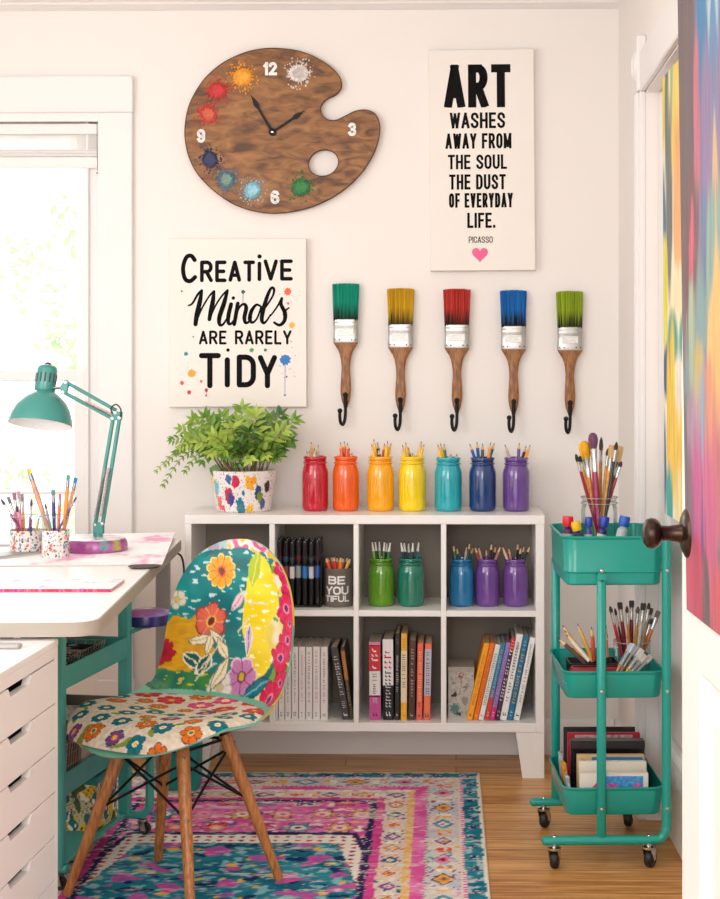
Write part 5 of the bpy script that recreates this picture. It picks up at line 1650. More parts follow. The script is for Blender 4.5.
for k, (x, y, hc, tc, nm, rr) in enumerate([(170, 112, (206, 150, 120), (246, 186, 20), 'paint-speckled', .0062), (318, 238, (60, 50, 130), (90, 130, 140), 'indigo', .0046), (360, 262, (228, 110, 80), (200, 100, 110), 'coral', .0040), (410, 150, (240, 150, 60), (60, 150, 130), 'orange', .0052), (455, 166, (226, 170, 130), (20, 130, 180), 'tan and blue', .0048), (270, 320, (150, 170, 200), (100, 100, 110), 'pale blue', .003), (458, 280, (110, 60, 160), (80, 60, 90), 'purple', .003)]):
    b_, t_ = in_cup(cupB, *pB(x, y), k)
    brush_at(b_, t_, hc, '%s handled paintbrush in the cup beside the lamp base' % nm, 'brushes in the desk cups', tc, 'flat' if rr > .0035 else 'round', rr=rr, fl=.02, bl=.014, fer=(150, 150, 160), bw=rr)
for k, (hc, nm) in enumerate(((( 226, 90, 40), 'orange'), ((196, 120, 40), 'ochre'), ((60, 90, 150), 'blue'), ((236, 190, 60), 'yellow'))):
    t, cx, y, r, h = cupA
    a = (k - 1.5) * .5
    pencil((cx + r * .45 * sin(a * 2), y - r * .2, ZD + .012), (cx + r * .7 * sin(a * 1.6), y - r * .1 + .01 * k, ZD + h * .93), hc, '%s pencil stub inside the left clear cup on the desk' % nm, 'pencil stubs in the left cup')

# ================================================================== DESK LAMP
lb_ = F(96, 556, ZD)
LY = lb_.y + .088
s_ = FOC / (LY - CAM_Y)
lc_ = W(96, 545, LY)
lamp = thing('desk_lamp', 'teal swing-arm desk lamp with round purple-splashed base', 'lamp', (lc_.x, LY, ZD + .0006))
M_lamp = mat('lamp_teal', (64, 146, 138), rough=.28, coat=.35)
M_lampw = mat('lamp_inner_white', (244, 242, 240), rough=.5)
def lp(px, py, dy=0.0):
    p = W(px, py, LY + dy)
    return Vector((p.x - lc_.x, dy, p.z - ZD - .0006))
br = 31.5 / s_
def basecol(a, k):
    n = mnoise.noise((a * 2.2, k * 3, 1.2)); n2 = mnoise.noise((a * 7, k * 8, 5.2))
    c = mix(L3(150, 50, 130), L3(190, 90, 170), .5 + n)
    c = mix(c, L3(110, 70, 70), max(0, n2 * 1.3))
    if .75 < a < 1.15 and k > .35: c = mix(c, L3(190, 190, 50), max(0, .8 - abs(a - .95) * 3 + n2 * .5))
    if .35 < a < .7 and k > .4: c = mix(c, L3(60, 160, 150), max(0, .7 + n2 - abs(a - .52) * 3))
    if k > 1.02: c = mix(c, L3(244, 236, 240), max(0, min(1, .95 + n * .8 - max(0, n2))))
    return c
mb = MB()
prof = catmull([(br * .98, 0), (br, .006), (br * .99, .024), (br * .95, .034), (br * .84, .041), (br * .5, .043), (.001, .044)], 6)
npf = len(prof) - 1
mb.grid(140, npf, lambda u, v: (prof[round(v * npf)][0] * sin((u * 2 - 1) * pi), -prof[round(v * npf)][0] * cos((u * 2 - 1) * pi), prof[round(v * npf)][1]), 0,
        lambda u, v: basecol((u * 2 - 1) * pi, v * 1.7))
mb.grid(40, 1, lambda u, v: (br * .98 * v * sin(u * 2 * pi), br * .98 * v * cos(u * 2 * pi), 0), 0, lambda u, v: L3(60, 40, 60))
mb.build('base', vmat('painted_base', .3, coat=.5), lamp, smooth=60, fixn=False)
ft = lp(98, 529)
sk = MB(); sk.tube([(ft.x, 0, .042), (ft.x, 0, .058)], .014, 20); 
for q in (-.009, .009): sk.box((ft.x - .012, q - .002, .05), (ft.x + .016, q + .002, .082), .001)
sk.build('swivel', M_lamp, lamp)
J0, J1 = lp(99, 524), lp(116.5, 417)
off = Vector((.0105, 0, .002))
for q, nm in ((-1, 'lower_arm'), (1, 'lower_arm')):
    MB().tube([J0 + off * q, J1 + off * q * .9], .0058, 12).build(nm, M_lamp, lamp)
E0 = lp(65, 388); 
for dv, nm in ((Vector((.004, 0, .016)), 'upper_arm'), (Vector((-.004, 0, -.012)), 'upper_arm')):
    MB().tube([J1 + dv * .9 + Vector((-.004, 0, .004)), E0 + dv], .0052, 12).build(nm, M_lamp, lamp)
br_ = MB()
hb_ = MB()
for q in (-.0075, .0075):
    hp_ = [E0 + Vector((-.010, q, -.018)), E0 + Vector((.004, q, -.018)), E0 + Vector((.012, q, .016)), E0 + Vector((.002, q, .024)), E0 + Vector((-.012, q, .004))]
    hb_.add([p + Vector((0, -.0012, 0)) for p in hp_] + [p + Vector((0, .0012, 0)) for p in hp_], [(0, 1, 2, 3, 4), (9, 8, 7, 6, 5)] + [(i, (i + 1) % 5, 5 + (i + 1) % 5, 5 + i) for i in range(5)])
hb_.build('head_bracket', M_lamp, lamp)
for q in (-.008, .008):
    pts = [J1 + Vector((-.016, q, -.010)), J1 + Vector((.014, q, -.008)), J1 + Vector((.016, q, .014)), J1 + Vector((-.010, q, .016))]
    br_.add([p + Vector((0, -.001, 0)) for p in pts] + [p + Vector((0, .001, 0)) for p in pts], [(0, 1, 2, 3), (7, 6, 5, 4), (0, 4, 5, 1), (1, 5, 6, 2), (2, 6, 7, 3), (3, 7, 4, 0)])
br_.build('elbow_bracket', M_lamp, lamp)
jn = MB()
for p in (J1 + Vector((-.010, 0, -.004)), J1 + Vector((.010, 0, -.002)), J1 + Vector((-.002, 0, .012)), E0 + Vector((.004, 0, .016)), E0 + Vector((-.004, 0, -.012)), J0 + off, J0 - off):
    jn.lathe([(0, -.012), (.0045, -.0115), (.0045, .0115), (0, .012)], 12, 0, Matrix.Translation(p) @ Matrix.Rotation(pi / 2, 4, 'X'))
jn.build('hinge_pin', M_chrome, lamp)
def spring(a, b, r, turns):
    a, b = Vector(a), Vector(b); d = (b - a); t = d.normalized(); n1 = t.cross(Vector((0, 1, 0))).normalized(); n2 = t.cross(n1)
    N = turns * 10
    return [a + d * (k / N) + (n1 * cos(2 * pi * k / 10) + n2 * sin(2 * pi * k / 10)) * r for k in range(N + 1)]
M_spring = mat('spring_steel', (176, 172, 170), rough=.28, metal=.9)
for q in (-1, 1):
    a = J0 + off * q * .9 + Vector((0, -.010, .022)); b = J0.lerp(J1, .52) + off * q * .55 + Vector((0, -.010, 0))
    mb = MB(); mb.tube(spring(a, b, .0040, 34), .0012, 5); mb.build('spring', M_spring, lamp)
a = E0 + (J1 - E0) * .42 + Vector((-.002, -.010, -.004)); b = J1 + Vector((-.012, -.010, .008))
mb = MB(); mb.tube(spring(a, b, .0034, 20), .0011, 5); mb.build('spring', mat('brass_spring', (176, 150, 130), rough=.35, metal=.8), lamp)
# shade: bell, cap with slots, white lining
R0, Rc = lp(40, 424.5), lp(47.8, 366, .040)
ax = (Rc - R0).normalized()
rs_ = hypot(71 - 8, 431.5 - 420) / 2 / s_
HL = (Rc - R0).length
MS = Matrix.Translation(R0) @ (ax.to_track_quat('Z', 'Y').to_matrix().to_4x4())
MS = MS @ Matrix.Rotation(0, 4, 'X')
sh = MB()
pr = [(rs_, 0), (rs_ * .995, .004), (rs_ * .96, HL * .12), (rs_ * .87, HL * .26), (rs_ * .72, HL * .39), (rs_ * .52, HL * .49), (rs_ * .36, HL * .545), (rs_ * .30, HL * .565)]
sh.lathe(pr, 48, 0, MS)
sd = sh.build('shade', M_lamp, lamp, smooth=60)
ln_ = MB(); ln_.lathe([(rs_ * 1.0, -.0005), (rs_ * .99, .0002), (rs_ * .95, HL * .11), (rs_ * .86, HL * .25), (rs_ * .70, HL * .38), (rs_ * .50, HL * .48), (rs_ * .30, HL * .55), (0, HL * .555)], 48, 0, MS)
ln_.build('lining', M_lampw, sd, smooth=60)
cp = MB(); cp.lathe([(rs_ * .30, HL * .555), (rs_ * .325, HL * .575), (rs_ * .315, HL * .93), (rs_ * .30, HL * .97), (rs_ * .24, HL * 1.0), (0, HL * 1.005)], 36, 0, MS)
cap_ = cp.build('shade_cap', M_lamp, lamp, smooth=50)
vt = MB()
for k in range(14):
    a = 2 * pi * k / 14
    vt.box((-.0022, -.0012, 0), (.0022, .0012, HL * .16), .0005, 0, MS @ Matrix.Rotation(a, 4, 'Z') @ Matrix.Translation((0, rs_ * .318, HL * .70)))
vt.build('vent_slot', mat('vent_dark', (62, 62, 66), rough=.5), cap_)
MB().lathe([(0, HL * 1.0), (rs_ * .13, HL * 1.005), (rs_ * .12, HL * 1.03), (rs_ * .06, HL * 1.06), (0, HL * 1.065)], 20, 0, MS).build('switch_knob', mat('plum_knob', (112, 56, 84), rough=.35), lamp)
nk = MB(); nk.tube([E0, E0.lerp(MS @ Vector((0, 0, HL * .62)), .55), MS @ Vector((rs_ * .2, 0, HL * .62))], .0045, 10)
nk.sphere(E0, .0075, 12, 8); nk.build('shade_bracket', M_chrome, lamp)
cd = MB(); cd.tube(catmull([J1 + Vector((-.010, -.012, .010)), J1 + Vector((-.012, -.014, .026)), J1 + Vector((.002, -.014, .036)), J1 + Vector((.015, -.013, .022)), J1 + Vector((.013, -.011, .0))], 6), .0022, 8)
cd.build('cord', mat('dark_cord', (40, 62, 60), rough=.5), lamp)
# black cord dropping off the back corner of the desk
c0, c1 = W(176, 556, -.34), W(183, 574, -.34)
cb = MB(); cb.tube(catmull([tuple(W(170, 557, -.38)), tuple(W(176, 553.5, -.36)), tuple(W(181, 556, -.34)), tuple(W(183.5, 565, -.34)), tuple(W(184, 580, -.34)), tuple(W(184, 640, -.34)), (W(184, 700, -.34).x, -.33, .02)], 6), .0032, 8)
o = cb.build('power_cord', mat('black_rubber', (22, 22, 24), rough=.5)); tag(o, 'black power cord looping off the far right corner of the desk', 'cord')

# ================================================================== DRAWER CABINET
CRZ = radians(-2.6)
cf = F(58.4, 638.6, .70)
cab = thing('drawer_cabinet', 'white six-drawer cabinet with cut-out pulls in front of the desk', 'cabinet', (cf.x, cf.y, 0), CRZ)
CW_, CD_ = .50, .42
cab.location.z = .0076; cab.scale.z = (.70 - .0076) / .70
MB().box((-CD_, -CW_, .686), (.0, 0, .70), .0015).build('top_panel', M_white, cab)
for (y0, y1) in ((-CW_, -CW_ + .016), (-.016, 0)):
    MB().box((-CD_, y0, 0), (-.001, y1, .686), .001).build('side_panel', M_white, cab)
MB().box((-CD_, -CW_ + .016, 0), (-CD_ + .006, -.016, .686), 0).build('back_panel', M_white, cab)
MB().box((-.02, -CW_ + .016, .662), (-.001, -.016, .686), .001).build('face_rail', M_white, cab)
MB().box((-.02, -CW_ + .016, 0.0), (-.006, -.016, .102), .001).build('plinth', M_white, cab)
# drawers with trapezoid finger notches
zt_, dh = .660, .0925
hc_, hw_ = None, .068
hy = -.240
for k in range(6):
    z1 = zt_ - k * dh - .0012; z0 = z1 - dh + .0024
    y0, y1 = -CW_ + .018, -.018
    dr = bpy.data.objects.new('drawer', None); COL.objects.link(dr); dr.parent = cab
    fr = [(y0, z0), (y1, z0), (y1, z1), (hy + hw_, z1), (hy + hw_ - .014, z1 - .017), (hy - hw_ + .014, z1 - .017), (hy - hw_, z1), (y0, z1)]
    mb = MB()
    n = len(fr)
    tri = tessellate_polygon([[Vector((p[0], p[1], 0)) for p in fr]])
    mb.add([(-.001, p[0], p[1]) for p in fr], [list(t) for t in tri]); mb.add([(-.017, p[0], p[1]) for p in fr], [list(t)[::-1] for t in tri])
    mb.add([(-.001, p[0], p[1]) for p in fr] + [(-.017, p[0], p[1]) for p in fr], [(i, (i + 1) % n, n + (i + 1) % n, n + i) for i in range(n)])
    mb.build('drawer_front', M_white, dr, smooth=0)
    bx_ = MB(); bx_.box((-CD_ + .03, y0 + .004, z0 + .006), (-CD_ + .036, y1 - .004, z1 - .024), 0); bx_.box((-CD_ + .03, y0 + .004, z0 + .006), (-.017, y1 - .004, z0 + .012), 0)
    bx_.box((-CD_ + .03, y0 + .004, z0 + .006), (-.017, y0 + .014, z1 - .024), 0); bx_.box((-CD_ + .03, y1 - .014, z0 + .006), (-.017, y1 - .004, z1 - .024), 0)
    bx_.build('drawer_box', mat('drawer_inside', (90, 82, 76), rough=.7), dr, smooth=0)
# grey blotch: a grey eraser-sized tray lying on the cabinet top
gp = F(-4, 648, .70)
o = MB().box((-.05, -.016, 0), (.05, .016, .008), .003).build('eraser_block', mat('grey_eraser', (176, 172, 170), rough=.7), None, loc=(gp.x, gp.y, .7006)); tag(o, 'grey eraser lying on top of the white drawer cabinet', 'eraser')
# ================================================================== TEAL SHELF RACK UNDER THE DESK
ZR = .0072                                  # top of the rug
KRZ = radians(-9.0)
k0 = W(64, 668, -1.32)
rack = thing('utility_cart', 'teal wheeled cart with crates and baskets under the desk, behind the shell chair', 'cart', (k0.x, k0.y, ZR), KRZ)
# the outer face of the trays is local x = 0, the near end local y = 0
RL, RD = .42, .28
zA = W(64, 668, k0.y).z - ZR; zA0 = W(64, 690, k0.y).z - ZR
zB = W(64, 775, k0.y).z - ZR; zB0 = W(64, 797, k0.y).z - ZR
for (z1, z0) in ((zA, zA0), (zB, zB0)):
    mb = MB()
    L = lambda i, z: [(-RD + i, 0 + i, z), (0 - i, 0 + i, z), (0 - i, RL - i, z), (-RD + i, RL - i, z)]
    mb.loft([L(0, z0), L(0, z1), L(.003, z1 + .0015), L(.006, z1), L(.006, z0 + .004)], cap0=True, cap1=True)
    mb.build('tray', M_teal2, rack, smooth=20)
zbt = .052
for (x, y) in ((-.004, -.014), (-RD + .006, -.014), (-.010, RL + .014), (-RD + .006, RL + .014)):
    MB().box((x - .020, y - .013, zbt), (x + .012, y + .013, .69), .004).build('post', M_teal2, rack)
MB().box((-RD, RL - .002, .636), (-.03, RL + .012, .688), .003).build('rail', M_teal2, rack)
MB().box((-.024, .0, .640), (-.010, RL, .686), .003).build('rail', M_teal2, rack)
zlo = .345
mb = MB(); mb.tube(catmull([(-RD - .02, RL + .014, zbt), (-.02, RL + .014, zbt), (.030, RL + .014, zbt + .001), (.050, RL + .014, zbt + .016), (.056, RL + .014, zbt + .045), (.056, RL + .014, zlo)], 5), .0115, 10); mb.build('base_tube', M_teal2, rack)
mb = MB(); mb.tube([(-RD - .02, -.014, zbt), (.014, -.014, zbt)], .0115, 10); mb.build('base_tube', M_teal2, rack)
MB().box((-.09, RL + .004, zlo - .03), (.068, RL + .026, zlo + .012), .005).build('rail', M_teal2, rack)
MB().box((-RD + .01, .004, zbt - .004), (-.006, RL, zbt + .006), .002).build('bottom_shelf', M_teal2, rack)
M_wheel = mat('black_rubber_wheel', (24, 23, 24), rough=.5)
def caster(parent, x, y, ztop, rw=.024, ang=0.0, name='caster'):
    c = MB()
    M_ = Matrix.Translation((x, y, 0)) @ Matrix.Rotation(ang, 4, 'Z')
    off_ = .010 * rw / .024
    k_ = rw / .024
    hz = rw * 2 + .003
    c.lathe([(0, hz), (.017 * k_, hz), (.018 * k_, hz + .002), (.018 * k_, hz + .006), (.008, hz + .008), (.008, max(ztop, hz + .009)), (0, max(ztop, hz + .009))], 20, 0, M_)
    for sy in (-1, 1):
        c.add([M_ @ Vector(p) for p in ((-.015 * k_, sy * .0135, hz + .002), (.012 * k_, sy * .0135, hz + .002), (off_ + .007, sy * .0135, rw - .004), (off_ - .007, sy * .0135, rw - .004),
                                         (-.015 * k_, sy * .0115, hz + .002), (.012 * k_, sy * .0115, hz + .002), (off_ + .007, sy * .0115, rw - .004), (off_ - .007, sy * .0115, rw - .004))],
              [(0, 1, 2, 3), (7, 6, 5, 4), (0, 4, 5, 1), (1, 5, 6, 2), (2, 6, 7, 3), (3, 7, 4, 0)])
    o = c.build(name, M_chrome, parent, smooth=30)
    w = MB(); MW = M_ @ Matrix.Translation((off_, 0, rw)) @ Matrix.Rotation(pi / 2, 4, 'X')
    w.lathe([(0, -.010), (rw * .55, -.010), (rw * .6, -.008), (rw * .86, -.0095), (rw * .97, -.006), (rw, 0), (rw * .97, .006), (rw * .86, .0095), (rw * .6, .008), (rw * .55, .010), (0, .010)], 24, 0, MW)
    w.lathe([(0, -.0135), (.005, -.013), (.005, .013), (0, .0135)], 12, 0, MW)
    w.build('wheel', M_wheel, o)
    return o
for (x, y) in ((.036, RL + .014), (-RD + .01, RL + .014), (-.01, -.014), (-RD + .01, -.014)):
    caster(rack, x, y, zbt - .004, .0165)
# wire basket with dark liner on the upper tray
M_wire = mat('basket_wire', (176, 168, 160), rough=.35, metal=.7)
def wire_basket(root, w, d, h, nx, nz, flare=1.12):
    def ring(z):
        k = 1 + (flare - 1) * z / h
        return [(x * w / 2 * k, y * d / 2 * k, z) for x, y in ((-1, -1), (1, -1), (1, 1), (-1, 1))]
    mb = MB()
    for i in range(nz + 1):
        L = ring(h * i / nz)
        mb.tube(L + [L[0]], .0022 if i == nz else .0014, 5)
    for i in range(nx):
        for (a, b_) in ((0, 1), (1, 2), (2, 3), (3, 0)):
            t = i / nx
            p0, p1 = Vector(ring(0)[a]).lerp(Vector(ring(0)[b_]), t), Vector(ring(h)[a]).lerp(Vector(ring(h)[b_]), t)
            mb.tube([p0, p1], .0012, 5)
    return mb.build('wire_frame', M_wire, root)
def on_rack(x, y, z):
    return (Matrix.Translation(rack.location) @ Matrix.Rotation(KRZ, 4, 'Z') @ Vector((x, y, z)))
def basket(name, label, x, y, z, w, d, h, liner=None, ct='basket'):
    p = on_rack(x, y, z)
    t = thing(name, label, ct, p, KRZ)
    wire_basket(t, w, d, h, 8, 4)
    if liner:
        mb = MB()
        L = lambda k, zz: [(sx * w / 2 * k, sy * d / 2 * k, zz) for sx, sy in ((-1, -1), (1, -1), (1, 1), (-1, 1))]
        mb.loft([L(.96, .003), L(1.04, h * .82), L(1.0, h * .82), L(.92, .006)], cap0=True, cap1=True)
        mb.build('liner', liner, t, smooth=20)
    return t
M_navy = mat('navy_cloth', (34, 36, 58), rough=.8, var=.3, vscale=30)
basket('wire_basket', 'wire basket with dark navy liner on the upper tray of the teal cart', -.13, .085, zA0 + .0045, .19, .13, .058, M_navy)
basket('wire_basket', 'second wire basket with dark navy liner, deeper on the upper tray', -.13, .245, zA0 + .0045, .19, .13, .058, M_navy)
for k, (x, y, c, nm) in enumerate(((-.085, .05, (170, 140, 110), 'tan'), (-.085, .085, (60, 60, 90), 'blue grey'), (-.085, .12, (150, 120, 100), 'brown'), (-.085, .21, (190, 180, 170), 'pale grey'), (-.085, .25, (120, 90, 70), 'dark tan'))):
    p = on_rack(x, y, zA0 + .012)
    o = MB().lathe([(0, 0), (.013, 0), (.014, .003), (.014, .034), (.011, .038), (.011, .041), (0, .041)], 18, 0).lathe([(.0125, .0385), (.0125, .048), (0, .0485)], 18, 1).build('paint_bottle', [mat('bottle_%d' % k, c, rough=.35), mat('bottle_cap', (32, 32, 36), rough=.4)], None, loc=p)
    tag(o, '%s craft paint bottle with black cap in a wire basket on the upper tray' % nm, 'bottle', 'paint bottles in the wire baskets')
# newsprint-covered crates and wire baskets of jars on the lower tray
def newscol(u, v):
    n = mnoise.noise((u * 40, v * 14, 2)); n2 = mnoise.noise((u * 9, v * 7, 6)); n3 = mnoise.noise((u * 90, v * 50, 3))
    c = mix(L3(206, 196, 184), L3(178, 166, 154), .5 + n2)
    if abs(((v * 14) % 1) - .5) < .2 and n > -.05 and n3 > -.2: c = mix(c, L3(90, 80, 76), .7)
    return c
def crate(label, x, y, z, w, d, h):
    t = thing('newsprint_crate', label, 'crate', on_rack(x, y, z), KRZ)
    mb = MB()
    th = .005
    for (p0, p1) in (((-w / 2, -d / 2), (w / 2, -d / 2)), ((w / 2, -d / 2), (w / 2, d / 2)), ((w / 2, d / 2), (-w / 2, d / 2)), ((-w / 2, d / 2), (-w / 2, -d / 2))):
        L = hypot(p1[0] - p0[0], p1[1] - p0[1])
        mb.grid(40, 24, lambda u, v: (p0[0] + (p1[0] - p0[0]) * u, p0[1] + (p1[1] - p0[1]) * u, v * h), 0, lambda u, v: newscol(u * L * 8, v * h * 8))
        k = 1 - th * 2 / w
        mb.grid(4, 4, lambda u, v: ((p0[0] + (p1[0] - p0[0]) * u) * k, (p0[1] + (p1[1] - p0[1]) * u) * k, .004 + v * (h - .004)), 0, lambda u, v: L3(120, 110, 100))
        mb.grid(4, 1, lambda u, v: ((p0[0] + (p1[0] - p0[0]) * u) * (1 - (1 - k) * v), (p0[1] + (p1[1] - p0[1]) * u) * (1 - (1 - k) * v), h), 0, lambda u, v: L3(190, 180, 168))
    mb.grid(2, 2, lambda u, v: ((u - .5) * w, (v - .5) * d, .003), 0, lambda u, v: L3(110, 100, 92))
    mb.build('box_body', vmat('newsprint', .7), t, smooth=0, fixn=False)
    sl = MB()
    sl.box((w / 2 - .0005, -.016, h * .62), (w / 2 + .0008, .016, h * .76), .0003)
    sl.build('handle_slot', mat('slot_dark', (40, 34, 30), rough=.8), t)
    return t
zt_r = zB0 + .0045
crate('grey newsprint-covered crate at the far end of the lower cart tray', -.09, .325, zt_r, .16, .13, .155)
crate('brown-toned newsprint crate in the middle of the lower cart tray', -.09, .190, zt_r, .16, .115, .120)
basket('wire_basket', 'wire basket of small jars at the near end of the lower cart tray', -.09, .066, zt_r, .15, .11, .115, mat('rust_cloth', (120, 74, 52), rough=.8, var=.4, vscale=40))
for k, (x, y, z, c, nm) in enumerate(((-.045, .036, .02, (170, 110, 60), 'amber'), (-.045, .066, .02, (196, 186, 170), 'cream'), (-.045, .096, .02, (140, 60, 40), 'rust'), (-.085, .05, .02, (180, 150, 100), 'tan'), (-.085, .085, .02, (80, 60, 50), 'brown'))):
    o = MB().lathe([(0, 0), (.013, 0), (.0145, .003), (.0145, .080), (.012, .088), (0, .088)], 18, 0).lathe([(.0135, .089), (.0135, .101), (0, .102)], 18, 1).build('spice_jar', [mat('jar_fill_%d' % k, c, rough=.4, var=.3, vscale=60), mat('jar_lid', (60, 52, 46), rough=.4, metal=.5)], None, loc=on_rack(x, y, zt_r + z))
    tag(o, 'small %s jar with dark lid in the near wire basket on the lower tray' % nm, 'jar', 'small jars in the lower wire basket')
for k, (x, y, c, nm) in enumerate(((-.10, .165, (196, 150, 60), 'golden'), (-.075, .175, (130, 90, 60), 'brown'), (-.06, .20, (200, 190, 176), 'cream'))):
    p = on_rack(x, y, zt_r + .006)
    mb = MB(); mb.tube([(0, 0, 0), (0, 0, .128)], .013, 16); mb.tube([(0, 0, .128), (0, 0, .132)], .006, 12)
    o = mb.build('paper_roll', mat('roll_%d' % k, c, rough=.7, var=.2, vscale=50), None, loc=p); tag(o, '%s paper roll standing in the brown newsprint crate' % nm, 'paper roll', 'paper rolls in the crate')

# small round purple tray clipped to the far post of the rack
tp_ = W(146, 609, -.785)
Mt = vmat('galaxy_paint', .3, coat=.5)
tr_ = thing('swivel_tray', 'small round magenta and navy tray beside the teal post under the desk', 'tray', (tp_.x, tp_.y, tp_.z - .040))
RT = .0715
def galaxy(r_, a, side):
    n = mnoise.noise((cos(a) * 2 * r_, sin(a) * 2 * r_, 1.4)); n2 = mnoise.noise((cos(a) * 6 * r_ + 3, sin(a) * 6 * r_, 4.4))
    if side: return mix(L3(28, 34, 96), L3(60, 44, 130), max(0, n2 + .25))
    c = mix(L3(176, 84, 180), L3(214, 128, 200), .5 + n)
    return mix(c, L3(110, 110, 200), max(0, min(1, cos(a) * .9 * r_ + n2 * .5 - .1)))
pf_ = catmull([(RT * .96, 0), (RT, .004), (RT * 1.0, .024), (RT * .965, .031), (RT * .8, .036), (RT * .4, .039), (.0005, .040)], 5)
nn = len(pf_) - 1
mb = MB(); mb.grid(80, nn, lambda u, v: (pf_[round(v * nn)][0] * cos(u * 2 * pi), pf_[round(v * nn)][0] * sin(u * 2 * pi), pf_[round(v * nn)][1]), 0, lambda u, v: galaxy(pf_[round(v * nn)][0] / RT, u * 2 * pi, v < .42))
mb.grid(40, 1, lambda u, v: (RT * .96 * v * cos(u * 2 * pi), RT * .96 * v * sin(u * 2 * pi), 0), 0, lambda u, v: L3(30, 34, 90))
mb.build('tray_disc', Mt, tr_, smooth=60, fixn=False)
pp = on_rack(-.012, RL + .009, .6)
ab = MB(); ab.tube([(0, 0, -.006), (pp.x + .012 - tp_.x, pp.y - tp_.y, -.006)], .006, 10); ab.lathe([(0, -.012), (.016, -.012), (.016, 0.001), (0, .001)], 18)
ab.build('bracket_arm', M_teal2, tr_)

def bagcol(u, v):
    n = mnoise.noise((u * 9, v * 9, 1.5)); n2 = mnoise.noise((u * 9 + 5, v * 9, 7.5)); n3 = mnoise.noise((u * 24, v * 20, 3.5))
    c = L3(206, 190, 150)
    if n > .06: c = L3(232, 184, 40)
    if n2 > .14: c = L3(24, 110, 120)
    if n2 < -.30: c = L3(70, 96, 60)
    if abs(n3) < .045: c = L3(50, 64, 60)
    if n3 > .38: c = L3(240, 232, 214)
    return c
bag = thing('storage_box', 'yellow and teal floral patterned fabric box on the bottom of the teal cart', 'box', on_rack(-.125, .25, zbt + .0068), KRZ)
bw_, bd_, bh_ = .105, .14, zB0 - zbt - .03
mb = MB()
for (p0, p1) in (((-bw_, 0), (bw_, 0)), ((bw_, 0), (bw_, bd_)), ((bw_, bd_), (-bw_, bd_)), ((-bw_, bd_), (-bw_, 0))):
    L = hypot(p1[0] - p0[0], p1[1] - p0[1])
    mb.grid(90, 90, lambda u, v: (p0[0] + (p1[0] - p0[0]) * u, p0[1] + (p1[1] - p0[1]) * u, v * bh_), 0, lambda u, v: bagcol(u * L * 3.6, v * bh_ * 3.6))
mb.grid(40, 40, lambda u, v: ((u * 2 - 1) * bw_, v * bd_, bh_), 0, lambda u, v: bagcol(u * .8, v * .5))
mb.grid(2, 2, lambda u, v: ((u * 2 - 1) * bw_, v * bd_, 0), 0, lambda u, v: L3(120, 110, 90))
mb.build('box_body', vmat('floral_cloth', .75), bag, smooth=0, fixn=False)
MB().box((-bw_ - .002, -.002, bh_ - .018), (bw_ + .002, bd_ + .002, bh_ + .003), .002).build('box_lid', mat('teal_lid', (36, 128, 126), rough=.6), bag)
# teal bin standing on the floor behind the chair legs
bp_ = F(181, 791, ZR)
bin_ = MB(); 
bin_.loft([rrect(-.048, .048, 0, .10, .018, 0), rrect(-.052, .052, -.004, .104, .02, .19), rrect(-.048, .048, 0, .10, .018, .19), rrect(-.044, .044, .004, .096, .016, .006)], cap0=True, cap1=True)
o = bin_.build('storage_bin', mat('teal_plastic', (22, 140, 140), rough=.35), None, loc=(bp_.x, bp_.y, ZR + .0004)); tag(o, 'small teal plastic bin on the rug seen between the chair legs', 'bin')

# ================================================================== FLORAL SHELL CHAIR
CC = Vector((-.683, -5 + 3.713, ZR))
FW = Vector((-.52, -.855, 0)).normalized()
CA = atan2(FW.y, FW.x) - pi / 2             # local +y is forward
chair = thing('shell_chair', 'moulded shell chair covered in painted flowers with wooden dowel legs', 'chair', CC, CA)
PRO = catmull([(.240, .362), (.228, .375), (.19, .387), (.13, .392), (.05, .386), (-.04, .380), (-.11, .384), (-.160, .402), (-.192, .440), (-.212, .50), (-.228, .57), (-.240, .64), (-.250, .71), (-.257, .77), (-.262, .815)], 8)
plen = [0]
for a, c in zip(PRO, PRO[1:]): plen.append(plen[-1] + hypot(c[0] - a[0], c[1] - a[1]))
PT = plen[-1]
def prof_at(t):
    s = t * PT
    for i in range(len(plen) - 1):
        if plen[i + 1] >= s or i == len(plen) - 2:
            k = (s - plen[i]) / (plen[i + 1] - plen[i])
            a, c = PRO[i], PRO[i + 1]
            y, z = a[0] + (c[0] - a[0]) * k, a[1] + (c[1] - a[1]) * k
            d = Vector((0, c[0] - a[0], c[1] - a[1])).normalized()
            return y, z, Vector((0, -d.z, d.y)) * (-1), s
def width_at(t):
    if t < .30:
        k = t / .30
        w = .232 * (1 - (1 - k) ** 2.4) ** .52
    elif t < .50: w = .232 - .028 * ((t - .30) / .20)
    elif t < .66: w = .204 + .002 * ((t - .50) / .16)
    else:
        k = (t - .66) / .34
        w = .206 * max(0, (1 - k ** 2.7)) ** .50
    return max(.0015, w)
def curl(t):                               # how far the sides sweep up (seat) / forward (back)
    return .034 * max(0, min(1, (t - .05) / .15)) + .022 * max(0, 1 - abs(t - .48) / .16)
def shell_pt(u, t, lift=0.0):
    y, z, n, s = prof_at(t)
    w = width_at(t)
    x = (u * 2 - 1) * w
    # normal pointing to the sitter's side
    nn = Vector((0, n.y, n.z))
    if nn.z < 0 and t < .4: nn = -nn
    if t >= .4 and nn.y < 0: nn = -nn
    e = abs(u * 2 - 1) ** 2.3 * curl(t) * (w / .21)
    return Vector((x, y, z)) + nn * (e + lift)
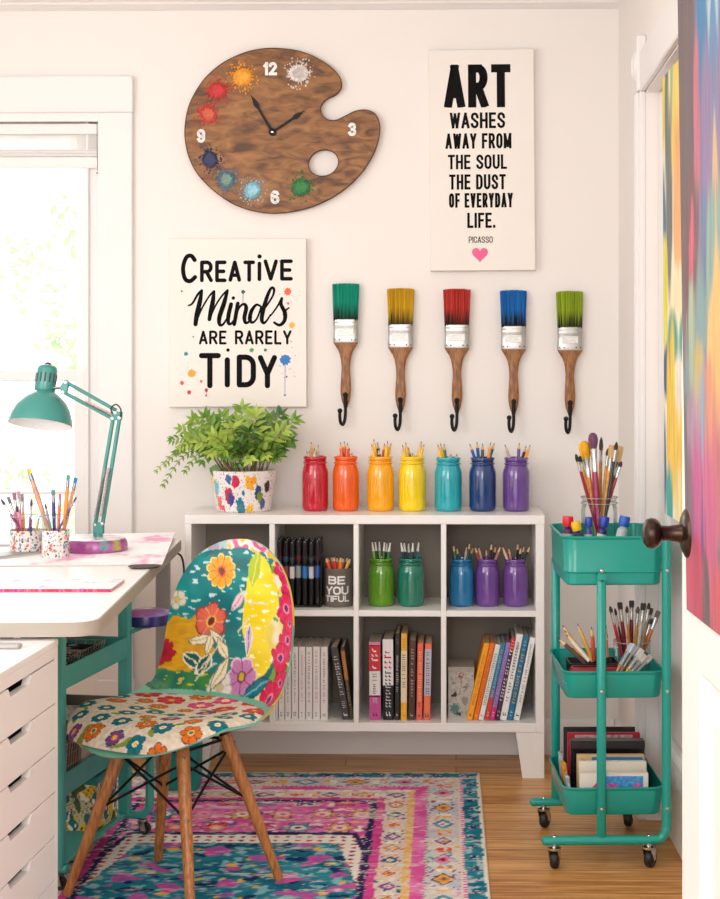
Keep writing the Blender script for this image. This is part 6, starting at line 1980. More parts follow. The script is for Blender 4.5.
def petal_flower(x, z, cx, cz, R, n, rot, cols, sq=1.0):
    dx, dz = (x - cx), (z - cz) / sq
    r = hypot(dx, dz)
    if r > R * 1.08: return None
    a = atan2(dz, dx) + rot
    pr_ = R * (.74 + .26 * abs(cos(n * a / 2)) ** .6)
    if r > pr_: return None
    if r < R * .20: return cols[2]
    if r < R * .30: return cols[3] if len(cols) > 3 else cols[1]
    if abs(cos(n * a / 2)) < .16 + .1 * (1 - r / R) and r > R * .3: return cols[1]
    if r > pr_ - R * .09: return cols[4] if len(cols) > 4 else cols[1]
    return mix(cols[0], cols[1], .35 * (1 - r / R) + .25 * max(0, sin(n * a * 3)))
def leaf_shape(x, z, cx, cz, L, Wd, rot):
    dx, dz = x - cx, z - cz
    u = (dx * cos(rot) + dz * sin(rot)) / L; v = (-dx * sin(rot) + dz * cos(rot)) / Wd
    if abs(u) > 1: return None
    k = (1 - u * u)
    if abs(v) > k: return None
    return 2 if abs(v) > k - .22 else (1 if abs(v) < .10 else 0)
TEALB, TEALD = L3(10, 138, 138), L3(4, 104, 112)
def backcol(xi, z):
    n = mnoise.noise((xi * 9, z * 26, 2.0)); n2 = mnoise.noise((xi * 40, z * 110, 5.0)); n3 = mnoise.noise((xi * 30, z * 30, 8.0))
    x2, z2 = xi + n3 * .006, z + n2 * .004
    c = mix(TEALB, TEALD, .5 + n * 1.1)
    if n2 > .36: c = mix(c, L3(200, 230, 224), .85)
    if z < .475: c = mix(L3(20, 110, 90), L3(60, 140, 70), .5 + n3 * 1.4)
    if z < .47 and n2 > .3: c = L3(196, 190, 70)
    # ochre patch lower left
    if hypot((x2 + .150) / .085, (z2 - .540) / .068) < 1 + n3 * .3: c = mix(L3(206, 150, 14), L3(226, 172, 30), .5 + n2)
    d = petal_flower(x2, z2, -.205, .515, .034, 9, 0, (L3(190, 16, 50), L3(150, 10, 40), L3(150, 10, 40)))
    if d: c = d
    # big yellow leaf
    k = ((x2 - .082 + (z2 - .63) * .10) / (.066 * max(.05, 1 - ((z2 - .625) / .150) ** 2) ** .6)) if abs(z2 - .625) < .15 else 9
    if abs(k) < 1:
        c = mix(L3(236, 206, 20), L3(250, 224, 60), .5 + n)
        if n2 > .36: c = L3(252, 246, 200)
    # lime leaf above it and pale strip right
    l = leaf_shape(x2, z2, .045, .745, .05, .02, 1.45)
    if l is not None: c = L3(176, 196, 40) if l != 1 else L3(220, 220, 120)
    if x2 > .125 + .02 * sin(z * 40):
        c = mix(L3(238, 226, 196), L3(226, 206, 90), max(0, min(1, .5 + n3 * 2)))
        if n > .18: c = L3(110, 160, 60)
        for (cx, cz, R) in ((.150, .755, .036), (.178, .715, .036), (.170, .655, .040), (.186, .58, .036), (.168, .535, .038), (.19, .62, .026), (.165, .44, .044), (.19, .48, .03)):
            d = petal_flower(x2, z2, cx, cz, R, 7, cx * 90, (L3(206, 12, 70), L3(232, 50, 120), L3(90, 30, 100), L3(240, 140, 170), L3(170, 4, 56)))
            if d: c = d
    # pale pink and white crown
    if z2 > .790 - 1.2 * xi * xi * 1.0 + n3 * .012:
        c = L3(236, 226, 220)
        if n3 > .05: c = L3(226, 90, 150)
        if n3 < -.22: c = L3(240, 190, 60)
        if xi < -.05: c = mix(c, L3(110, 190, 196), .6)
    for args in ((-.185, .650, .026, 5, .4, (L3(232, 224, 206), L3(170, 180, 150), L3(226, 190, 80))),
                 (-.064, .728, .046, 10, .2, (L3(238, 172, 44), L3(206, 104, 24), L3(126, 40, 40), L3(214, 110, 50), L3(248, 214, 110))),
                 (-.082, .600, .050, 6, .5, (L3(214, 84, 70), L3(240, 150, 110), L3(110, 30, 40), L3(236, 190, 80), L3(150, 40, 44))),
                 (.040, .472, .052, 6, .9, (L3(204, 140, 190), L3(150, 70, 130), L3(196, 176, 40), L3(120, 40, 90), L3(236, 206, 226))),
                 (-.022, .440, .040, 5, .2, (L3(238, 232, 224), L3(196, 190, 180), L3(206, 190, 120))),
                 (.050, .40, .034, 7, .3, (L3(30, 120, 90), L3(80, 160, 120), L3(226, 190, 60)))):
        d = petal_flower(x2, z2, *args)
        if d: c = d
    for (cx, cz, L_, w_, ro, pale) in ((-.105, .552, .040, .014, .25, 1), (-.053, .556, .040, .014, 2.5, 1), (-.035, .534, .036, .015, -.9, 1), (-.080, .540, .03, .012, 1.5, 1), (-.005, .655, .030, .014, 1.0, 2), (.045, .565, .040, .013, 1.7, 3), (-.120, .500, .034, .019, -.4, 4), (-.085, .492, .034, .019, .9, 4), (-.03, .475, .05, .016, 1.2, 1), (.10, .455, .05, .02, .6, 5), (-.16, .775, .04, .015, .8, 2)):
        l = leaf_shape(x2, z2, cx, cz, L_, w_, ro)
        if l is not None:
            pal = {1: (L3(240, 232, 206), L3(196, 180, 90), L3(120, 120, 90)), 2: (L3(236, 196, 206), L3(170, 60, 80), L3(200, 180, 190)), 3: (L3(214, 190, 214), L3(110, 80, 130), L3(236, 230, 236)), 4: (L3(10, 90, 80), L3(226, 226, 200), L3(232, 232, 210)), 5: (L3(10, 120, 140), L3(120, 190, 200), L3(6, 80, 100))}[pale]
            c = pal[l]
    # fine stems
    for (ax_, az, bx__, bz__) in ((-.035, .57, -.10, .45), (.0, .69, .025, .655), (.03, .655, .1, .66), (.04, .62, .01, .58)):
        t = ((x2 - ax_) * (bx__ - ax_) + (z2 - az) * (bz__ - az)) / ((bx__ - ax_) ** 2 + (bz__ - az) ** 2)
        if 0 < t < 1 and hypot(x2 - ax_ - t * (bx__ - ax_), z2 - az - t * (bz__ - az)) < .0022: c = L3(220, 214, 180)
    return c
def rimcol(s, a):
    n = mnoise.noise((s * 9, a, 2.5)); n2 = mnoise.noise((s * 5, a, 6.5))
    c = mix(L3(96, 176, 156), L3(130, 200, 180), .5 + n)
    if n2 > .12: c = mix(L3(226, 190, 40), L3(190, 190, 90), .5 + n)
    return c
NU, NT_ = 150, 280
sm = MB(); sm.col = {}
th_s = .0075
def shellcol(u, t):
    p = shell_pt(u, t)
    if p.z > .43 and p.y < -.12: return backcol(-p.x, p.z)
    return mix(L3(92, 172, 150), L3(120, 190, 164), .5 + mnoise.noise((p.x * 12, p.y * 12, 1)))
tt = lambda v: .0008 + v * .9987
sm.grid(NU, NT_, lambda u, v: shell_pt(u, tt(v), 0), 0, lambda u, v: shellcol(u, tt(v)))
sm.grid(60, 110, lambda u, v: shell_pt(1 - u, tt(v), -th_s), 0, lambda u, v: mix(L3(96, 176, 156), L3(120, 190, 170), .5 + mnoise.noise((u * 4, v * 6, 3))))
for uu in (0, 1):
    sm.grid(1, 280, lambda u, v: shell_pt(uu, tt(v), -th_s * u), 0, lambda u, v: rimcol(v, uu * 9 + .3))
for vv in (0, 1):
    sm.grid(20, 1, lambda u, v: shell_pt(u, tt(vv), -th_s * v), 0, lambda u, v: rimcol(vv + u * .2, 4))
sm.build('seat_shell', vmat('decoupage', .28, coat=.5), chair, smooth=50, fixn=False)
# fabric seat cushion
def seatcol(x, y):
    n = mnoise.noise((x * 28, y * 28, 2)); n2 = mnoise.noise((x * 90, y * 90, 6))
    c = mix(L3(232, 222, 204), L3(206, 194, 172), .5 + n2 * .8)
    if n > .40: c = L3(130, 150, 60)
    for (cx, cy, R, nn, pal) in SEATFL:
        d = petal_flower(x + n2 * .002, y + n * .003, cx, cy, R, nn, cx * 37, pal)
        if d: c = d
    return c
pT = (L3(16, 120, 130), L3(8, 80, 110), L3(236, 190, 60), L3(240, 240, 220), L3(20, 90, 100))
pO = (L3(226, 120, 30), L3(130, 60, 50), L3(40, 120, 140), L3(240, 200, 80), L3(110, 60, 60))
pR = (L3(196, 24, 60), L3(230, 90, 110), L3(236, 190, 40), L3(120, 130, 30), L3(160, 16, 46))
pG = (L3(40, 140, 90), L3(120, 160, 60), L3(236, 210, 80), L3(250, 240, 200), L3(20, 100, 70))
pM = (L3(206, 40, 110), L3(240, 130, 160), L3(250, 200, 60), L3(250, 230, 210), L3(170, 20, 80))
pB_ = (L3(60, 70, 140), L3(190, 60, 100), L3(240, 180, 60), L3(240, 140, 60), L3(40, 50, 100))
rs = random.Random(5)
SEATFL = []
pals = [pT, pO, pR, pG, pM, pB_]
yy = .215; row = 0
while yy > -.22:
    xx = -.21 + (row % 2) * .032
    k = row
    while xx < .22:
        big = yy < -.06
        pal = rs.choice([pT, pT, pO, pG, pB_, pT, pO]) if not big else rs.choice([pR, pM, pR, pO])
        SEATFL.append((xx + rs.uniform(-.008, .008), yy + rs.uniform(-.008, .008), rs.uniform(.021, .028) * (1.4 if big else 1), rs.choice([5, 6, 7, 8]), pal))
        xx += .068 * (1.3 if big else 1); k += 1
    yy -= .060 * (1.3 if yy < -.06 else 1); row += 1
# cushion in unit-disk coordinates mapped on the seat part of the shell
def seat_surface(x, y):
    """point on the shell above local x,y in the seat region"""
    lo, hi = .0008, .52
    for _ in range(30):
        m_ = (lo + hi) / 2
        if prof_at(m_)[0] > y: lo = m_
        else: hi = m_
    t = lo
    w = width_at(t)
    u = max(0, min(1, (x / w + 1) / 2))
    p = shell_pt(u, t)
    return p.z
CYc, CRX, CRY = .032, .232, .212
def cush(u, v):
    a = u * 2 * pi; r = v
    ex = 2 / 2.35
    cx = (abs(cos(a)) ** ex) * (1 if cos(a) >= 0 else -1); cy = (abs(sin(a)) ** ex) * (1 if sin(a) >= 0 else -1)
    x = CRX * r * cx; y = CYc + CRY * r * cy
    return x, y
def cush_top(u, v):
    x, y = cush(u, v)
    dome = .036 * (1 - v ** 4.5) ** .62 + .0015
    return Vector((x, y, max(seat_surface(x * .97, y * .985), .378) + dome))
def cush_bot(u, v):
    x, y = cush(u, v)
    return Vector((x, y, max(seat_surface(x * .97, y * .985), .378) + .001))
cm = MB()
cm.grid(420, 150, lambda u, v: cush_top(u, v), 0, lambda u, v: seatcol(*cush(u, v)))
cm.grid(60, 4, lambda u, v: cush_bot(u, 1 - v) , 0, lambda u, v: L3(200, 190, 170))
cm.build('seat_cushion', vmat('floral_seat_fabric', .8, bump=.35, bscale=900, spec=.2), chair, smooth=60, fixn=False)
# legs and wire bracing
M_oak = wood_mat('leg_wood', (136, 80, 36), (176, 110, 56), (200, 138, 78), scale=18, stretch=(8, 8, 1), rough=.38)
foot_w = {'left': F(66.5, 896, ZR), 'back': F(158, 860, ZR), 'right': F(279.5, 880, ZR), 'front': F(191, 921, ZR)}
invc = Matrix.Rotation(-CA, 3, 'Z')
tops, feet = {}, {}
for k, p in foot_w.items():
    f_ = invc @ (p - CC); f_.z = .0006
    feet[k] = f_
    tops[k] = Vector((f_.x * .47, f_.y * .47, .362))
for k in ('left', 'back', 'right', 'front'):
    a, b_ = feet[k], tops[k]
    mb = MB(); mb.tube([a, a + (b_ - a) * .02, a + (b_ - a) * .5, a + (b_ - a) * .97, b_], [.0098, .0108, .0140, .0168, .0150], 18)
    lg = mb.build('leg', M_oak, chair, smooth=50)
    d = (b_ - a).normalized()
    for t in (.93, .565):
        sc_ = MB()
        p = a + (b_ - a) * t
        outd = Vector((p.x, p.y, 0)).normalized()
        outd = (outd - d * outd.dot(d)).normalized()
        R3 = outd.to_track_quat('Z', 'Y').to_matrix().to_4x4()
        sc_.lathe([(0, .0028), (.0035, .002), (.0050, 0), (.0050, -.004)], 12, 0, Matrix.Translation(p + outd * (.0150 if t > .8 else .0128)) @ R3)
        sc_.build('screw', mat('bolt_steel', (110, 104, 98), rough=.3, metal=.9), lg)
order = ['left', 'back', 'right', 'front']
for i in range(4):
    a, b_ = order[i], order[(i + 1) % 4]
    for (p, q) in ((a, b_), (b_, a)):
        A = tops[p] + (feet[p] - tops[p]) * .10; B_ = tops[q] + (feet[q] - tops[q]) * .435
        pt_in = Vector((A.x * .97, A.y * .97, A.z)); qin = Vector((B_.x * .965, B_.y * .965, B_.z))
        d = (qin - pt_in).normalized(); sd_ = d.cross(Vector((0, 0, 1))).normalized() * (.0032 if p == a else -.0032)
        mb = MB(); mb.tube([pt_in + sd_ * .3, pt_in.lerp(qin, .5) + sd_, qin + sd_ * .3], .0033, 8)
        mb.sphere(pt_in, .0075, 8, 6); mb.sphere(qin, .0072, 8, 6)
        mb.build('wire_brace', M_black, chair)
mb = MB()
for k in order:
    mb.tube([tops[k] + Vector((0, 0, -.012)), tops[order[(order.index(k) + 1) % 4]] + Vector((0, 0, -.012))], .004, 8)
for k in order:
    mb.lathe([(0, 0), (.014, 0), (.012, .012), (0, .014)], 14, 0, Matrix.Translation(tops[k] + Vector((0, 0, -.006))))
mb.build('seat_mount', M_black, chair)

# ================================================================== RUG
rx1, rx0 = F(477, 776, 0).x + .004, -1.23
ry1, ry0 = F(300, 774, 0).y, -2.75
RW, RH = rx1 - rx0, ry1 - ry0
rug = bpy.data.objects.new('area_rug', None); COL.objects.link(rug)
tag(rug, 'distressed pink and teal oriental-style area rug on the wooden floor', 'rug')
rug.location = (rx1, ry1, 0); rug.rotation_euler = (0, 0, radians(0.5))
PK1, PK2 = L3(222, 84, 158), L3(236, 140, 190)
TL1, TL2 = L3(14, 104, 128), L3(50, 142, 160)
CRM, CRM2 = L3(226, 212, 196), L3(240, 230, 218)
NV = L3(44, 36, 86); YE = L3(236, 178, 70); COR = L3(226, 76, 84); LGR = L3(196, 196, 206)
def hashn(i, j, s): return mnoise.noise((i * 12.9 + .37, j * 7.7 + .71, s * 3.3 + .19))
def motif(a, b_, sz, i, j, pal):
    """little diamond medallion inside a cell, a,b in -1..1"""
    d = abs(a) + abs(b_)
    if d < .16: return pal[2]
    if d < .34: return pal[1]
    if d < .58: return pal[0]
    if d < .70: return pal[3]
    return None
def stripcol(along, depth, w, seed, bg_, pals, cell):
    i = math.floor(along / cell); a = (along / cell - i) * 2 - 1; b_ = depth / w * 2 - 1
    n = mnoise.noise((along * 60, depth * 90, seed))
    m_ = motif(a * 1.15, b_ * .95, 1, i, 0, pals[i % len(pals)])
    if m_: return m_
    e = abs(a)
    if e > .72 and abs(b_) < .5 and n > -.1: return pals[(i + 1) % len(pals)][1]
    if n > .28: return pals[(i + 2) % len(pals)][0]
    return bg_
def rugcol(x, y):
    """x from the right edge inwards, y from the far edge inwards (metres)"""
    w1 = mnoise.noise((x * 30, y * 30, 4.2)) * .004
    x, y = x + w1, y + w1
    x_l = RW - x
    y_n = RH - y
    e = min(x, y, x_l, y_n)
    along = y if (e == x or e == x_l) else x
    nA = mnoise.noise((x * 7, y * 9, 3.0)); nB = mnoise.noise((x * 34, y * 44, 7.0)); nC = mnoise.noise((x * 120, y * 150, 1.0))
    if e < .006: c = L3(232, 222, 206)
    elif e < .052:
        c = mix(TL1, TL2, .5 + nA * .8 + nB * .6)
        if nB > .25: c = mix(c, L3(190, 206, 206), .75)
        k = (along / .085) % 1
        if abs(k - .5) < .16 and abs(e - .030) < .010: c = L3(30, 60, 96) if nC < .2 else L3(190, 190, 196)
    elif e < .060: c = PK1 if (along / .018) % 1 < .6 else CRM2
    elif e < .066: c = CRM
    elif e < .150:
        c = stripcol(along, e - .066, .084, 2.0, mix(LGR, CRM, .5 + nA * 1.2), [(L3(120, 76, 150), YE, NV, CRM2), (PK2, COR, NV, TL2), (YE, L3(230, 130, 60), TL1, NV), (L3(90, 160, 176), CRM2, PK1, L3(60, 110, 130))], .150)
    elif e < .156: c = NV if (along / .014) % 1 < .35 else CRM
    elif e < .192: c = mix(PK1, PK2, .3 + nA + nB * .5)
    elif e < .212: c = mix(YE, CRM, max(0, .3 + nB)) if x <= y else mix(CRM2, TL2, max(0, nB))
    elif e < .276:
        c = stripcol(along, e - .212, .064, 5.0, mix(CRM, L3(226, 196, 190), .5 + nA), [(TL1, CRM2, YE, NV), (COR, YE, NV, CRM2), (L3(150, 90, 160), CRM2, COR, NV), (YE, CRM2, TL1, L3(160, 70, 90))], .098)
    elif e < .298: c = mix(PK1, L3(206, 60, 130), .5 + nB)
    elif e < .318 + .006 * (((along / .022) % 1) - .5): c = NV if nC > -.35 else CRM
    else:
        mx_, my_ = (x - RW / 2), (y - RH / 2)
        ax_, ay = abs(mx_), abs(my_)
        # stepped hexagonal medallion
        hexd = max(ay / .55 * .8, (ax_ + .2 * ay) / .375 * .8)
        hexd = math.floor(hexd * 30) / 30
        if hexd < .80:
            c = mix(TL1, TL2, .5 + nA * 1.2 + nB * .5)
            if nB > .22: c = mix(c, L3(150, 200, 206), .7)
            if mnoise.noise((x * 15, y * 19, 11)) > .26: c = mix(PK1, L3(150, 90, 170), .5 + nB)
            elif mnoise.noise((x * 20, y * 26, 15)) > .36: c = L3(24, 50, 96)
            elif mnoise.noise((x * 24, y * 30, 19)) > .42: c = YE
        elif hexd < .885:
            c = CRM2
            k1, k2 = (x / .030) % 1, (y / .030) % 1
            if hypot(k1 - .5, k2 - .5) < .26: c = COR if hashn(math.floor(x / .03), math.floor(y / .03), 1) > 0 else L3(150, 60, 90)
        elif hexd < .91: c = NV
        else:
            c = mix(PK1, PK2, .45 + nA * 1.4 + nB * .6)
            # scattered rosettes on a loose lattice
            gx, gy = x / .112, y / .125
            i, j = math.floor(gx), math.floor(gy)
            gx2 = gx + (.5 if j % 2 else 0); i = math.floor(gx2)
            a, b_ = (gx2 - i) * 2 - 1, (gy - j) * 2 - 1
            h = hashn(i, j, 3)
            pal = [(L3(226, 206, 220), L3(60, 60, 140), YE, NV), (COR, YE, CRM2, L3(120, 30, 70)), (TL2, CRM2, NV, L3(30, 70, 110)), (YE, CRM2, COR, L3(110, 60, 110)), (NV, L3(150, 110, 190), YE, CRM)][int(abs(h) * 97) % 5]
            r = hypot(a, b_); an = atan2(b_, a)
            pr_ = .62 + .16 * cos(6 * an)
            if r < .17: c = pal[2]
            elif r < .36: c = pal[1]
            elif r < pr_: c = pal[0] if nC < .3 else pal[3]
            elif r < pr_ + .10: c = pal[3]
            elif nB > .30: c = CRM2
            elif mnoise.noise((x * 30, y * 38, 23)) > .34: c = L3(70, 60, 130)
            elif mnoise.noise((x * 30, y * 38, 29)) > .36: c = L3(240, 190, 120)
            c = mix(c, mix(PK1, PK2, .5 + nB), max(0, min(.75, .25 + nA * 1.2)))
            # deep violet corners of the field
            if (x - .318) + (y - .318) * .55 < .0: pass
            if x < .42 and y > .72 and y < 1.35 and hashn(math.floor(y / .02), 3, 2) * .06 + (x - .318) < .055 and nB < .2: c = mix(NV, L3(96, 60, 140), max(0, .5 + nB * 1.5))
    # worn patches let the pale foundation show
    wv = mnoise.noise((x * 5 + 2, y * 26, 31)) * .6 + mnoise.noise((x * 40, y * 130, 37)) * .55
    if wv > .16: c = mix(c, L3(236, 226, 220), min(.7, (wv - .16) * 2.2))
    return tuple(max(0, q * (1 + nC * .16)) for q in c)
gx_, gy_ = int(RW / .0052), int(RH / .0052)
rgm = MB(); rgm.col = {}
rgm.grid(gx_, gy_, lambda u, v: (-u * RW, -v * RH, ZR - .0009 + .0009 * mnoise.noise((u * 300, v * 500, 1))), 0, lambda u, v: rugcol(u * RW, v * RH))
for (f_, n_) in ((lambda u, v: (-u * RW, 0, v * (ZR - .001)), 20), (lambda u, v: (-u * RW, -RH, v * (ZR - .001)), 20), (lambda u, v: (0, -u * RH, v * (ZR - .001)), 20), (lambda u, v: (-RW, -u * RH, v * (ZR - .001)), 20)):
    rgm.grid(n_, 1, f_, 0, lambda u, v: L3(226, 214, 196))
rgm.build('pile', vmat('woven_pile', .95, bump=.5, bscale=420, spec=.1), rug, smooth=0, fixn=False)
fr = MB(); rs = random.Random(3)
for k in range(420):
    x = -RW * (k + .5) / 420
    L = rs.uniform(.010, .018); dx = rs.uniform(-.005, .005)
    fr.tube([(x, -.002, .0045), (x + dx * .4, L * .5, .0040), (x + dx, L, .0016)], [.0014, .0012, .0008], 4)
o = fr.build('fringe', mat('cream_yarn', (234, 224, 206), rough=.9), rug); o['kind'] = 'stuff'
sb = MB(); sb.tube([(.001, 0, .0038), (.001, -RH, .0038)], .0032, 8); sb.build('bound_edge', mat('cream_binding', (226, 214, 196), rough=.9), rug)
# ================================================================== TEAL TROLLEY BY THE DOOR
TRZ = radians(3.0)
T0 = Vector((.385, -.965, 0))
trol = thing('utility_trolley', 'three-tier teal metal trolley on casters beside the bookcase and the doors', 'trolley', T0, TRZ)
M_tt = mat('trolley_teal', (8, 152, 138), rough=.32, coat=.3, var=.04, vscale=6)
def loc_px(px, y):                 # local x for a picture column at local depth y
    p = W(px, 600, T0.y + y)
    return (p.x - T0.x) / cos(TRZ) + y * sin(TRZ) / cos(TRZ)
yn, yf = -.168, .172
zbt_ = .072
xn = {k: loc_px(v, yn) for k, v in dict(tip=545.5, a=601.3, b=666.8).items()}
xf = {k: loc_px(v, yf) for k, v in dict(tip=533.5, a=555.6, b=601.5).items()}
mb = MB()
mb.tube(catmull([(xn['tip'], yn, zbt_), (xn['a'], yn, zbt_), (xn['b'] - .035, yn, zbt_), (xn['b'] - .010, yn, zbt_ + .007), (xn['b'] - .001, yn, zbt_ + .03), (xn['b'], yn, zbt_ + .06), (xn['b'], yn, .45), (xn['b'], yn, .828)], 6), .0118, 12)
mb.sphere((xn['tip'], yn, zbt_), .0118, 12, 8)
mb.build('frame_tube', M_tt, trol)
def post(x, y, z0, z1):
    m_ = MB(); m_.box((x - .0115, y - .008, z0), (x + .0115, y + .008, z1), .005); m_.lathe([(0, -.008), (.0115, -.008), (.0115, .008), (0, .008)], 20, 0, Matrix.Translation((x, y, z1)) @ Matrix.Rotation(pi / 2, 4, 'X'))
    return m_.build('post', M_tt, trol, smooth=50)
p_ = post(xn['a'], yn, zbt_, .735)
mb = MB(); mb.tube([(xf['tip'], yf, zbt_), (xf['b'] + .04, yf, zbt_)], .0118, 12); mb.sphere((xf['tip'], yf, zbt_), .0118, 12, 8); mb.build('frame_tube', M_tt, trol)
post(xf['a'], yf, zbt_, .735); post(xf['b'], yf, zbt_, .735)
ztr = []
yt = T0.y - .155
for (py1, py0, crease) in ((536, 585.5, 572), (671, 698.6, None), (787, 815.6, None)):
    z1, z0 = W(600, py1, yt).z, W(600, py0, yt).z
    ztr.append((z0, z1))
    x0, x1, y0, y1 = -.122, .137, -.158, .160
    t_ = .0022
    lo = .008
    L = lambda i, z, r=.034: rrect(x0 + i, x1 - i, y0 + i, y1 - i, max(.006, r - i), z, 7)
    loops = [L(lo + .004, z0), L(lo, z0 + .004)]
    if crease:
        zc = W(600, crease, yt).z
        loops += [L(lo - .001, zc - .004), L(lo - .005, zc - .001), L(lo - .0055, zc + .002), L(lo - .004, zc + .005)]
    loops += [L(.0015, z1 - .009), L(-.0025, z1 - .006), L(-.0035, z1 - .002), L(-.001, z1), L(.0025, z1 - .001), L(.003, z1 - .008), L(lo + t_, z0 + .008), L(lo + .006, z0 + .003)]
    mb = MB(); mb.loft(loops, cap0=True, cap1=True)
    tr = mb.build('tray', M_tt, trol, smooth=40)
    for xx in (xn['a'], xn['b']):
        s_ = MB(); s_.lathe([(0, .003), (.004, .002), (.0052, 0), (.0052, -.002), (0, -.002)], 12, 0, Matrix.Translation((xx, yn - .010, z0 + (z1 - z0) * .32)) @ Matrix.Rotation(pi / 2, 4, 'X'))
        s_.build('screw', M_chrome, tr)
for (x, y, a) in ((loc_px(554, yn), yn, 1.25), (loc_px(649, yn), yn, 1.0), (loc_px(543.5, yf), yf, 1.1), (loc_px(628, yf), yf, 1.2)):
    caster(trol, x, y, zbt_ - .008, .0235, a)
    m_ = MB(); m_.lathe([(0, .0135), (.006, .0128), (.0065, .0110), (0, .0110)], 14, 0, Matrix.Translation((x, y, zbt_))); m_.build('bolt', M_chrome, trol)
def on_t(x, y, z): return Matrix.Translation(T0) @ Matrix.Rotation(TRZ, 4, 'Z') @ Vector((x, y, z))
zf = [z0 + .0035 for z0, z1 in ztr]

# ---- top tray: glass jar of brushes, paint tubes
jp = on_t(0.0, .03, zf[0])
jy = jp.y
jc = W(599.3, 520, jy)
jr = 18.2 / PXM(jy)
jh = W(601, 496, jy).z - zf[0]
jar = thing('glass_jar', 'clear glass jar full of paintbrushes on the top tier of the trolley', 'jar', (jc.x, jy, zf[0] + .0006))
mb = MB(); mb.lathe([(0, .004), (jr * .88, .003), (jr * .95, 0), (jr, .006), (jr, jh * .80), (jr * .97, jh * .86), (jr * .93, jh * .885), (jr * .99, jh * .90), (jr * .99, jh * .915), (jr * .93, jh * .93), (jr * .93, jh * .955), (jr * 1.0, jh * .97), (jr * 1.0, jh * .995), (jr * .95, jh)], 40)
mb.build('glass', M_glass, jar)
mb = MB()
for q in (.91, .98): mb.tube([(jr * 1.003 * cos(2 * pi * k / 32), jr * 1.003 * sin(2 * pi * k / 32), jh * q) for k in range(32)], .0011, 6, closed=True)
mb.build('neck_ring', mat('grey_glass_ring', (170, 174, 176), rough=.15), jar)
def pT_(x, y): return (550 + x / 5.538, 425 + y / 5.54)
def in_jar(cx, cy, z, r, h, px, py, k, sp=.72):
    dy = ((k * 5) % 7 - 3) / 3 * r * .5
    t = W(px, py, cy + dy)
    off = t.x - cx
    mouth = max(-r * .78, min(r * .78, off * sp))
    fl = mouth - (off - mouth) / max(.02, t.z - z - h) * (h - .008)
    fl = max(-r * .8, min(r * .8, fl))
    return (cx + fl, cy + dy * .8, z + .008), (t.x, cy + dy, t.z)
CRI, OCH, DKH, GRH = (150, 24, 58), (216, 150, 50), (40, 30, 36), (46, 66, 44)
TB = [(142, 158, CRI, (34, 30, 30), 'crimson', 'round', .0030, 'black round bristles', .026, .022, None),
      (164, 168, (226, 160, 60), (36, 32, 30), 'ochre', 'round', .0030, 'thin black bristles', .024, .018, None),
      (186, 88, (222, 140, 40), (240, 170, 20), 'orange', 'mop', .0048, 'wide yellow mop bristles', .05, .046, .0112),
      (236, 42, (160, 34, 90), (112, 66, 100), 'wine red', 'mop', .0054, 'plum mop bristles', .06, .042, .0092),
      (284, 64, (196, 140, 60), (60, 48, 40), 'tan', 'round', .0034, 'pointed brown bristles', .030, .036, .005),
      (322, 128, OCH, (60, 50, 44), 'golden', 'round', .0030, 'small dark bristles', .026, .020, None),
      (346, 112, (206, 150, 60), (206, 164, 112), 'amber', 'flat', .0042, 'flat tan bristles', .034, .034, .0078),
      (370, 92, DKH, (60, 44, 36), 'black', 'round', .0030, 'dark pointed bristles', .03, .022, None),
      (384, 116, GRH, (222, 184, 134), 'dark green', 'flat', .0044, 'wide flat cream bristles', .036, .042, .0105),
      (396, 200, (176, 24, 44), (70, 56, 50), 'red', 'round', .0030, 'thin dark bristles', .028, .016, None)]
for k, (x, y, hc, tc, nm, kd, rr, desc, fl, bl, bw) in enumerate(TB):
    b_, t_ = in_jar(jc.x, jy, zf[0], jr, jh, *pT_(x, y), k, .5)
    brush_at(b_, t_, hc, '%s handled paintbrush with %s in the trolley-top jar' % (nm, desc), 'brushes in the trolley jar', tc, kd, rr=rr * 1.4, parts=True, fl=fl, bl=bl, bw=(bw * 1.12 if bw else None))
def paint_tube(px, py, wpx, capc, bodyc, label, y, lean):
    s = PXM(y)
    top_ = W(px, py, y)
    H = top_.z - (zf[0] + .001)
    o = thing('paint_tube', label, 'paint tube', (top_.x - lean * H * .8, y, zf[0] + .001), 0, 'paint tubes on the trolley top')
    o.rotation_euler = (0, atan2(lean * H * .8, H), 0)
    r = wpx / 2 / s
    L = H / cos(atan2(lean * H * .8, H)) - .002
    b = MB()
    loops = []
    for (z, wx, wy) in ((0, r * 1.15, .0012), (.006, r * 1.15, .0016), (L * .4, r * 1.05, r * .75), (L * .70, r * .98, r * .98), (L * .78, r * .95, r * .95), (L * .82, r * .5, r * .5), (L * .84, r * .48, r * .48)):
        loops.append([(wx * cos(2 * pi * k / 20), wy * sin(2 * pi * k / 20), z) for k in range(20)])
    b.loft(loops, cap0=True, cap1=True); b.build('tube_body', mat('tube_%d_%d_%d' % bodyc, bodyc, rough=.35), o)
    lb = MB(); lb.loft([[(wx * 1.015 * cos(2 * pi * k / 20), wy * 1.015 * sin(2 * pi * k / 20), z) for k in range(20)] for (z, wx, wy) in ((L * .56, r * 1.01, r * .88), (L * .72, r * .978, r * .978))])
    lb.build('label_band', mat('tube_label', (206, 206, 204), rough=.5), o)
    c = MB(); c.lathe([(r * .6, L * .835), (r * .95, L * .84), (r * 1.0, L * .86), (r * 1.0, L * .96), (r * .9, L * .995), (0, L)], 20)
    c.build('cap', mat('cap_%d_%d_%d' % capc, capc, rough=.35), o)
ty = jy - .085
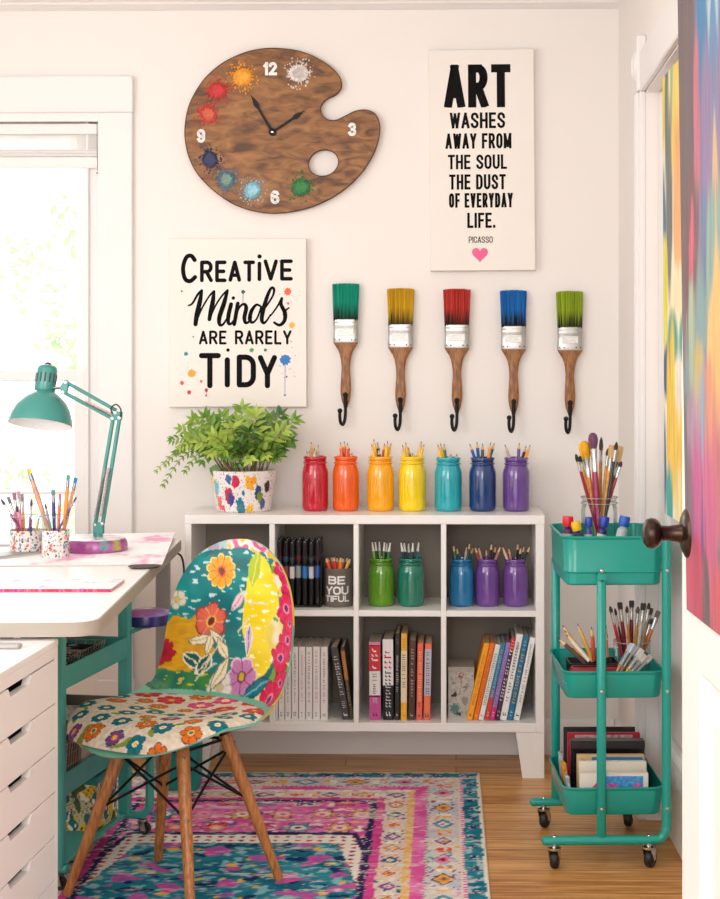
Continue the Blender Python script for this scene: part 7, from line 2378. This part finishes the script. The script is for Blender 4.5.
for (px, py, w_, cc_, bc, lab, yy, ln2) in ((568, 515.2, 11, (206, 22, 44), (90, 40, 90), 'paint tube with a red cap at the left of the trolley top', ty + .01, 0.02), (575, 520.5, 9.5, (246, 190, 30), (60, 56, 96), 'paint tube with a yellow cap beside the red-capped one', ty - .015, -.28),
                                        (589, 516, 8, (44, 70, 170), (70, 80, 150), 'slim blue-capped paint tube in front of the brush jar', ty, .05), (605.5, 515.5, 9.5, (30, 60, 170), (52, 50, 110), 'dark paint tube with a royal blue cap at the jar’s right', ty - .005, .25),
                                        (625.5, 515.2, 11, (24, 92, 190), (190, 196, 200), 'pale paint tube with a bright blue cap at the right of the trolley top', ty, .25)):
    paint_tube(px, py, w_, cc_, bc, lab, yy, ln2)
o = MB().box((-.011, -.008, 0), (.011, .008, .030), .003).build('sponge_block', mat('grey_sponge', (120, 122, 120), rough=.9, var=.2, vscale=80), None, loc=on_t(-.035, -.03, zf[0] + .0006)); tag(o, 'small grey sponge block among the tubes on the trolley top', 'sponge')

# ---- middle tray: glass of brushes on the right, pencils and brushes piled on the left
gp2 = on_t(.060, .055, zf[1])
gy = gp2.y
gc = W(632, 650, gy)
gr = 18.5 / PXM(gy)
gh = W(632, 641, gy).z - zf[1]
gj = thing('glass_tumbler', 'clear glass tumbler of used paintbrushes on the middle tier of the trolley', 'tumbler', (gc.x, gy, zf[1] + .0006))
mb = MB(); mb.lathe([(0, .004), (gr * .88, .003), (gr * .93, 0), (gr * .96, .004), (gr, gh - .003), (gr * 1.01, gh - .001), (gr * 1.0, gh)], 36); mb.build('glass', M_glass, gj)
mb = MB(); mb.tube([(gr * 1.0 * cos(2 * pi * k / 32), gr * 1.0 * sin(2 * pi * k / 32), gh) for k in range(32)], .0012, 6, closed=True); mb.build('rim', mat('grey_glass_ring', (170, 174, 176), rough=.15), gj)
def pM_(x, y): return (545 + x / 5.333, 590 + y / 5.333)
MB_ = [(346, 84, (196, 30, 50), (70, 54, 50), 'red', 'round', .004), (372, 96, (60, 44, 40), (50, 44, 40), 'black', 'round', .003), (398, 66, (150, 20, 36), (60, 48, 44), 'dark red', 'flat', .005), (436, 84, (196, 120, 40), (70, 56, 50), 'tan', 'round', .004), (462, 56, (120, 24, 40), (56, 50, 50), 'wine red', 'flat', .005),
       (496, 86, (226, 160, 60), (120, 100, 90), 'ochre', 'round', .0045), (526, 70, (196, 190, 180), (70, 60, 56), 'pale grey', 'flat', .0055), (556, 66, (150, 120, 90), (60, 50, 44), 'brown', 'round', .004), (566, 96, (130, 130, 130), (90, 70, 60), 'grey', 'flat', .005), (572, 148, (236, 150, 30), (80, 66, 60), 'bright orange', 'round', .0045), (606, 112, (200, 110, 30), (110, 96, 86), 'burnt orange', 'flat', .0048), (600, 146, (110, 26, 32), (70, 56, 52), 'maroon', 'round', .004)]
for k, (x, y, hc, tc, nm, kd, rr) in enumerate(MB_):
    b_, t_ = in_jar(gc.x, gy, zf[1], gr, gh, *pM_(x, y), k, .62)
    brush_at(b_, t_, hc, '%s handled paintbrush in the tumbler on the middle trolley tier' % nm, 'brushes in the tumbler', tc, kd, rr=rr * 1.0, fl=.032, bl=.018)
def tl(px, py, y):                 # point above the middle tray by picture position at local depth
    q = on_t(0, y, 0)
    return W(px, py, q.y)
# brushes fanned out at the front right, bristles up over the rim
for k, (x0, y0, x1, y1, yb_, yt_, hc, tc, nm, fer_) in enumerate(((380, 440, 466, 285, -.135, -.09, (206, 150, 110), (206, 210, 220), 'pink-splashed', (190, 196, 206)), (398, 445, 486, 300, -.128, -.08, (180, 150, 130), (196, 200, 210), 'silver grey', (200, 204, 210)), (428, 445, 520, 316, -.138, -.095, (240, 180, 40), (220, 214, 206), 'yellow', (216, 214, 212)),
                                                              (452, 445, 536, 346, -.142, -.10, (246, 170, 30), (216, 206, 196), 'amber', (206, 204, 204)), (484, 440, 566, 350, -.132, -.09, (190, 150, 110), (206, 196, 186), 'tan', (190, 188, 186)))):
    a, c_ = tl(*pM_(x0, y0), yb_), tl(*pM_(x1, y1), yt_)
    if a.z < zf[1] + .006: a.z = zf[1] + .006
    brush_at(a, c_, hc, '%s paintbrush with pale bristles leaning at the front of the middle trolley tier' % nm, 'brushes leaning in the middle tier', tc, 'flat', rr=.0056, fl=.040, bl=.028, fer=fer_)
for k, (x0, y0, x1, y1, ya_, yb_, hc, nm) in enumerate(((206, 318, 92, 186, -.02, .02, (240, 160, 50), 'orange'), (238, 320, 102, 214, -.05, -.03, (226, 190, 130), 'bare wood'), (256, 322, 172, 178, .03, .06, (236, 176, 70), 'yellow ochre'), (262, 318, 248, 194, .02, .03, (206, 80, 60), 'coral'), (214, 328, 66, 254, -.06, -.06, (90, 70, 64), 'brown'),
                                                    (236, 318, 112, 236, -.075, -.05, (214, 200, 186), 'pale'), (322, 320, 326, 186, .05, .055, (70, 60, 60), 'dark grey'), (330, 300, 322, 214, .01, .02, (200, 120, 100), 'dusty pink'))):
    a, c_ = tl(*pM_(x0, y0 + 60), ya_), tl(*pM_(x1, y1), yb_)
    d = (c_ - a)
    if a.z < zf[1] + .006: a = a + d * ((zf[1] + .006 - a.z) / d.z)
    pencil(a, c_, hc, '%s pencil sticking out of the pile on the middle trolley tier' % nm, 'pencils on the middle tier', None, .0056, .026)
def flat_item(name, label, cat, x, y, z, rz, dims, colr, rot=(0, 0), nm2='body', grp=None, rough=.45):
    o = thing(name, label, cat, on_t(x, y, z), TRZ + rz, grp)
    o.rotation_euler = (rot[0], rot[1], TRZ + rz)
    return o
o = flat_item('pencil_case', '', 'case', -.022, -.050, zf[1] + .0005, .03, None, None); o['label'] = 'red zip pencil case lying in the middle trolley tier'
MB().loft([rrect(-.07, .07, -.026, .026, .012, 0), rrect(-.074, .074, -.029, .029, .014, .022), rrect(-.074, .074, -.029, .029, .014, .042), rrect(-.066, .066, -.022, .022, .012, .056)], cap0=True, cap1=True).build('case_body', mat('red_vinyl', (160, 26, 44), rough=.45, var=.2, vscale=30), o, smooth=50)
MB().tube([(-.062, 0, .0565), (.062, 0, .0565)], .0022, 8).build('zipper', M_black, o)
o = flat_item('tool_box', '', 'box', .02, .01, zf[1] + .0005, 0, None, None); o['label'] = 'black open plastic tool box in the middle of the trolley tier'
MB().loft([rrect(-.105, .02, -.028, .06, .008, 0), rrect(-.108, .023, -.030, .063, .009, .058), rrect(-.105, .02, -.027, .06, .008, .058), rrect(-.10, .015, -.022, .055, .006, .005)], cap0=True, cap1=True).build('box_body', M_bp, o, smooth=30)
for k, (x, y, rz, capc, bodyc, lab) in enumerate(((-.070, -.118, .25, (246, 186, 20), (196, 204, 210), 'silver paint tube with a yellow cap lying at the front of the middle tier'), (.035, -.125, -.1, (40, 40, 44), (70, 66, 70), 'dark paint tube lying beside the front post of the middle tier'), (.100, -.130, .12, (206, 196, 186), (190, 176, 160), 'small cream paint tube lying at the front right of the middle tier'))):
    o = thing('paint_tube', lab, 'paint tube', on_t(x, y, zf[1] + .034), TRZ + rz, 'paint tubes on the middle tier')
    b = MB(); b.loft([[(z, wy * cos(2 * pi * q / 16), wz * sin(2 * pi * q / 16)) for q in range(16)] for (z, wy, wz) in ((-.048, .013, .0012), (-.03, .013, .006), (.012, .011, .011), (.018, .0105, .0105), (.021, .006, .006))], cap0=True, cap1=True)
    b.build('tube_body', mat('tube_%d_%d_%d' % bodyc, bodyc, rough=.35, var=.2, vscale=60), o)
    c = MB(); c.lathe([(0, .020), (.009, .020), (.0105, .022), (.0105, .038), (.009, .040), (0, .040)], 16, 0, Matrix.Rotation(pi / 2, 4, 'Y')); c.build('cap', mat('cap_%d_%d_%d' % capc, capc, rough=.35), o)
    st_ = bpy.data.objects.get('support_%d' % k)
o = flat_item('paint_set', '', 'box', .02, -.118, zf[1] + .0005, 0, None, None); o['label'] = 'low black paint box under the loose tubes at the front of the middle tier'
MB().box((-.118, -.026, 0), (.10, .030, .0205), .003).build('box_body', M_bp, o); MB().box((-.119, -.027, .0205), (.101, .031, .0235), .001).build('box_lid', mat('dark_lid', (46, 44, 48), rough=.4), o)

# ---- bottom tray: upright boxes, canvases and a sketch pad, front to back
zb3 = zf[2]
def slab(name, label, cat, px0, px1, pyt, y, d, colr, parts, rx=0.0):
    wy = on_t(0, y, 0).y
    a, c_ = W(px0, pyt, wy), W(px1, pyt, wy)
    hgt = a.z - zb3 - .001
    w = (c_.x - a.x)
    o = thing(name, label, cat, ((a.x + c_.x) / 2, wy, zb3 + .0008), TRZ * .5)
    o.rotation_euler = (rx, 0, TRZ * .5)
    return o, w, hgt
def pb(x, y): return (545 + x / 5.333, 710 + y / 5.33)
def slab_px(name, label, cat, x0, x1, yt_, y, d, body, rx=0.0, bev=.002):
    a, c_ = pb(x0, yt_), pb(x1, yt_)
    o, w, h = slab(name, label, cat, a[0], c_[0], a[1], y, d, None, None, rx)
    MB().box((-w / 2, 0, 0), (w / 2, d, h), bev).build('body', body, o)
    return o, w, h
M_cv = mat('raw_canvas', (226, 216, 200), rough=.85, bump=.2, bscale=400)
# front canvas with a blue and pink painted shape
a, c_ = pb(184, 336), pb(551, 336)
wy = on_t(0, -.132, 0).y
A_, C_ = W(a[0], a[1], wy), W(c_[0], c_[1], wy)
w, h = C_.x - A_.x, A_.z - zb3 - .001
o = thing('small_canvas', 'small canvas painted blue and magenta at the front of the trolley bottom tier', 'painting', ((A_.x + C_.x) / 2, wy, zb3 + .0008), TRZ * .5)
def frontcol(u, v):
    x, z = u * w, v * h
    n = mnoise.noise((u * 7, v * 5, 2)); n2 = mnoise.noise((u * 24, v * 14, 5))
    c = L3(226, 216, 204)
    if u > .30 - .05 * n and u < .93 and v < .93:
        c = mix(L3(34, 124, 196), L3(90, 160, 214), .5 + n2)
        if v < .60 + .25 * n + .12 * sin(u * 16) and (n > -.35): c = mix(L3(200, 50, 150), L3(226, 110, 180), .5 + n2)
    elif u > .17 and u < .32 and v < .80 - abs(u - .27) * 2: c = mix(L3(186, 36, 110), L3(206, 60, 130), .5 + n2)
    return c
g = MB(); g.grid(120, 60, lambda u, v: ((u - .5) * w, 0, v * h), 0, frontcol)
for f_ in (lambda u, v: ((u - .5) * w, .014 * v, h), lambda u, v: (-w / 2, .014 * u, v * h), lambda u, v: (w / 2, .014 * u, v * h), lambda u, v: ((u - .5) * w, .014, v * h)):
    g.grid(4, 4, f_, 0, lambda u, v: L3(228, 220, 208))
g.build('painted_canvas', vmat('canvas_paint', .6), o, smooth=0, fixn=False)
o, w, h = slab_px('small_canvas', 'blank cream canvas behind the blue and magenta one on the bottom tier', 'painting', 182, 543, 274, -.085, .017, M_cv)
m_ = MB()
for k in range(7): m_.sphere((-w / 2 + w * (.08 + .13 * k), .012, h + .0005), .0016, 6, 4)
m_.build('staple', mat('staple_grey', (150, 140, 130), rough=.4, metal=.6), o)
o, w, h = slab_px('sketch_pad', 'tan sketch pad with blue cover strip behind the blank canvas on the bottom tier', 'sketch pad', 170, 532, 238, -.045, .016, mat('pad_card', (206, 170, 120), rough=.7))
MB().box((-w / 2 + w * .22, -.0016, h * .5), (w / 2 - w * .03, .0004, h * .955), .0004).build('cover', mat('pad_blue', (30, 120, 190), rough=.45), o)
o, w, h = slab_px('supply_box', 'glossy black box behind the tan pad on the bottom tier', 'box', 140, 532, 166, .000, .034, mat('gloss_black', (20, 20, 24), rough=.22))
MB().box((-w / 2 + .018, -.002, h * .30), (-w / 2 + .062, .0004, h * .70), .0004).build('label_band', mat('silver_label', (170, 172, 172), rough=.4, var=.35, vscale=60), o)
MB().box((-w / 2 - .001, -.001, h * .86), (w / 2 + .001, .035, h + .001), .001).build('box_lid', mat('gloss_black_lid', (36, 35, 38), rough=.3), o)
o, w, h = slab_px('picture_book', 'red and white picture book leaning behind the black box on the bottom tier', 'book', 120, 508, 122, .060, .016, mat('red_cover', (176, 26, 44), rough=.4))
MB().box((-w / 2 + .02, -.0014, h * .82), (w / 2 - .02, .0004, h * .97), .0004).build('cover_panel', mat('cover_print', (206, 196, 196), rough=.5, c2=(150, 60, 70), vscale=55), o)
o, w, h = slab_px('portfolio', 'black portfolio folder at the very back of the bottom tier', 'folder', 100, 482, 98, .105, .014, mat('black_card', (28, 28, 30), rough=.55))
MB().tube([(-w / 2, .007, h), (w / 2, .007, h)], .0035, 8).build('spine', M_black, o)
for k, (x, y, rz, c, hh, lab) in enumerate(((-.098, -.085, .05, (206, 206, 212), .080, 'white and grey paper packet tucked at the left of the bottom tier'), (-.100, -.045, .1, (226, 166, 50), .105, 'golden yellow paper packet at the left of the bottom tier'), (-.102, -.005, 0, (190, 190, 194), .120, 'silver patterned packet beside the black box on the bottom tier'))):
    o = MB().box((-.005, -.016, 0), (.005, .016, hh), .002).build('paper_packet', mat('packet_%d' % k, c, rough=.5, c2=(90, 90, 100) if k != 1 else (120, 80, 30), vscale=60), None, loc=on_t(x, y, zb3 + .0008)); o.rotation_euler = (0, -.08, TRZ + rz); tag(o, lab, 'packet')

# ================================================================== OUTSIDE THE WINDOW
def garden_tree(name, label, x, y, h, seed, tint):
    t = thing(name, label, 'tree', (x, y, -.5))
    rs = random.Random(seed)
    tk = MB(); tk.tube(catmull([(0, 0, 0), (.05, .02, h * .12), (-.02, 0, h * .22)], 5), [.06 - .004 * k for k in range(11)], 10)
    tk.build('trunk', mat('bark_pale', (236, 232, 226), rough=.9), t)
    lf = MB()
    for cl in range(26):
        a = rs.uniform(0, 2 * pi); z = h * rs.uniform(.22, 1.0); R = rs.uniform(.1, .8)
        cc_ = Vector((R * cos(a), R * sin(a), z)); sz = rs.uniform(.05, .12)
        for k in range(26):
            c = cc_ + Vector((rs.gauss(0, sz), rs.gauss(0, sz), rs.gauss(0, sz * .8)))
            d = Vector((rs.uniform(-1, 1), rs.uniform(-1, 1), rs.uniform(-1, .3))).normalized()
            n_ = d.orthogonal().normalized(); L = rs.uniform(.04, .08); w_ = L * .3
            lf.add([c, c + d * L * .5 + n_ * w_, c + d * L, c + d * L * .5 - n_ * w_], [(0, 1, 2, 3)])
    m = mat('leaf_light_%d' % seed, tint, rough=.6)
    m.node_tree.nodes['Principled BSDF'].inputs['Transmission Weight'].default_value = 0.0
    lf.build('foliage', m, t, smooth=0)
garden_tree('garden_tree', 'pale sunlit tree seen through the lower left window pane', -2.35, 3.2, 2.6, 4, (200, 234, 172))
